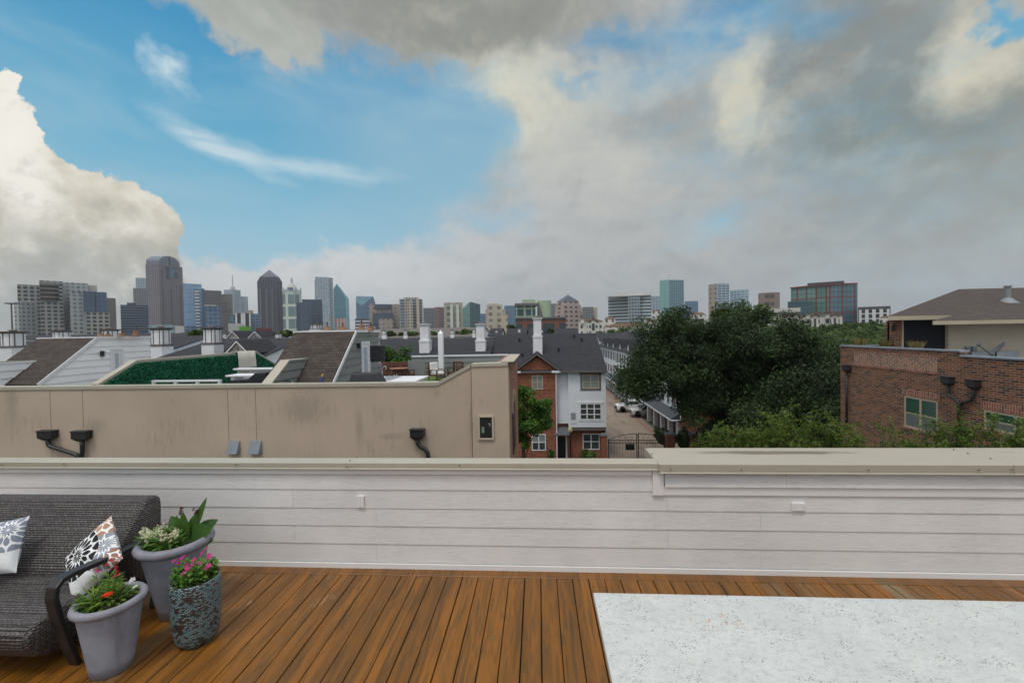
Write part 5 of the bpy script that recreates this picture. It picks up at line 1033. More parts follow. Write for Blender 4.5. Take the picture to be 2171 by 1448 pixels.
for s, xe_ in ((-1, xb0-.5), (1, xw0+.55)): q = [(gp, ye-.17, za+.20), (xe_, ye-.17, ze2-.32), (xe_, ye-.17, ze2-.12), (gp, ye-.17, za+.40)]; MB().ext(q, (0, .06, 0)).build('bargeboard', M_gt, th_)
for xx in (xb0-.1, xw0+.05): MB().box(xx-.5, xx+.45, ye-.14, D1-.49, ze2-.28, ze2-.08).build('eave_return', M_wt, th_)
MB().box(xl_, xer, ye-.05, ye, zee-.16, zee+.0).box(xer-.04, xer, ye, D1, zee-.16, zee-.13).build('gutter', M_gt, th_)
M_gt2 = M_gt
g1 = lambda x0, y0, x1, y1, y: (float(P(x0, y0, y=y)[0]), float(P(x1, y0, y=y)[0]), float(P(x0, y1, y=y)[2]), float(P(x0, y0, y=y)[2]))
fr1 = ((0, D1-.35), (1, 0), (0, -1)); fr2 = ((0, D1-.5), (1, 0), (0, -1)); fr3 = ((0, D1+.3), (1, 0), (0, -1))
a = g1(1234, 795, 1270, 824, D1-.35); window(th_, fr1, a[0], a[1], a[2], a[3], 2, 2, .10, M_cream, M_gt, .18, M_pale, M_pale)
a = g1(1229, 855, 1275, 890, D1-.35); window(th_, fr1, a[0], a[1], a[2], a[3], 3, 3, .10, M_wt, M_wt, .14, M_pane, M_pane)
a = g1(1235, 919, 1271, 953, D1+.3); window(th_, fr3, a[0], a[1], a[2], a[3], 2, 2, .09, M_wt, None, .1, M_pane, M_pane)
a = g1(1127, 796, 1151, 826, D1-.5); window(th_, fr2, a[0], a[1], a[2], a[3], 2, 2, .09, M_cream, None, .1, M_pale, M_pale)
a = g1(1131, 856, 1156, 881, D1-.5); window(th_, fr2, a[0], a[1], a[2], a[3], 2, 2, .09, M_cream, None, .1, M_pale, M_pane)
a = g1(1127, 920, 1157, 955, D1-.5); window(th_, fr2, a[0], a[1], a[2], a[3], 2, 2, .09, M_wt, None, .1, M_pale, M_pane)
a = g1(1181, 926, 1199, 958, D1+.3); dr = MB().box(a[0], a[1], D1+.25, D1+.4, 0, a[3]).build('door', plain('dark_porch_door', S(28, 24, 24), .5), th_); MB().box(a[0]-.15, a[0]-.001, D1+.2, D1+.35, 0, a[3]+.1).box(a[1]+.001, a[1]+.15, D1+.2, D1+.35, 0, a[3]+.1).build('door_frame', M_wt, dr)
aw = [P(px, py, y=D1-y_) for px, py, y_ in ((1175, 922, .9), (1208, 922, .9), (1205, 905, .0), (1183, 905, .0))]; MB().ext([tuple(q) for q in aw], (0, 0, -.07)).build('porch_roof', plain('slate_metal', S(78, 82, 90), .5, .1), th_)
a = g1(1210, 875, 1220, 889, D1-.35); MB().box(a[0], a[1], D1-.42, D1-.35, a[2], a[3]).build('vent_grille', plain('grille_grey', S(140, 144, 152), .5, .1), th_); a = g1(1210, 890, 1221, 897, D1-.35); MB().box(a[0], a[1], D1-.40, D1-.35, a[2], a[3]).build('vent_cover', M_wt, th_)
for px in (1178.5, ): a = P(px, 786, y=D1-.55); MB().tube([(a[0], D1-.6, zev-.1), (a[0], D1-.6, .3)], .06, 6).build('downspout', M_wt, th_)
q = P(1180.5, 922, y=D1-.9); MB().tube([(q[0], D1-.85, q[2]), (q[0], D1-.85, 0)], .05, 6).build('porch_post', M_wt, th_)
for (px, py) in ((1101, 724), (1184, 745), (1217, 716), (1233, 724), (1107, 756)):
    yy = 46.5; d_ = ray(px, py); tt = (zee-CZ-sl*ye)/(d_[2]-sl*d_[1]); q = CAM+d_*tt; MB().lathe([(.10, -.1), (.10, .25), (.16, .26), (.16, .38), (0, .42)], tuple(q), 8).build('roof_vent', M_blackm, th_)
# adjoining lower roof towards the left
def roof_house(label, x0, x1, ye_, ze_, yr_, zr_, mat=None, wall=None, base=0., group=None, name='row_house', back=True, xr0=None, xr1=None):
    t_ = thing(name, label, 'house', ((x0+x1)/2, ye_, base), group); mb = MB(); mat = mat or M_dksh; xr0 = x0 if xr0 is None else xr0; xr1 = x1 if xr1 is None else xr1
    mb.ext([(x0, ye_, ze_), (x1, ye_, ze_), (xr1, yr_, zr_), (xr0, yr_, zr_)], (0, 0, -.12)); mb.ext([(xr0, yr_, zr_), (xr1, yr_, zr_), (x1, 2*yr_-ye_, ze_), (x0, 2*yr_-ye_, ze_)], (0, 0, -.12)); mb.build('roof', mat, t_)
    yb = 2*yr_-ye_; poly = [(ye_+.4, base), (ye_+.4, ze_-.1), (yr_, zr_-.15), (yb-.4, ze_-.1), (yb-.4, base)]
    MB().ext([(x0+.3, a, z) for a, z in poly], (x1-x0-.6, 0, 0)).build('wall', wall or M_wbr, t_); return t_
zl = Z1(930, 717, 51.); roof_house('charcoal roofed row adjoining the corner townhouse behind the closed parasol', X1(795, 717, 51), xl_-.05, D1, Z1(930, 760, D1), 51., zl)
def rowpx(label, x0, x1, yre, dr_, yee, de, **k):
    return roof_house(label, float(P(x0, yre, y=dr_)[0]), float(P(x1, yre, y=dr_)[0]), de, float(P((x0+x1)/2, yee, y=de)[2]), dr_, float(P((x0+x1)/2, yre, y=dr_)[2]), **k)
gh = 'charcoal roofed rows beyond the terraces'
rowpx('charcoal shingle row behind the white sided stair house', -40, 318, 722, 92, 742, 82, group=gh)
rowpx('charcoal shingle row between the two tall striped chimneys', 319, 455, 712, 78, 764, 62, group=gh)
rowpx('charcoal shingle row with a large white trimmed gable left of the grey stair house', 456, 650, 717, 72, 765, 58, group=gh)
rowpx('far charcoal row with two small pale gables below the pyramid roofed tower', 385, 640, 703, 112, 717, 102, group=gh)
rowpx('long far charcoal row at the left edge under the big hotel', -60, 385, 710, 140, 718, 130, group=gh)
M_gbr = shingle('weathered_taupe_shingles', S(104, 98, 94), .6, .3, .2)
rowpx('long taupe shingle row behind the three white chimneys', 640, 1030, 697, 128, 716, 108, mat=M_gbr, group=gh)
for (a_, b_, l) in ((1040, 1068, 'small charcoal roof with white gable side, leftmost beyond the main ridge'), (1076, 1118, 'small charcoal roof with white gable side left of the tallest white chimney'), (1122, 1152, 'small charcoal roof just behind the tallest white chimney'), (1160, 1222, 'wide small charcoal roof with white gable side right of the tallest white chimney')):
    rowpx(l, a_, b_, 696, 104, 712, 97, group='small charcoal roofs beyond the main ridge')
rowpx('cross wing with charcoal roof at the far end of the alley', 1262, 1400, 705, 122, 722, 114, group=gh)
def gable(label, px, pyt, x0, x1, pyb, y, wallm, parent_group=None):
    a = P(px, pyt, y=y); l = P(x0, pyb, y=y); r = P(x1, pyb, y=y); zb_ = (l[2]+r[2])/2; t_ = thing('gable_dormer', label, 'dormer', (a[0], y, zb_), 'pale gables on the far charcoal roofs')
    MB().ext([(l[0], y, zb_-2), (r[0], y, zb_-2), (r[0], y, zb_), (a[0], y, a[2]), (l[0], y, zb_)], (0, .3, 0)).build('gable_wall', wallm, t_)
    mb = MB(); mb.ext([(l[0]-.4, y-.3, zb_-.25), (a[0], y-.3, a[2]+.1), (a[0], y+7, a[2]+.1), (l[0]-.4, y+7, zb_-.25)], (0, 0, .12)); mb.ext([(a[0], y-.3, a[2]+.1), (r[0]+.4, y-.3, zb_-.25), (r[0]+.4, y+7, zb_-.25), (a[0], y+7, a[2]+.1)], (0, 0, .12)); mb.build('gable_roof', M_dksh, t_)
    mb = MB()
    for e in (l, r): s = -.4 if e is l else .4; mb.ext([(e[0]+s, y-.33, zb_-.45), (a[0], y-.33, a[2]-.12), (a[0], y-.33, a[2]+.1), (e[0]+s, y-.33, zb_-.22)], (0, .05, 0))
    mb.build('bargeboard', M_wt, t_); w0 = (r[0]-l[0])*.06; MB().box(a[0]-w0, a[0]+w0, y-.05, y+.01, zb_+(a[2]-zb_)*.18, zb_+(a[2]-zb_)*.42).build('gable_window', M_gt, t_)
M_taw = plain('greige_render', S(168, 164, 160), .8, .05)
gable('large pale gable with white bargeboards left of the grey stair house', 504, 724, 484, 526, 747, 58.5, M_taw); gable('small pale gable, left of the pair on the far roof', 494, 703, 483, 506, 716, 100, M_taw); gable('small pale gable, right of the pair on the far roof', 541, 703, 529, 554, 716, 100, M_taw)
# ---- alley row
AX = 16.0; rw = thing('alley_row', 'long white townhouse row with garages along the right of the alley', 'house', (AX+5, 50, 0)); yA, yB = 49., 113.; zE3 = 9.35; rx = 23.; zR3 = 12.9
MB().box(AX, AX+13, yA+.02, yB, 3.05, zE3).build('wall', M_wbr, rw)
MB().ext([(AX+.0, yA-.3, 0), (AX+14, yA-.3, 0), (AX+14, yA-.3, zE3-.1), (rx, yA-.3, zR3-.15), (AX, yA-.3, zE3-.1)], (0, .31, 0)).build('brick_end', M_obr, rw)
MB().ext([(AX-.45, yA-.6, zE3-.1), (rx, yA-.6, zR3), (rx, yB, zR3), (AX-.45, yB, zE3-.1)], (0, 0, .12)).ext([(rx, yA-.6, zR3), (30.5, yA-.6, zE3-.1), (30.5, yB, zE3-.1), (rx, yB, zR3)], (0, 0, .12)).build('roof', M_dksh, rw)
MB().box(AX-.5, AX-.4, yA-.6, yB, zE3-.22, zE3-.05).build('gutter', M_gt, rw)
frA = ((AX, 0), (0, 1), (-1, 0))
for i, px in enumerate((1278, 1287.5, 1299, 1313, 1330, 1350, 1385, 1430)):
    yy = AX*900/(px-1140.5) if px < 1400 else 56.; d = MB().ext([(AX-.1, yy-1.1, zE3-.1), (AX-.1, yy+1.1, zE3-.1), (AX-.1, yy, zE3+1.75)], (.15, 0, 0)).build('dormer', M_wt, rw)
    mb = MB(); mb.ext([(AX-.2, yy-1.3, zE3-.2), (AX-.2, yy, zE3+1.9), (AX+4.0, yy, zE3+1.9), (AX+.2, yy-1.3, zE3-.2)], (0, 0, .08)); mb.ext([(AX-.2, yy, zE3+1.9), (AX-.2, yy+1.3, zE3-.2), (AX+.2, yy+1.3, zE3-.2), (AX+4.0, yy, zE3+1.9)], (0, 0, .08)); mb.build('dormer_roof', M_dksh, d)
for k in range(9):
    y0 = 50.6+k*7.0
    for dy, wd in ((0.3, 1.1), (2.4, .8), (4.6, 1.2)):
        window(rw, frA, y0+dy, y0+dy+wd, 6.9, 8.6, 1, 2, .06, M_gt); window(rw, frA, y0+dy, y0+dy+wd, 4.1, 5.7, 1, 2, .06, M_gt)
    MB().tube([(AX-.08, y0-.4, 3.6), (AX-.08, y0-.4, 9.2)], .05, 5).build('downspout', M_wt, rw)
def awning(ya, yb_):
    mb = MB(); mb.hexa([(AX-1.25, ya, 2.98), (AX-.001, ya, 2.98), (AX-.001, yb_, 2.98), (AX-1.25, yb_, 2.98), (AX-1.25, ya, 3.05), (AX-.001, ya, 3.75), (AX-.001, yb_, 3.75), (AX-1.25, yb_, 3.05)]); o = mb.build('garage_awning', plain('charcoal_metal_roof', S(66, 68, 74), .5, .1, 2), rw)
    MB().box(AX-1.32, AX-1.251, ya, yb_, 2.93, 3.07).build('gutter', M_wt, o)
awning(yA-.3, 66.5); awning(71.5, 112)
MB().tube([(AX-1.28, yA-.32, 2.95), (AX-.9, yA-.4, 2.9), (AX-.1, yA-.4, 3.0), (AX-.05, yA-.4, 8.9)], .07, 8).build('downspout', M_wt, rw, smooth=True)
MB().box(AX+.6, AX+.8, yA, 66.5, 0, 3.04).box(AX+.6, AX+.8, 71.5, yB, 0, 3.04).box(AX+5, AX+5.2, 66.5, 71.5, 0, 3.04).build('garage_back', M_dkd, rw)
yy = yA+.1
while yy < 112:
    if not (66.5 < yy < 71.4): MB().box(AX-.3, AX+.3, yy, yy+.55, 0, 2.97).build('pier', M_wt, rw); MB().box(AX+.2, AX+.32, yy+.56, yy+3.2, 0, 2.9).build('garage_door', M_dkd, rw)
    yy += 3.25
# ---- pickup trucks
M_wcar = plain('white_car_paint', S(226, 228, 230), .25, .02); M_tyre = plain('tyre_rubber', S(28, 28, 29), .8, .1); M_trim_b = plain('black_plastic_trim', S(34, 35, 37), .5); M_gls = glass_pane('car_glass', S(40, 48, 54), .05); M_rim = plain('alloy_rim', S(150, 152, 156), .3, .1, metal=.8); M_lamp = plain('headlamp_lens', S(200, 206, 212), .15)
def pickup(label, nose, z, lifted=True, dirx=-1, paint=None, black=True):
    """nose points to -X"""
    t_ = thing('pickup_truck', label, 'pickup truck', (nose[0], nose[1], z), 'pickup trucks in the alley'); Wd = 1.95; g = .5
    def prof(pts, y0, y1, name, mat, parent=t_, bv=.05): return MB().ext([(a, y0, b_) for a, b_ in pts][::-1], (0, y1-y0, 0)).build(name, mat, parent, local=True, bevel=bv, seg=2)
    body = prof([(.12, g), (.02, .75), (.06, 1.12), (.35, 1.22), (1.45, 1.28), (1.5, 1.28), (5.7, 1.25), (5.75, .62), (4.9, .6), (4.7, .95), (4.3, 1.02), (3.9, .95), (3.7, .58), (1.55, .58), (1.35, .95), (.98, 1.03), (.62, .95), (.42, g)], -Wd/2, Wd/2, 'body', paint or M_wcar, bv=.07)
    prof([(1.35, 1.26), (2.0, 1.86), (2.2, 1.90), (3.35, 1.90), (3.6, 1.28)], -Wd/2+.12, Wd/2-.12, 'cab', paint or M_wcar, bv=.06)
    MB().ext([(1.36, -.72, 1.31), (1.93, -.66, 1.82), (1.93, .66, 1.82), (1.36, .72, 1.31)], (-.03, 0, .03)).build('windscreen', M_gls, t_, local=True)
    for s in (-1, 1):
        yy_ = s*(Wd/2-.12); MB().ext([(1.62, yy_, 1.32), (2.08, yy_, 1.80), (2.62, yy_, 1.82), (2.62, yy_, 1.32)], (0, s*.012, 0)).ext([(2.7, yy_, 1.32), (2.7, yy_, 1.82), (3.2, yy_, 1.80), (3.42, yy_, 1.32)], (0, s*.012, 0)).build('side_window', M_gls, t_, local=True)
        MB().box(1.5, 1.7, s*(Wd/2+.02), s*(Wd/2+.22), 1.28, 1.5).build('mirror', M_trim_b, t_, local=True, bevel=.03)
        MB().box(-.0, .16, s*.62, s*.93, .82, 1.06).build('headlight', M_lamp, t_, local=True, bevel=.02)
        for xx in (1.0, 4.3):
            r = .42 if lifted else .38; w_ = MB(); pr = [(r*.55, -.13), (r*.97, -.13), (r, -.09), (r, .09), (r*.97, .13), (r*.55, .13)]
            w_.lathe(pr, (0, 0, 0), 24); w_.v = [(xx+a, s*(Wd/2-.12)+c_, r+b_) for a, b_, c_ in w_.v]; wo = w_.build('wheel', M_tyre, t_, local=True)
            w_ = MB().lathe([(0, .0), (.05, .1), (r*.3, .06), (r*.56, .11), (r*.6, .13)], (0, 0, 0), 16); w_.v = [(xx+a, s*(Wd/2-.12+c_), r+b_) for a, b_, c_ in w_.v]; w_.build('rim', M_rim if not black else plain('black_rim', S(56, 56, 60), .3, .1, metal=.6), wo, local=True)
    MB().box(-.02, .1, -.58, .58, .72, 1.05).build('grille', M_trim_b, t_, local=True, bevel=.02); MB().box(-.1, .15, -.95, .95, .45, .68).build('bumper', M_trim_b if black else M_rim, t_, local=True, bevel=.04)
    if black: MB().box(.5, 1.2, -.25, .25, 1.235, 1.27).build('hood_scoop', M_trim_b, t_, local=True, bevel=.02)
    return t_
q = P(1306, 872, z=.05); n1_ = P(1307, 875, y=69.); pickup('white pickup truck with black hood scoop nosing out of its bay', (n1_[0], 69.5), .02)
n2_ = P(1338, 880, y=65.0); pickup('silver white pickup truck nearer the gate partly hidden by a garage pier', (n2_[0]+.0, 65.4), .02, False, paint=plain('silver_car_paint', S(196, 200, 200), .3, .03), black=False)
# ---- gate, piers, lamp
M_iron = plain('black_wrought_iron', S(24, 24, 25), .5); YG = 42.
def pier(label, px0, px1, pyt, y, cap=True):
    a = float(P(px0, pyt, y=y)[0]); c_ = float(P(px1, pyt, y=y)[0]); zt = float(P(px0, pyt, y=y)[2]); t_ = thing('brick_pier', label, 'pier', ((a+c_)/2, y, 0), 'brick piers by the alley gate'); MB().box(a, c_, y, y+(c_-a), 0, zt-.12).build('shaft', M_obr, t_)
    MB().hexa([(a-.1, y-.1, zt-.12), (c_+.1, y-.1, zt-.12), (c_+.1, y+(c_-a)+.1, zt-.12), (a-.1, y+(c_-a)+.1, zt-.12), (a+.05, y+.05, zt+.06), (c_-.05, y+.05, zt+.06), (c_-.05, y+(c_-a)-.05, zt+.06), (a+.05, y+(c_-a)-.05, zt+.06)]).build('cap', plain('slate_cap', S(92, 96, 104), .7), t_)
pier('brick gate pier right against the white townhouse', 1275, 1287, 921, YG); pier('brick pier right of the gate in front of the dark hedge', 1414, 1431, 921, YG); pier('brick pier farthest right, half behind the lime trees', 1464, 1482, 921, YG)
gt = thing('iron_gate', 'black wrought iron double gate with arched top across the alley', 'gate', (float(P(1340, 940, y=YG)[0]), YG, 0))
def gz_(px): 
    return float(P(px, 931-12*math.sin(max(0, min(1, (px-1289)/64))*PI/2) if px <= 1352 else 918+(px-1352)*.12, y=YG)[2])
gx = lambda px: float(P(px, 935, y=YG)[0])
for (p0, p1) in ((1290, 1350), (1353.5, 1408)):
    mb = MB(); n = 12; top = [(gx(p0+(p1-p0)*k/n), YG, gz_(p0+(p1-p0)*k/n)) for k in range(n+1)]; mb.tube(top, .035, 6); zz = gz_(1292)-.12
    for z_ in (zz, zz-.32, .25): mb.box(gx(p0), gx(p1), YG-.02, YG+.02, z_-.025, z_+.025)
    for xx in (gx(p0), gx(p1)): mb.box(xx-.04, xx+.04, YG-.04, YG+.04, .05, gz_(p0 if xx == gx(p0) else p1))
    k = gx(p0)+.15
    while k < gx(p1): mb.box(k-.011, k+.011, YG-.011, YG+.011, .25, zz); k += .15
    k = gx(p0)+.22
    while k < gx(p1)-.1: mb.tube([(k+.11*math.cos(a*PI/4), YG, zz-.16+.11*math.sin(a*PI/4)) for a in range(9)], .014, 4, False); k += .3
    for cx in np.linspace(gx(p0)+.5, gx(p1)-.5, 4):
        h = .10+.12*(1-abs((cx-gx(p1))/(gx(p1)-gx(p0)))); mb.tube([(cx+.2*math.cos(a*.5)*(1-a*.06), YG, zz+.2+h*math.sin(a*.5)*(1-a*.06)) for a in range(14)], .014, 4, False)
    mb.build('gate_leaf', M_iron, gt)
a = P(1326, 941, y=YG-.05); c_ = P(1345, 954, y=YG-.05); MB().box(a[0], c_[0], YG-.07, YG-.03, c_[2], a[2]).build('sign_plate', M_iron, gt)
q = P(1209, 918, y=38.); sl_ = thing('street_lamp', 'black street lamp with cream acorn globe before the townhouse door', 'street lamp', (q[0], 38, 0)); zb_ = float(q[2])
MB().lathe([(.16, 0), (.16, .25), (.08, .4), (.06, 1.), (.05, zb_-.15), (.09, zb_-.1), (.1, zb_), (0, zb_)], (q[0], 38, 0), 14).build('post', M_iron, sl_, smooth=True)
MB().lathe([(.1, 0), (.2, .14), (.22, .3), (.17, .44), (.08, .54), (.07, .56), (0, .66)], (q[0], 38, zb_), 16).build('globe', plain('cream_globe', S(176, 170, 130), .4, .1), sl_, smooth=True)
# ---- chimneys
def chimney(label, pxc, pyt, pyb, wpx, y, kind, grp):
    a = P(pxc, pyb, y=y); h = float(P(pxc, pyt, y=y)[2]-a[2]); w_ = wpx/900*y/2*.93; t_ = thing('chimney', label, 'chimney', tuple(a), grp); x_, y_, z_ = [float(k) for k in a]
    hb = h*.36; zc_ = h*.86
    MB().box(x_-w_, x_+w_, y_-w_, y_+w_, z_-1.2, z_+hb).build('base', M_wt, t_); s = .84 if kind == 'band' else .80
    MB().box(x_-w_*1.08, x_+w_*1.08, y_-w_*1.08, y_+w_*1.08, z_+hb+.001, z_+hb+h*.06).build('band', M_wt if kind == 'band' else M_gt, t_)
    MB().box(x_-w_*s, x_+w_*s, y_-w_*s, y_+w_*s, z_+hb+h*.061, z_+zc_).build('shaft', M_wt, t_)
    if kind != 'band':
        mb = MB()
        for u in (-.55, .42): mb.box(x_+w_*u, x_+w_*(u+.16), y_-w_*s-.02, y_-w_*s, z_+hb+h*.061, z_+zc_); mb.box(x_+w_*s, x_+w_*s+.02, y_+w_*u, y_+w_*(u+.16), z_+hb+h*.061, z_+zc_)
        mb.build('stripe', M_gt, t_)
    MB().hexa([(x_-w_*s*1.0, y_-w_*s, z_+zc_+.001), (x_+w_*s, y_-w_*s, z_+zc_+.001), (x_+w_*s, y_+w_*s, z_+zc_+.001), (x_-w_*s, y_+w_*s, z_+zc_+.001), (x_-w_*1.08, y_-w_*1.08, z_+h*.92), (x_+w_*1.08, y_-w_*1.08, z_+h*.92), (x_+w_*1.08, y_+w_*1.08, z_+h*.92), (x_-w_*1.08, y_+w_*1.08, z_+h*.92)]).box(x_-w_*1.08, x_+w_*1.08, y_-w_*1.08, y_+w_*1.08, z_+h*.9201, z_+h*.94).build('cap', M_wt if kind == 'band' else M_gt, t_)
    MB().lathe([(w_*.4, h*.94), (w_*.4, h*.97), (w_*.55, h*.975), (w_*.5, h), (0, h)], (x_, y_, z_), 10).build('flue', plain('flue_metal', S(120, 118, 114), .5), t_); return t_
for a in ((1020, 683, 748, 22, 45.8, 'band', 'white banded chimney in the middle of the three tall ones on the charcoal roof'), (902.5, 683, 749, 23, 45.5, 'band', 'white banded chimney left of the closed parasol, leftmost of the three tall ones'), (1140, 670, 741, 21, 46, 'band', 'tallest white banded chimney above the brick gable')): chimney(a[6], *a[:6], 'tall white banded chimneys')
for a in ((30, 699, 758, 36, 62, 's', 'grey striped white chimney at the far left edge'), (132, 698, 745, 27, 70, 's', 'grey striped white chimney peeking over the white stair house ridge'), (236, 695, 745, 27, 74, 's', 'grey striped white chimney behind the clay pots'), (343, 691, 758, 32, 64, 's', 'grey striped white chimney right of the white stair house'), (451.5, 691, 752, 31, 62, 's', 'grey striped white chimney above the artificial hedge wall')): chimney(a[6], *a[:6], 'grey striped white chimneys')
for a in ((591, 705, 731, 13, 80, 'b', 'small white chimney with lower white box near the grey stair house slope'), (544, 714, 731, 13, 80, 'b', 'squat pale chimney between the gables'), (478, 707, 718, 9, 100, 'b', 'tiny pale chimney left of the twin gables'),
          (815, 699, 716, 9, 100, 'b', 'small white chimney just right of the grey stair house'), (860, 699, 716, 8, 100, 'b', 'small white chimney left of the first tall chimney'), (959, 699, 714, 8, 104, 'b', 'small striped chimney right of the closed parasol top'), (1005, 698, 712, 7, 104, 'b', 'small chimney just left of the middle tall chimney'), (1053, 700, 710, 7, 100, 'b', 'tiny chimney right of the middle tall chimney'), (1101, 696, 710, 7, 100, 'b', 'tiny chimney left of the tallest chimney'), (1149, 699, 710, 6, 100, 'b', 'tiny chimney touching the tallest chimney'), (1337, 696, 709, 7, 118, 'b', 'lone small chimney above the far end of the alley row'),
          (672, 686, 704, 24, 30, 'b', 'white chimney top behind the brown slope ridge'), (786, 688, 704, 23, 30, 'b', 'white chimney top behind the right end of the grey stair house')): chimney(a[6], *a[:6], 'small white chimneys')
# ================================================================== skyline
def hdir(px, py=700): d = ray(px, py); h = math.hypot(d[0], d[1]); return Vector((d[0]/h, d[1]/h))
def ztop(px, py, s): return float(P(px, py, s=s)[2])
GS = 'towers of the far skyline'
SK = {}
def tower(label, x0, x1, top, s, mat, mid=None, dep=30, name='office_tower', par=None, part='facade', base=0., ka=.9, roofm=None, botpx=None, cat='tower'):
    """footprint seen between photo columns x0..x1 at distance s; mid = column of the near corner"""
    if mid is None:
        A = hdir(x0)*s; B = hdir(x1)*s; dd = hdir((x0+x1)/2)*dep; ft = [A, B, B+dd, A+dd]
    else:
        M = hdir(mid)*s; wa = (hdir(x0)*s-M).length*ka; wc = (hdir(x1)*s-M).length*ka; A = hdir(x0)*(s+wa); C_ = hdir(x1)*(s+wc); ft = [A, M, C_, A+C_-M]
    zt = ztop((x0+x1)/2, top, s) if mid is None else ztop(mid, top, s); z0 = base if botpx is None else ztop((x0+x1)/2, botpx, s)
    if par is None:
        c = sum(ft, Vector((0, 0)))/4; par = thing(name, label, cat, (c.x, c.y, 0), GS)
    MB().prism([tuple(q) for q in ft], z0, zt).build(part, mat, par); 
    if roofm: MB().prism([tuple(q) for q in ft], zt+.01, zt+1.5).build('roof_edge', roofm, par)
    return par, ft, zt
def fc(n, w_, g_, cw, ch, fw, fh, *a, **k):
    q = .55 if n not in ('red_frame_glass', 'red_frame_green_glass', 'black_white_stripes', 'white_render_arches', 'parking_deck', 'white_green_grid', 'brick_and_glass', 'storefront_glass', 'pink_stone_grid', 'brown_apartments', 'beige_apartments', 'stone_apartments', 'pale_grid_facade', 'slate_glass_band') else 1.
    return facade(n, w_, g_, cw*q, ch*q, fw, fh, *a, **k)
F_hot = fc('pale_grid_facade', S(168, 171, 171), S(118, 130, 140), 3.6, 3.6, .58, .58); F_hot2 = fc('tan_grid_facade', S(154, 153, 149), S(62, 72, 82), 7., 6.2, .62, .62); F_blu = fc('slate_glass_band', S(40, 48, 62), S(78, 98, 122), 11, 60, .93, 1.1, .15, .12, big=.3, sub=(4, 14, S(62, 80, 102)))
F_brn = fc('brown_striped', S(126, 116, 108), S(62, 66, 74), 60, 5.5, 1.1, .5); F_navy = fc('navy_band', S(88, 100, 118), S(38, 52, 72), 80, 6.5, 1.1, .62, .15)
F_main = fc('mauve_granite_grid', S(122, 114, 122), S(74, 76, 88), 8.5, 7.5, .5, .55, .2); F_mainb = fc('mauve_granite_strip', S(112, 106, 114), S(60, 62, 74), 14, 7, .72, .5, .2)
F_lblue = fc('sky_blue_glass', S(150, 174, 198), S(128, 158, 190), 12, 9, .96, .9, .1, .12, big=.25); F_dstr = fc('dark_brown_bands', S(104, 96, 98), S(52, 52, 60), 80, 9, 1.1, .5); F_olv = fc('olive_glass', S(112, 110, 96), S(92, 96, 88), 20, 9, .9, .6)
F_gblue = fc('teal_blue_glass', S(110, 138, 162), S(80, 106, 134), 9, 9, .85, .8, .12, .2, big=.5); F_lgrey = fc('light_grey_tower', S(160, 174, 186), S(128, 144, 158), 9, 12, .5, .7); F_zebra = fc('black_white_stripes', S(206, 208, 206), S(38, 42, 50), 11, 400, .45, 1.1)
F_dark = fc('charcoal_glass', S(64, 66, 78), S(48, 52, 66), 11, 9, .6, .7, .15, .25, big=.3); F_wgrid = fc('white_green_grid', S(196, 206, 196), S(112, 132, 136), 20, 26, .72, .80, .2, .3); F_dglass = fc('steel_blue_glass', S(70, 84, 102), S(66, 80, 100), 14, 8, .95, .88, .08, .08, big=.35)
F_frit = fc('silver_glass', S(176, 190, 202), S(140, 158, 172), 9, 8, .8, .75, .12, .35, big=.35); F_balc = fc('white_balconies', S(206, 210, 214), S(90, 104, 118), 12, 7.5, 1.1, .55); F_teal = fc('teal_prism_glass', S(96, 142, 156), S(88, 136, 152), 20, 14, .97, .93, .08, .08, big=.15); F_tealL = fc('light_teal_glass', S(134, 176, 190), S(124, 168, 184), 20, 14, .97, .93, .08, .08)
F_pink = fc('pink_stone', S(178, 158, 156), S(150, 128, 128), 8, 200, .5, 1.1); F_wstr = fc('white_dark_bands', S(196, 200, 204), S(66, 76, 90), 90, 9, 1.1, .52); F_beige = fc('beige_stone', S(160, 150, 140), S(112, 108, 106), 14, 13, .35, .4)
F_tan = fc('cream_frame', S(188, 178, 162), S(96, 104, 116), 9, 9, .5, .6); F_bstr = fc('blue_cream_stripes', S(164, 158, 146), S(72, 100, 134), 18, 9, .66, .7, .12); F_gry = fc('grey_office', S(120, 122, 128), S(84, 90, 98), 9, 9, .7, .6); F_rbr = fc('red_brown_office', S(134, 110, 106), S(84, 84, 90), 9, 9, .5, .5)
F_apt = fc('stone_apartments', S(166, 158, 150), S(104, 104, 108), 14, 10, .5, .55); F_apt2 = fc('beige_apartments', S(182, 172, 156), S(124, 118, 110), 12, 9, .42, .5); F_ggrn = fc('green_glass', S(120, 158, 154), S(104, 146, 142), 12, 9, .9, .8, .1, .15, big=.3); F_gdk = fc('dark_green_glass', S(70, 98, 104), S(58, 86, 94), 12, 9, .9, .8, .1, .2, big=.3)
F_band = fc('banded_glass_office', S(186, 196, 200), S(70, 90, 98), 90, 8.2, 1.1, .58, .15, .15); F_emer = fc('aqua_tower_glass', S(140, 182, 180), S(126, 170, 170), 12, 7, .93, .9, .08, .1); F_emer2 = fc('blue_green_tower_glass', S(118, 148, 158), S(92, 124, 138), 7, 7, .8, .8, .08, .15); F_apb = fc('blue_grey_apartments', S(160, 176, 188), S(96, 116, 134), 12, 7, .8, .6, .15, .3)
F_redf = fc('red_frame_glass', S(112, 58, 56), S(92, 120, 132), 9, 12.5, .86, .93, .1, .2, big=.3, sub=(3, 3, S(40, 56, 66))); F_redg = fc('red_frame_green_glass', S(112, 58, 56), S(104, 138, 132), 7.5, 12.5, .84, .93, .1, .2, sub=(2, 3, S(60, 84, 82))); F_white = fc('white_dark_windows', S(206, 208, 208), S(56, 60, 68), 7.5, 7, .5, .8)
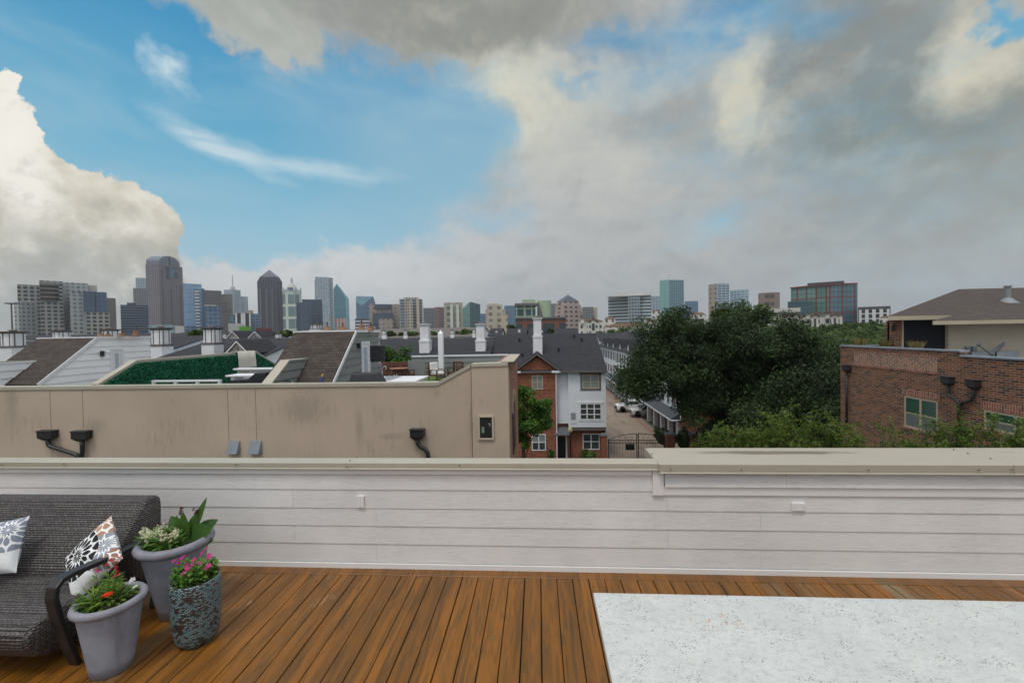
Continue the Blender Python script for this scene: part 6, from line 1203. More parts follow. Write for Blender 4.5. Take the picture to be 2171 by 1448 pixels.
F_conc = plain('pale_concrete', S(190, 190, 188), .8, .06, .05); M_mech = plain('dark_mechanical_and_void_shade', S(66, 70, 78), .7, .1, .05)
# --- left hotel group
s = 560
p, ft, z = tower('wide stepped pale grid hotel block at the far left of the skyline', 32, 147, 640, s, F_hot, 42, name='hotel_block', cat='hotel')
tower('', 40, 88, 604, s+8, F_hot2, None, 30, par=p, part='upper_block'); tower('', 87, 137, 596, s+2, F_hot2, None, 45, par=p, part='loggia_block'); tower('', 137, 190, 600, s+18, F_hot, None, 40, par=p, part='upper_wing'); tower('', 186, 209, 605, s+30, fc('plain_light_panel', S(184, 180, 172), S(170, 170, 166), 20, 7, .3, .4), None, 30, par=p, part='end_wing')
mb = MB()
for k in range(6):
    a = hdir(91)*(s+.5); b_ = hdir(122)*(s+.5); z0 = ztop(106, 601+k*5.9, s); mb.hexa([(a.x, a.y-1, z0-3.), (b_.x, b_.y-1, z0-3.), (b_.x, b_.y+3, z0-3.), (a.x, a.y+3, z0-3.), (a.x, a.y-1, z0), (b_.x, b_.y-1, z0), (b_.x, b_.y+3, z0), (a.x, a.y+3, z0)])
mb.build('loggia_shade_boxes', facade('loggia_bands', S(140, 132, 122), S(46, 46, 50), 40, 3.7, 1.1, .74), p)  # proud boxes; their dark bands paint the shade inside the open loggias
tower('', 146.5, 151, 655, s-2, F_navy, None, 10, par=p, part='glass_slot')
p2_, ft, z = tower('pale grid block with blue glass box right of the stepped hotel', 150, 183, 622, s-25, F_hot, None, 40, name='hotel_wing', cat='hotel')
tower('', 179, 229, 619, s-32, F_blu, None, 40, par=p2_, part='glass_box', botpx=662); tower('', 182, 233, 662.5, s-34, F_hot2, None, 42, par=p2_, part='lower_block'); tower('', 154, 177, 619, s-10, F_hot2, None, 20, par=p2_, part='crown_block', botpx=640)
tower('brown grey striped slab behind the blue glass box', 227, 247.5, 632, 900, F_brn)
p, ft, z = tower('low navy glass block with rooftop box left of the arch topped tower', 257, 316, 647, 780, F_navy); tower('', 271, 290, 642, 790, M_mech, None, 10, par=p, part='plant_room', botpx=648)
p, ft, z = tower('grey tower with pale arched crown half hidden by the arch topped tower', 285, 330, 612, 1500, F_gry); tower('', 291, 330, 590, 1510, F_lgrey, None, 30, par=p, part='crown')
p, ft, z = tower('', 313, 391, 560, 1250, F_main, 341, par=thing('office_tower', 'tall mauve granite tower with barrel vaulted top and notch', 'tower', (hdir(345).x*1250, hdir(345).y*1250, 0), GS), ka=.75)
A, M_, C_, Q_ = ft; e1 = (C_-M_); e2 = (A-M_); L = e1.length; n = 14; zt = z; hh = ztop(350, 541, 1250)-z
prof = [(0.02, 0)]+[(.02+.86*(1-math.cos(PI*k/n))/2, 1) for k in range(n+1)]; pts = [M_+e1*.03]; poly = []
for k in range(n+1): u = .03+.85*(1-math.cos(PI*k/n))/2; q = M_+e1*u; poly.append((q.x, q.y, zt+hh*math.sin(PI*k/n)*.75+hh*.25))
poly = [(M_.x+e1.x*.03, M_.y+e1.y*.03, zt-1)]+poly+[(M_.x+e1.x*.88, M_.y+e1.y*.88, zt-1)]; MB().ext(poly, (e2.x, e2.y, 0)).build('vault', F_dark if False else fc('vault_glass', S(118, 124, 138), S(104, 112, 128), 14, 30, .9, .9, .2, .1), p)
nv = Vector((-(e1.y), e1.x)).normalized(); nv = -nv if nv.dot(M_) > 0 else nv
def onface(u0, u1, z0, z1, nm, mt, off=1.5):
    a = M_+e1*u0+nv*off; b_ = M_+e1*u1+nv*off; a2 = a-nv*(off+2); b2 = b_-nv*(off+2); MB().prism([tuple(a), tuple(b_), tuple(b2), tuple(a2)], z0, z1).build(nm, mt, p)
zz = lambda py: ztop(350, py, 1250)
onface(.30, .42, zz(590), zz(565), 'notch', M_mech); onface(.421, .60, zz(587), zz(566), 'notch_glass', F_gblue); onface(.601, .78, zz(585), zz(575), 'notch', M_mech); onface(.28, .80, zz(564.8), zz(563), 'lintel', F_conc if False else F_main, 3); onface(.10, .16, zz(690), zz(572), 'pier_strip', F_mainb, 1.2); onface(.46, .50, zz(690), zz(612), 'pier_strip', F_mainb, 1.2); onface(.86, 1.0, zz(690), zz(600), 'side_bay', F_mainb, 1.8); onface(.43, .47, zz(560), zz(542), 'vault_rib', M_mech, 1.0)  # notch boxes stand proud; the shade of the void is in their dark colour
p, ft, z = tower('light blue glass tower with a stack of white balconies', 391, 430, 602, 700, F_lblue); tower('', 429.5, 436, 612, 705, F_gblue, None, 20, par=p, part='side_glass'); tower('', 415.5, 425, 613, 695, F_balc, None, 8, par=p, part='balcony_stack'); tower('', 391, 417, 691, 690, F_gblue, None, 10, par=p, part='podium')
tower('dark brown banded tower right of the light blue glass one', 435, 472, 616, 1300, F_dstr); tower('olive toned tower just right of the dark brown banded one', 471.5, 495, 624, 1350, F_olv); tower('lower brown banded tower in front of the olive toned one', 464, 483, 640, 1200, F_dstr)
p, ft, z = tower('low blue glass building with white roof edge before the brown towers', 435.5, 469, 648, 650, F_gblue); tower('', 435, 460, 646.5, 649, F_conc, None, 20, par=p, part='roof_edge', botpx=649)
p, ft, z = tower('light grey tower topped by a thin antenna mast', 477, 512.5, 614, 1500, F_lgrey, 497, ka=.8); q = hdir(496)*1510; MB().lathe([(6, 0), (6, 8), (1.6, 10), (1.2, 42), (.4, 44), (0, 44)], (q.x, q.y, z), 8).build('antenna', F_conc, p)
tower('lighter grey wing right of the antenna tower', 512.8, 527.5, 629, 1520, F_lgrey); tower('small beige block peeking above the zebra striped building', 528, 538, 658, 1300, F_beige)
p, ft, z = tower('black and white striped slab building low in the skyline', 500, 532, 664, 800, F_zebra); tower('', 488.5, 499.5, 667, 810, F_gblue, None, 20, par=p, part='dark_wing'); tower('', 484, 518, 686, 780, F_conc, None, 20, par=p, part='podium')
tower('low blue glass block right of the zebra striped building', 532.5, 551, 665, 820, F_gblue); tower('low building with bright green roof', 507, 532, 692, 500, plain('bright_green_roof', S(96, 150, 60), .8, .1, .05), name='low_building', cat='building'); tower('low dark red roofed building below the pyramid topped tower', 543, 577, 695.5, 480, plain('dark_red_roof', S(110, 40, 56), .8, .1, .05), name='low_building', cat='building')
tower('pale low glass hall under the arch topped tower', 315, 370, 689, 520, fc('pale_aqua_hall', S(150, 172, 182), S(134, 158, 170), 12, 12, .9, .7), name='low_building', cat='building'); tower('white low canopy building right of the pale glass hall', 371, 391, 691, 500, F_conc, name='low_building', cat='building')
# dark pyramid tower
s = 1150; p, ft, z = tower('dark glass tower with pyramid roof near the left third', 548, 601, 597, s, F_dark, 590, name='pyramid_tower', ka=.5)
A, M_, C_, Q_ = ft; c = (A+C_)/2; zc = ztop(574, 586, s)
def frust(f, c, k0, z0, k1, z1, nm, mt, p): a = [c+(q-c)*k0 for q in f]; b_ = [c+(q-c)*k1 for q in f]; mb = MB(); mb.hexa([(q.x, q.y, z0) for q in a]+[(q.x, q.y, z1) for q in b_]); o = mb.build(nm, mt, p); return o
frust(ft, c, .985, z+.01, .76, zc, 'shoulder', F_dark, p); frust(ft, c, .76, zc+.01, .02, ztop(574, 571, s), 'pyramid_roof', plain('grey_pyramid_glass', S(120, 122, 134), .25, .06, .05), p)
onf = [(.12, .2), (.42, .5), (.72, .8)]
for u0, u1 in onf: a = A+(M_-A)*u0; b_ = A+(M_-A)*u1; nn = Vector((-(M_-A).y, (M_-A).x)).normalized(); nn = -nn if nn.dot(A) > 0 else nn; MB().prism([tuple(a+nn*1.5), tuple(b_+nn*1.5), tuple(b_), tuple(a)], 0, z-18).build('bay_strip', F_mainb, p)
s = 1000; p, ft, z = tower('white gridded tower crowned with spires right of the dark pyramid tower', 601, 641, 620, s, F_wgrid, 627, ka=.6)
A, M_, C_, Q_ = ft; c = (A+C_)/2; frust(ft, c, .9, z+.01, .45, z+12, 'mansard', F_lgrey, p); mb = MB().lathe([(9, 0), (7, 5), (3, 9), (2, 16), (2.6, 17), (.3, 24), (0, 24)], (c.x, c.y, z+10), 8); mb.build('central_spire', F_conc, p)
for q in ft: q = c+(q-c)*.9; MB().lathe([(2.6, 0), (2.6, 8), (.3, 12), (0, 12)], (q.x, q.y, z), 6).build('corner_spire', F_conc, p)
p, ft, z = tower('steel blue glass office left of the silver balcony tower', 630, 685, 641, 760, F_dglass, 664, ka=.5); tower('', 642, 684, 635, 770, F_dglass, None, 25, par=p, part='upper_box')
p, ft, z = tower('silver glass tower with balconies along its right edge', 671, 701, 587.5, 980, F_frit, None, 30); tower('', 700.5, 708.5, 589, 985, F_balc, None, 25, par=p, part='balcony_edge'); tower('', 669.5, 671, 594, 985, F_balc, None, 20, par=p, part='balcony_side')
s = 1100; p = thing('prism_tower', 'teal glass prism tower with sharply slanted roof', 'tower', (hdir(722).x*s, hdir(722).y*s, 0), GS); Z = lambda px, py: ztop(px, py, s)
def wall3(pts, mt, nm, th=25): a = [(*(hdir(px)*s), Z(px, py)) for px, py in pts]; d = hdir(pts[0][0]+8)*th; MB().ext(a, (d.x, d.y, 0)).build(nm, mt, p)
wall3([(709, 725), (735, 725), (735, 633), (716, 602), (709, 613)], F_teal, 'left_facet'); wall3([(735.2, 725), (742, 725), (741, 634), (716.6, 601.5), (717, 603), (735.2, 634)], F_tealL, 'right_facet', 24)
tower('small pink stone block at the foot of the teal prism tower', 711, 735, 675, 650, F_pink, name='low_building', cat='building')
s = 1000; p = thing('folded_tower', 'teal glass building with folded V shaped roof', 'tower', (hdir(776).x*s, hdir(776).y*s, 0), GS)
wall3([(756, 725), (797, 725), (797, 643), (793, 629), (768, 649), (756, 640)], F_gdk if False else F_gblue, 'lower_facet'); wall3([(756, 640), (768, 648.8), (793, 628.8), (757, 628)], F_tealL, 'upper_facet', 24)
tower('white and dark banded low block under the folded teal building', 753, 784, 676, 700, F_wstr, name='low_building', cat='building')
p, ft, z = tower('beige stone office complex with blue glass insets', 784, 848, 645, 800, F_beige); tower('', 791, 834, 664, 790, F_dglass, None, 10, par=p, part='glass_inset'); tower('', 803, 834, 676, 780, F_beige, None, 10, par=p, part='lower_block'); tower('', 795, 831, 645.5, 796, F_dglass, None, 10, par=p, part='glass_band', botpx=654)
p, ft, z = tower('cream and blue glass tower in the middle left skyline', 848, 897, 634, 760, F_bstr, None, 30); tower('', 858, 888, 630.5, 766, F_tan, None, 20, par=p, part='cream_frame', botpx=700); tower('', 864, 876, 638, 752, F_tan, None, 10, par=p, part='window_strip'); tower('', 884, 890, 632, 752, fc('cream_pier', S(186, 176, 160), S(176, 168, 152), 20, 9, .3, .4), None, 10, par=p, part='cream_pier')
tower('grey office with shallow curved roof right of the cream and blue tower', 898, 921.5, 653, 900, F_gry); tower('red brown office between two grey towers', 921.5, 943, 651, 850, F_rbr, 930)
p, ft, z = tower('grey brown apartment tower with pale vertical strips', 942, 982, 642, 700, F_apt, None, 25); tower('', 955, 961, 646, 695, F_wgrid, None, 8, par=p, part='glass_strip'); tower('', 968, 974, 646, 695, F_wgrid, None, 8, par=p, part='glass_strip')
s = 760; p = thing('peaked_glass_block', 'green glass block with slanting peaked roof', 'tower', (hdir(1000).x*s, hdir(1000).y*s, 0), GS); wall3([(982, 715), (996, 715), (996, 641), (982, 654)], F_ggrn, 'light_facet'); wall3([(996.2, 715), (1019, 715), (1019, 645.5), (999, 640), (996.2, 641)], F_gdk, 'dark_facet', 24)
tower('small blue block right of the peaked green glass block', 1018.5, 1031, 665, 900, F_gblue, name='low_building', cat='building')
p, ft, z = tower('beige stepped apartment tower left of the blue slab', 1033, 1066, 646, 620, F_apt2, None, 25); tower('', 1030, 1072, 656, 626, F_apt2, None, 25, par=p, part='lower_tier'); tower('', 1037, 1058, 644, 630, F_apt2, None, 10, par=p, part='top_tier'); tower('', 1060, 1076.5, 667, 610, F_apt2, None, 15, par=p, part='side_tier')
tower('dark blue slab partly hidden by the pale green building', 1070, 1094, 648, 1000, F_gblue)
# pale green building in the middle distance
s = 300; M_pg = plain('pale_green_panels', S(158, 180, 152), .6, .06, .1); p = thing('green_clubhouse', 'pale green panelled building with curved end above brick base', 'building', (hdir(1130).x*s, hdir(1130).y*s, 0))
F_sg = fc('storefront_glass', S(150, 166, 148), S(48, 82, 84), 9, 6, .9, .75, .1, .2); tower('', 1093, 1136, 648, s, F_sg, None, 14, par=p, part='glazed_front'); tower('', 1108, 1136, 635.5, s+6, M_pg, None, 12, par=p, part='upper_box', botpx=646)
tower('', 1092, 1140, 643, s-2, M_gt, None, 17, par=p, part='flat_roof', botpx=648); cy = P(1154, 670, s=s+6); mb = MB(); R_ = (1170-1140)/2/900*s*.86*1.1
mb.prism([(cy[0]+R_*math.cos(2*PI*k/24)*1.05, cy[1]+R_*math.sin(2*PI*k/24)) for k in range(24)], 0, ztop(1154, 638, s+6)); mb.build('curved_end', M_pg, p, smooth=False)
tower('', 1094, 1200, 675, s-8, fc('brick_and_glass', S(122, 76, 58), S(46, 62, 64), 11, 10, .72, .8, .1, .2), None, 12, par=p, part='brick_base'); tower('', 1093, 1200.5, 672.5, s-9, M_gt, None, 14, par=p, part='base_roof', botpx=675.5)
for px in (1096, 1112, 1128): tower('', px-1.2, px+1.2, 648, s-1, M_pg, None, 1, par=p, part='column')
a = P(1141, 642, s=s-1); b_ = P(1149, 672, s=s-1); MB().tube([tuple(a), tuple(b_)], 1., 4).build('brace', M_gt, p)
s = 620; p, ft, z = tower('stepped pink stone office with dark pyramid roof', 1175, 1235, 662, s, fc('pink_stone_grid', S(168, 150, 146), S(70, 72, 80), 9, 6.5, .5, .5), 1193, ka=.7, name='pyramid_office'); A, M_, C_, Q_ = ft; c = (A+C_)/2
F_pk = fc('pink_stone_grid', None, None, 1, 1, 1, 1); frust(ft, c, .9, z+.01, .88, ztop(1205, 645, s), 'tier', F_pk, p); frust(ft, c, .80, ztop(1205, 645, s)+.01, .75, ztop(1205, 638, s), 'tier', F_pk, p); frust(ft, c, .80, ztop(1205, 638.5, s)+.01, .02, ztop(1205, 623.5, s), 'pyramid_roof', plain('slate_blue_roof', S(84, 92, 108), .5, .06, .05), p)
tower('small grey block left behind the pyramid roofed pink office', 1168, 1184, 644, 900, F_gry, name='low_building', cat='building'); p, ft, z = tower('grey beige office wing right of the pyramid roofed pink office', 1232, 1267, 652, 800, F_apt2); tower('', 1236, 1258, 651, 790, F_gry, None, 12, par=p, part='glass_front', botpx=690)
s = 620; p, ft, z = tower('broad banded glass office with rooftop plant room', 1290, 1381, 628, s, F_band, 1373, ka=.35); tower('', 1304, 1364, 620.5, s+15, F_conc, None, 20, par=p, part='plant_room', botpx=628); tower('', 1289, 1381.5, 626.4, s-2, F_conc, None, 24, par=p, part='roof_edge', botpx=628); tower('', 1332, 1358, 629, s-3, fc('silver_bay', S(150, 160, 168), S(84, 98, 108), 7, 8.2, .8, .7, .15), None, 6, par=p, part='central_bay')
tower('pale blue glass block between banded office and green tower', 1380, 1399.5, 628, 1100, F_apb)
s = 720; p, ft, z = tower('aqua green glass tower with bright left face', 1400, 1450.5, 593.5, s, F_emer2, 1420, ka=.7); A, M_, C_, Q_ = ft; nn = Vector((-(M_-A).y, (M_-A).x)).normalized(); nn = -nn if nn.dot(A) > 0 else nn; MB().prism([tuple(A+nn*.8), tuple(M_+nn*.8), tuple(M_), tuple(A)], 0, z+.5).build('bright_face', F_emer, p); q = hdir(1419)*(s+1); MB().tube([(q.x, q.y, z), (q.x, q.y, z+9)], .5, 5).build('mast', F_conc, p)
p, ft, z = tower('low blue glass block right of the aqua tower', 1452, 1480.5, 639, 900, F_gblue); tower('', 1452, 1474, 637.5, 905, F_conc, None, 10, par=p, part='roof_plant', botpx=640)
p, ft, z = tower('blue grey apartment tower with brownish left side', 1503, 1546.5, 602, 720, F_apb, 1519, ka=.6); A, M_, C_, Q_ = ft; nn = Vector((-(M_-A).y, (M_-A).x)).normalized(); nn = -nn if nn.dot(A) > 0 else nn; MB().prism([tuple(A+nn*.8), tuple(M_+nn*.8), tuple(M_), tuple(A)], 0, z-1).build('brown_face', F_beige, p); tower('', 1518, 1536, 599.5, 730, F_conc, None, 10, par=p, part='roof_plant', botpx=603)
tower('pale glass apartment tower right of the brown sided one', 1548, 1588, 614, 760, fc('pale_blue_apartments', S(170, 190, 200), S(118, 144, 160), 10, 7, .8, .6, .15, .3), 1574, ka=.6)
tower('brown stone apartment block with white bases left of the red framed office', 1608, 1653.5, 620, 560, fc('brown_apartments', S(134, 118, 110), S(86, 80, 80), 11, 9, .45, .5), 1633, ka=.5)
s = 430; p, ft, z = tower('red framed glass office building on the right of the skyline', 1677.5, 1818, 604.5, s, F_redf, 1758, ka=.55, name='red_frame_office', cat='office'); A, M_, C_, Q_ = ft; nn = Vector((-(M_-A).y, (M_-A).x)).normalized(); nn = -nn if nn.dot(A) > 0 else nn; MB().prism([tuple(A+nn*.5), tuple(M_+nn*.5), tuple(M_), tuple(A)], 0, z-.5).build('green_glass_face', F_redg, p)
MB().prism([tuple(A+(M_-A)*-.012+nn*1.2), tuple(M_+nn*1.8), tuple(C_+(C_-M_)*.01), tuple(A+C_-M_)], z+.01, z+1.1).build('roof_edge', plain('red_brown_steel', S(116, 58, 56), .6, .06, .05), p); tower('', 1712, 1790, 598, s+12, M_mech, None, 14, par=p, part='plant_room', botpx=604); 
tower('', 1670, 1722, 638, s-14, F_gdk, 1690, par=p, part='curved_glass_base')
tower('white office with tall dark windows and flat dark roof', 1821, 1886, 656, 420, F_white, name='white_office', cat='office'); 
p, ft, z = tower('dark topped block above the white office', 1819, 1888, 650, 428, M_mech, name='roof_block', cat='building')
# parking decks
F_pk2 = fc('parking_deck', S(196, 194, 188), S(70, 72, 74), 90, 5.0, 1.1, .42); tower('long white parking deck left of the red framed office', 1607, 1697, 654, 330, F_pk2, name='parking_deck', cat='parking deck'); tower('white parking deck with brown roofed stair tower above the big tree', 1416, 1500, 679, 330, F_pk2, name='parking_deck', cat='parking deck')
# Mediterranean villas
M_med = fc('white_render_arches', S(206, 204, 198), S(78, 78, 82), 3.6, 3.5, .32, .5); M_tile = plain('brown_clay_tiles', S(104, 82, 70), .9, .12, .4)
def villa(label, x0, x1, pyt, s, gab=(), tow=(), roofpx=5):
    p, ft, z = tower(label, x0, x1, pyt, s, M_med, None, 12, name='white_villa', cat='villa'); p['group'] = 'white villas with brown roofs'
    c = sum(ft, Vector((0, 0)))/4; frust(ft, c, 1.02, z+.01, .55, ztop((x0+x1)/2, pyt-roofpx, s), 'hipped_roof', M_tile, p)
    for (a, b_, yt, ya) in gab:
        q0 = hdir(a)*(s-2.5); q1 = hdir(b_)*(s-2.5); zb = ztop(a, yt, s-2.5); za_ = ztop((a+b_)/2, ya, s-2.5); m_ = (q0+q1)/2; dd = hdir((a+b_)/2)*8
        MB().ext([(q0.x, q0.y, 0), (q1.x, q1.y, 0), (q1.x, q1.y, zb), (m_.x, m_.y, za_), (q0.x, q0.y, zb)], (dd.x, dd.y, 0)).build('gable_bay', M_med, p)
        n_ = -hdir((a+b_)/2)*.6; MB().ext([(q0.x+n_.x, q0.y+n_.y, zb), (m_.x+n_.x, m_.y+n_.y, za_), (m_.x+n_.x, m_.y+n_.y, za_+.7), (q0.x+n_.x, q0.y+n_.y, zb+.7)], (dd.x, dd.y, 0)).ext([(m_.x+n_.x, m_.y+n_.y, za_), (q1.x+n_.x, q1.y+n_.y, zb), (q1.x+n_.x, q1.y+n_.y, zb+.7), (m_.x+n_.x, m_.y+n_.y, za_+.7)], (dd.x, dd.y, 0)).build('gable_tiles', M_tile, p)
        MB().prism([tuple(m_+(q0-m_)*.25-hdir(a)*.3), tuple(m_+(q1-m_)*.25-hdir(a)*.3), tuple(m_+(q1-m_)*.25+hdir(a)*.3), tuple(m_+(q0-m_)*.25+hdir(a)*.3)], zb-4.5, zb-.5).build('arched_window', M_pane, p)
    for (a, b_, yt) in tow: tower('', a, b_, yt, s-1, M_med, None, 3, par=p, part='stack', botpx=pyt+4); tower('', a-.5, b_+.5, yt-1, s-1.5, M_tile, None, 4, par=p, part='stack_roof', botpx=yt)
    return p
villa('white villa with central gable at the left of the villa row', 1227, 1280, 682, 250, [(1246, 1270, 684, 677)], [(1231, 1239, 675), (1252, 1260, 674)])
villa('plain white villa tower with brown hipped roof', 1281, 1305, 677, 262, [], [], 5); villa('long low white villa terrace with brown tiled roof', 1281, 1378, 693, 250, [], [], 8)
villa('white villa with arched gable bay right of the long terrace', 1364, 1416, 682, 245, [(1384, 1408, 684, 677)], [(1366, 1374, 675)])
villa('small white block with brown roof beside the aqua tower foot', 1381, 1402, 660, 330, [], [], 3); villa('white villa with brown roof on the parking deck', 1463, 1497, 668, 320, [], [], 6)
for i, (a, b_, y, l) in enumerate(((1644, 1704, 672, 'white villa cluster directly below the white parking deck'), (1704, 1744, 672, 'white villa cluster left of the last gable under the red framed office'), (1744, 1786, 671, 'white villa with gable at the right end under the red framed office'))):
    villa(l, a, b_, y, 235, [(b_-26, b_-6, y+1, y-5)], [(a+6, a+15, y-6), (b_-22, b_-13, y-9)], 4)
villa('pale villa half hidden behind the hipped roof at right', 1864, 1892, 674, 300, [], [], 4)
# high mast light
q = P(27, 721, s=420); hm = thing('mast_light', 'tall thin mast light at the left edge of the skyline', 'mast light', (q[0], q[1], 0)); zt = ztop(27, 642, 420); MB().tube([(q[0], q[1], 0), (q[0], q[1], zt)], [.6, .35], 6).build('mast', M_gt, hm); MB().lathe([(0, 0), (3, .2), (3, .8), (0, 1.)], (q[0], q[1], zt-1), 8).build('lamp_ring', M_gt, hm)
# ================================================================== vegetation
M_bark = plain('grey_brown_bark', S(84, 72, 62), .95, .3, 4, .6, 14, 0, .03)
M_oak = leafmat('dark_oak_leaf', S(24, 36, 22), S(58, 76, 42), S(74, 98, 50)); M_elm = leafmat('mid_green_leaf', S(42, 62, 28), S(74, 96, 40), S(86, 110, 42)); M_map = leafmat('maple_leaf', S(38, 70, 28), S(84, 124, 44), S(104, 142, 52), .3); M_lim = leafmat('lime_leaf', S(62, 88, 36), S(122, 142, 56), S(84, 110, 42), .35)
def quads(name, v, mat, parent=None, loc=False):
    n = len(v); me = bpy.data.meshes.new(name); me.vertices.add(4*n); me.vertices.foreach_set('co', v.astype('f').ravel()); me.loops.add(4*n); me.loops.foreach_set('vertex_index', np.arange(4*n, dtype='i'))
    me.polygons.add(n); me.polygons.foreach_set('loop_start', np.arange(0, 4*n, 4, dtype='i')); me.polygons.foreach_set('loop_total', np.full(n, 4, 'i')); me.update(calc_edges=True); return link(name, me, mat, parent, local=loc)
def leafq(cen, size, asp=.6, updir=.5):
    n = len(cen); a = RS.normal(size=(n, 3)); a /= np.linalg.norm(a, axis=1)[:, None]; nr = RS.normal(size=(n, 3)); nr[:, 2] = np.abs(nr[:, 2])+updir*2; b = np.cross(nr, a); b /= np.linalg.norm(b, axis=1)[:, None]+1e-9
    s = (size*(1+.35*RS.uniform(-1, 1, n)))[:, None]; v = np.empty((n, 4, 3)); v[:, 0] = cen-a*s*.5; v[:, 1] = cen+b*s*asp*.5; v[:, 2] = cen+a*s*.5; v[:, 3] = cen-b*s*asp*.5; return v
def core(c, r, nu=12, nv=7):
    q = []; ph = RS.uniform(0, 6)
    def pt(i, j):
        th = 2*PI*i/nu; f = PI*j/nv; k = 1+.12*math.sin(3*th+ph)+.08*math.sin(5*f+ph*2)*math.sin(2*th)
        return (c[0]+r[0]*k*math.cos(th)*math.sin(f), c[1]+r[1]*k*math.sin(th)*math.sin(f), c[2]+r[2]*k*math.cos(f))
    for i in range(nu):
        for j in range(nv): q.append([pt(i, j), pt(i, j+1), pt(i+1, j+1), pt(i+1, j)])
    return np.array(q)
def far_crown(c, r, dist, n, ncl=16):
    pts = []
    for _ in range(ncl):
        d = RS.normal(size=3); d /= np.linalg.norm(d); d[2] = abs(d[2])*1.2-.25; pts.append(clump_pts(np.array(c)+d*np.array(r)*RS.uniform(.72, 1.), r[0]*RS.uniform(.22, .42), n//ncl, .5, .75))
    return np.concatenate([core(c, [k*.74 for k in r]), leafq(np.concatenate(pts), max(.14, .0042*dist))])
# wooded mass to the right, beyond the alley row
V = []; cnt = 0
for (px0, px1, pyt, y, n, hr) in ((1640, 1900, 683, 330, 16, 6.5), (1250, 1520, 695, 300, 14, 5), (1640, 1920, 686, 250, 18, 6), (1280, 1420, 700, 190, 8, 4.5), (1660, 1930, 690, 190, 17, 5.5), (1640, 1930, 697, 145, 15, 5.), (1650, 1940, 706, 110, 14, 4.6), (1640, 1960, 716, 85, 13, 4.2), (1660, 1960, 728, 66, 11, 3.8), (1690, 1850, 750, 54, 7, 3.4), (1700, 1840, 780, 46, 5, 3.2)):
    for k in range(n):
        px = px0+(px1-px0)*(k+RS.uniform(-.3, .3))/(n-1); yy = y*RS.uniform(.94, 1.06); top = P(px, pyt+RS.uniform(-4, 7), y=yy); r = hr*RS.uniform(.85, 1.25); V.append(far_crown((top[0], yy, top[2]-r*.85), (r, r, r*.85), yy, 1500 if y < 200 else 900)); cnt += 1
o = quads('woodland', np.concatenate(V), M_elm); tag(o, 'dense green woodland canopy filling the ground left of the brick house', 'woodland', kind='stuff')
def small_tree(label, px, pyt, wpx, hpx, y, lm=None, grp=None, n=1500):
    top = P(px, pyt, y=y); r = wpx/1800*y; h = hpx/1800*y; c = (top[0], y, top[2]-h); t_ = thing('tree', label, 'tree', (c[0], y, 0), grp); quads('crown', far_crown(c, (r, r, h), y, n), lm or M_elm, t_)
    MB().tube([(c[0], y, 0), (c[0]+.1, y, c[2]*.6), (c[0], y, c[2])], [.25, .2, .1], 6).build('trunk', M_bark, t_); return t_
gt_ = 'trees between the far roofs'
for a in ((18, 713, 60, 20, 170, 'tree mass at the far left edge under the hotel'), (58, 713, 30, 16, 165, 'small tree right of the leftmost striped chimney'), (417, 698, 33, 24, 90, 'round dark tree between two grey striped chimneys'), (607, 700, 30, 18, 100, 'dark tree right of the small white box chimney'), (590, 706, 18, 12, 104, 'low bush left of the dark tree near the grey stair house ridge'), (826, 702, 26, 14, 112, 'small tree just right of the grey stair house'), (872, 703, 30, 14, 112, 'small tree left of the leftmost tall chimney'), (917, 704, 20, 12, 112, 'small tree behind the closed parasol tip'),
          (852, 705, 14, 11, 112, 'tiny tree touching the small white chimney'), (985, 700, 36, 16, 114, 'small tree left of the middle tall chimney'), (1083, 690, 18, 9, 150, 'tiny tree left of the green clubhouse base'), (1167, 698, 14, 10, 96, 'small bush right of the tallest chimney'), (1320, 700, 60, 12, 150, 'low tree under the left end of the villa row'), (1405, 694, 36, 16, 150, 'tree under the right end of the villa row'), (1360, 700, 30, 10, 150, 'low tree right of the lone small chimney'), (350, 704, 16, 10, 118, 'small tree behind the third striped chimney'), (113, 716, 24, 10, 135, 'low tree behind the white stair house ridge')):
    small_tree(a[5], *a[:5], grp=gt_)
# the big tree
def big_tree(label, trunk_px, parts, y, leaf, lm, grp=None, cat='tree', limbs=26, tr=.38, name='tree', nleaf=560, cr=1.25, low=-.75):
    b = P(trunk_px, 900, y=y); t_ = thing(name, label, cat, (b[0], y, 0), grp); pts = []; cs = []
    for (px, py, rx, ry, rz, dy, ncl) in parts:
        c = P(px, py, y=y+dy); p_, c_ = crown((c[0], y+dy, c[2]), (rx, ry, rz), ncl, nleaf, cr, low, .35); pts.append(p_); cs += [q for q in c_]
    quads('crown', leafq(np.concatenate(pts), leaf, .6, .35), lm, t_)
    mb = MB(); B = Vector((b[0], y, 0)); mc = Vector(tuple(np.mean(cs, axis=0))); f = Vector((B.x*.6+mc.x*.4, y, mc.z*.42)); top = mc+Vector((0, 0, 1.5)); mb.tube([B, B.lerp(f, .5)+Vector((.2, 0, 0)), f, f.lerp(top, .5)+Vector((-.3, 0, 0)), top], [tr*1.2, tr, tr*.85, tr*.5, tr*.15], 10)
    idx = list(range(len(cs))); random.shuffle(idx)
    for k in idx[:limbs]: q = Vector(tuple(cs[k])); st = f.lerp(top, random.uniform(0, .7)); mid = st.lerp(q, .5)+Vector((random.uniform(-.5, .5), 0, .6)); mb.tube([st, mid, q], [tr*.36, tr*.2, tr*.05], 5)
    mb.build('trunk', M_bark, t_, smooth=True); return t_
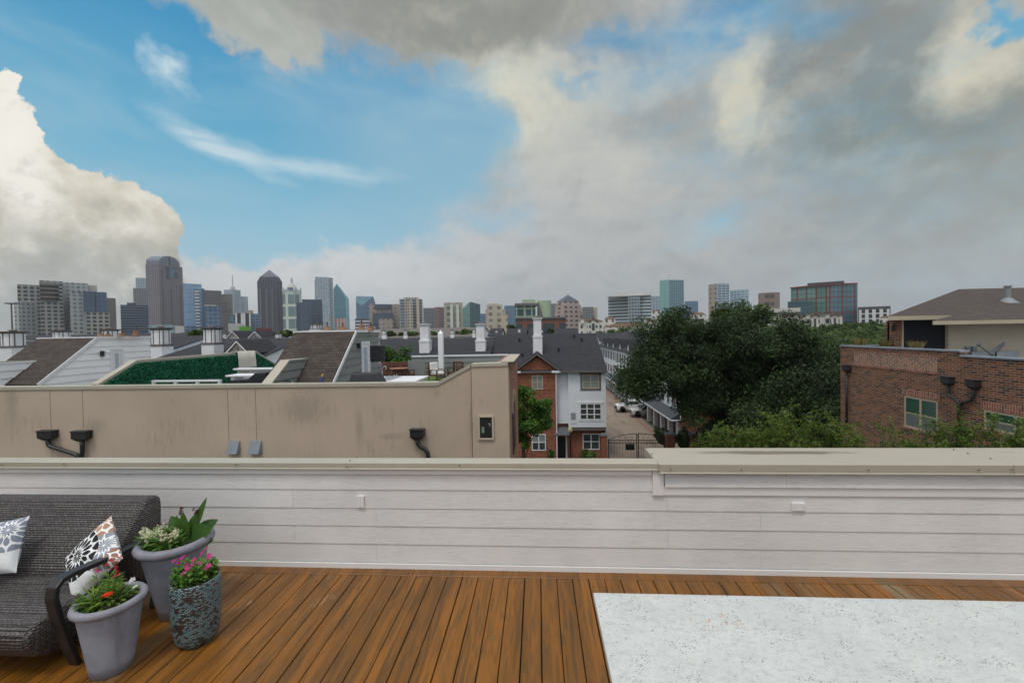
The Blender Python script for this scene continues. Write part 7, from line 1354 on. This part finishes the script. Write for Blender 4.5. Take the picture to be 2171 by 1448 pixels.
big_tree('huge dark green tree with spreading crown right of the alley', 1500, [(1560, 760, 7.2, 6., 4.4, 0, 120), (1640, 800, 6.2, 5.5, 4.4, 1, 80), (1440, 740, 4.2, 4, 3.0, 0, 36), (1415, 800, 3.8, 4, 2.2, -1.5, 34), (1610, 860, 5.6, 5, 2.8, -1, 54), (1480, 850, 2.6, 3, 1.6, -1, 14), (1350, 812, 1.9, 2, 1.3, -1, 12), (1700, 850, 3.6, 4, 3.6, 0, 34)], 39., .19, M_oak, nleaf=900)
big_tree('upright tree whose top pokes above the huge dark tree', 1560, [(1563, 690, 2.4, 2.2, 1.9, 0, 14), (1537, 680, 1.0, 1.2, 1.5, 0, 6), (1572, 674, .9, 1.2, 1.5, 0, 6), (1597, 684, 1.0, 1.2, 1.4, 0, 6)], 47., .24, M_elm, nleaf=560, limbs=8, tr=.25)
big_tree('dark tree filling the gap beside the mottled brick house', 1750, [(1750, 842, 3.4, 3.5, 3.6, 0, 44), (1770, 880, 3.2, 3, 3.5, -3, 30), (1690, 900, 3.6, 3, 3., -4, 26)], 33., .18, M_oak, nleaf=560, limbs=12)
big_tree('bright green maple in front of the red brick gable', 1102, [(1101, 862, 1.1, 1.2, 2.4, 0, 20), (1136, 872, .95, 1.1, 1.7, 0, 14), (1130, 905, 1.6, 1.3, .8, 0, 12), (1102, 930, .9, 1.1, 1.0, 0, 7)], 33., .17, M_map, nleaf=420, cr=.55, limbs=14, tr=.14)
big_tree('bright green bushy tree behind the teak table', 845, [(845, 768, 1.4, 1.2, 1.3, 0, 18), (822, 783, 1.0, 1, 1.0, 0, 9), (872, 788, .9, 1, .8, 0, 8)], 30., .15, M_map, nleaf=420, cr=.5, limbs=8, tr=.15)
# feathery lime trees just beyond the parapet
def feathery(label, px, pyt, wpx, y, n=46, leaf=.055):
    top = P(px, pyt, y=y); r = wpx/1800*y; t_ = thing('young_tree', label, 'tree', (top[0], y, 0), 'lime green young trees beyond the parapet'); H = float(top[2]); mb = MB(); pts = []; mb.tube([(top[0], y, 0), (top[0]+.1, y, H*.5), (top[0], y, H-1.)], [.09, .07, .03], 6)
    for k in range(n):
        th = RS.uniform(0, 2*PI); e = RS.uniform(.0, 1)**.7; st = Vector((top[0], y, H-2.6+RS.uniform(0, 1.3))); en = Vector((top[0]+r*e*math.cos(th), y+r*.9*e*math.sin(th), H-(e*e)*.9*RS.uniform(.4, 1.4)-RS.uniform(0, .9)*(k > 6))); mid = st.lerp(en, .55)+Vector((0, 0, -.12)); mb.tube([st, mid, en], [.014, .009, .003], 4)
        for j in range(4):
            s_ = st.lerp(mid, .5+.5*RS.rand()) if j < 1 else mid.lerp(en, RS.uniform(0, 1.)); e2 = s_+Vector((RS.normal()*.22, RS.normal()*.22, RS.uniform(-.05, .35))); nn = 46; tt = RS.uniform(0, 1, nn)[:, None]; pts.append(np.array(s_)*(1-tt)+np.array(e2)*tt+RS.normal(size=(nn, 3))*.032)
        nn = 70; tt = RS.uniform(.1, 1, nn)[:, None]; pts.append(np.array(mid)*(1-tt)+np.array(en)*tt+RS.normal(size=(nn, 3))*.04)
    quads('crown', leafq(np.concatenate(pts), leaf, .5, .4), M_lim, t_); mb.build('trunk', M_bark, t_)
for a in ((1515, 903, 90, 12.5, 26, 'low lime green sprays left of the middle lime tree'), (1590, 880, 130, 13.5, 40, 'lime green feathery tree between the brick pier and the middle lime tree'), (1672, 864, 170, 12.5, 60, 'widest lime green feathery tree in front of the huge dark tree'), (1768, 880, 120, 12., 40, 'lime green feathery tree at the left corner of the brick house'), (1850, 912, 110, 10.5, 30, 'low lime green sprays in front of the dark downspout'), (1955, 888, 130, 10., 44, 'lime green young tree in front of the large green tinted window'), (2035, 882, 130, 9.6, 46, 'lime green young tree below the joined downspouts'), (2140, 876, 150, 9.2, 50, 'lime green young tree at the right edge before the brick wall')):
    feathery(a[5], a[0], a[1], a[2], a[3], a[4])
# clipped hedge behind the gate piers and low bushes
def bush(label, px, pyt, wpx, hpx, y, lm, grp='dark bushes at street level'):
    top = P(px, pyt, y=y); r = wpx/1800*y; h = hpx/1800*y; t_ = thing('bush', label, 'bush', (top[0], y, 0), grp); quads('foliage', far_crown((top[0], y, top[2]-h), (r, r, h), 20., 1600), lm, t_); MB().tube([(top[0], y, 0), (top[0], y, max(.1, top[2]-h))], .08, 5).build('stem', M_bark, t_)
for a in ((1408, 903, 44, 44, 43.5, M_oak, 'clipped dark hedge right of the iron gate'), (1450, 905, 40, 50, 43, M_oak, 'dark bush between the two right hand brick piers'), (1248, 955, 36, 20, 41, M_elm, 'low bush under the ground floor window of the townhouse'), (1168, 955, 20, 20, 40, M_elm, 'low bush left of the townhouse door'), (1520, 880, 90, 110, 40, M_oak, 'dark bush below the trunk of the huge tree'), (1620, 880, 110, 120, 36, M_oak, 'dark bush behind the middle lime tree')):
    bush(a[6], *a[:6])
# ================================================================== air
hz = bpy.data.materials.new('haze'); hz.use_nodes = True; ht = NT(hz.node_tree); ht.n.clear()
pv = ht.new('ShaderNodeVolumePrincipled'); pv.inputs['Color'].default_value = (.82, .88, .93, 1); pv.inputs['Density'].default_value = .00014; pv.inputs['Anisotropy'].default_value = .2
ho = ht.new('ShaderNodeOutputMaterial'); ht.l.new(pv.outputs[0], ho.inputs['Volume'])
o = MB().box(-5200, 5200, -150, 5200, -1.5, 340).build('haze', hz); o['kind'] = 'stuff'
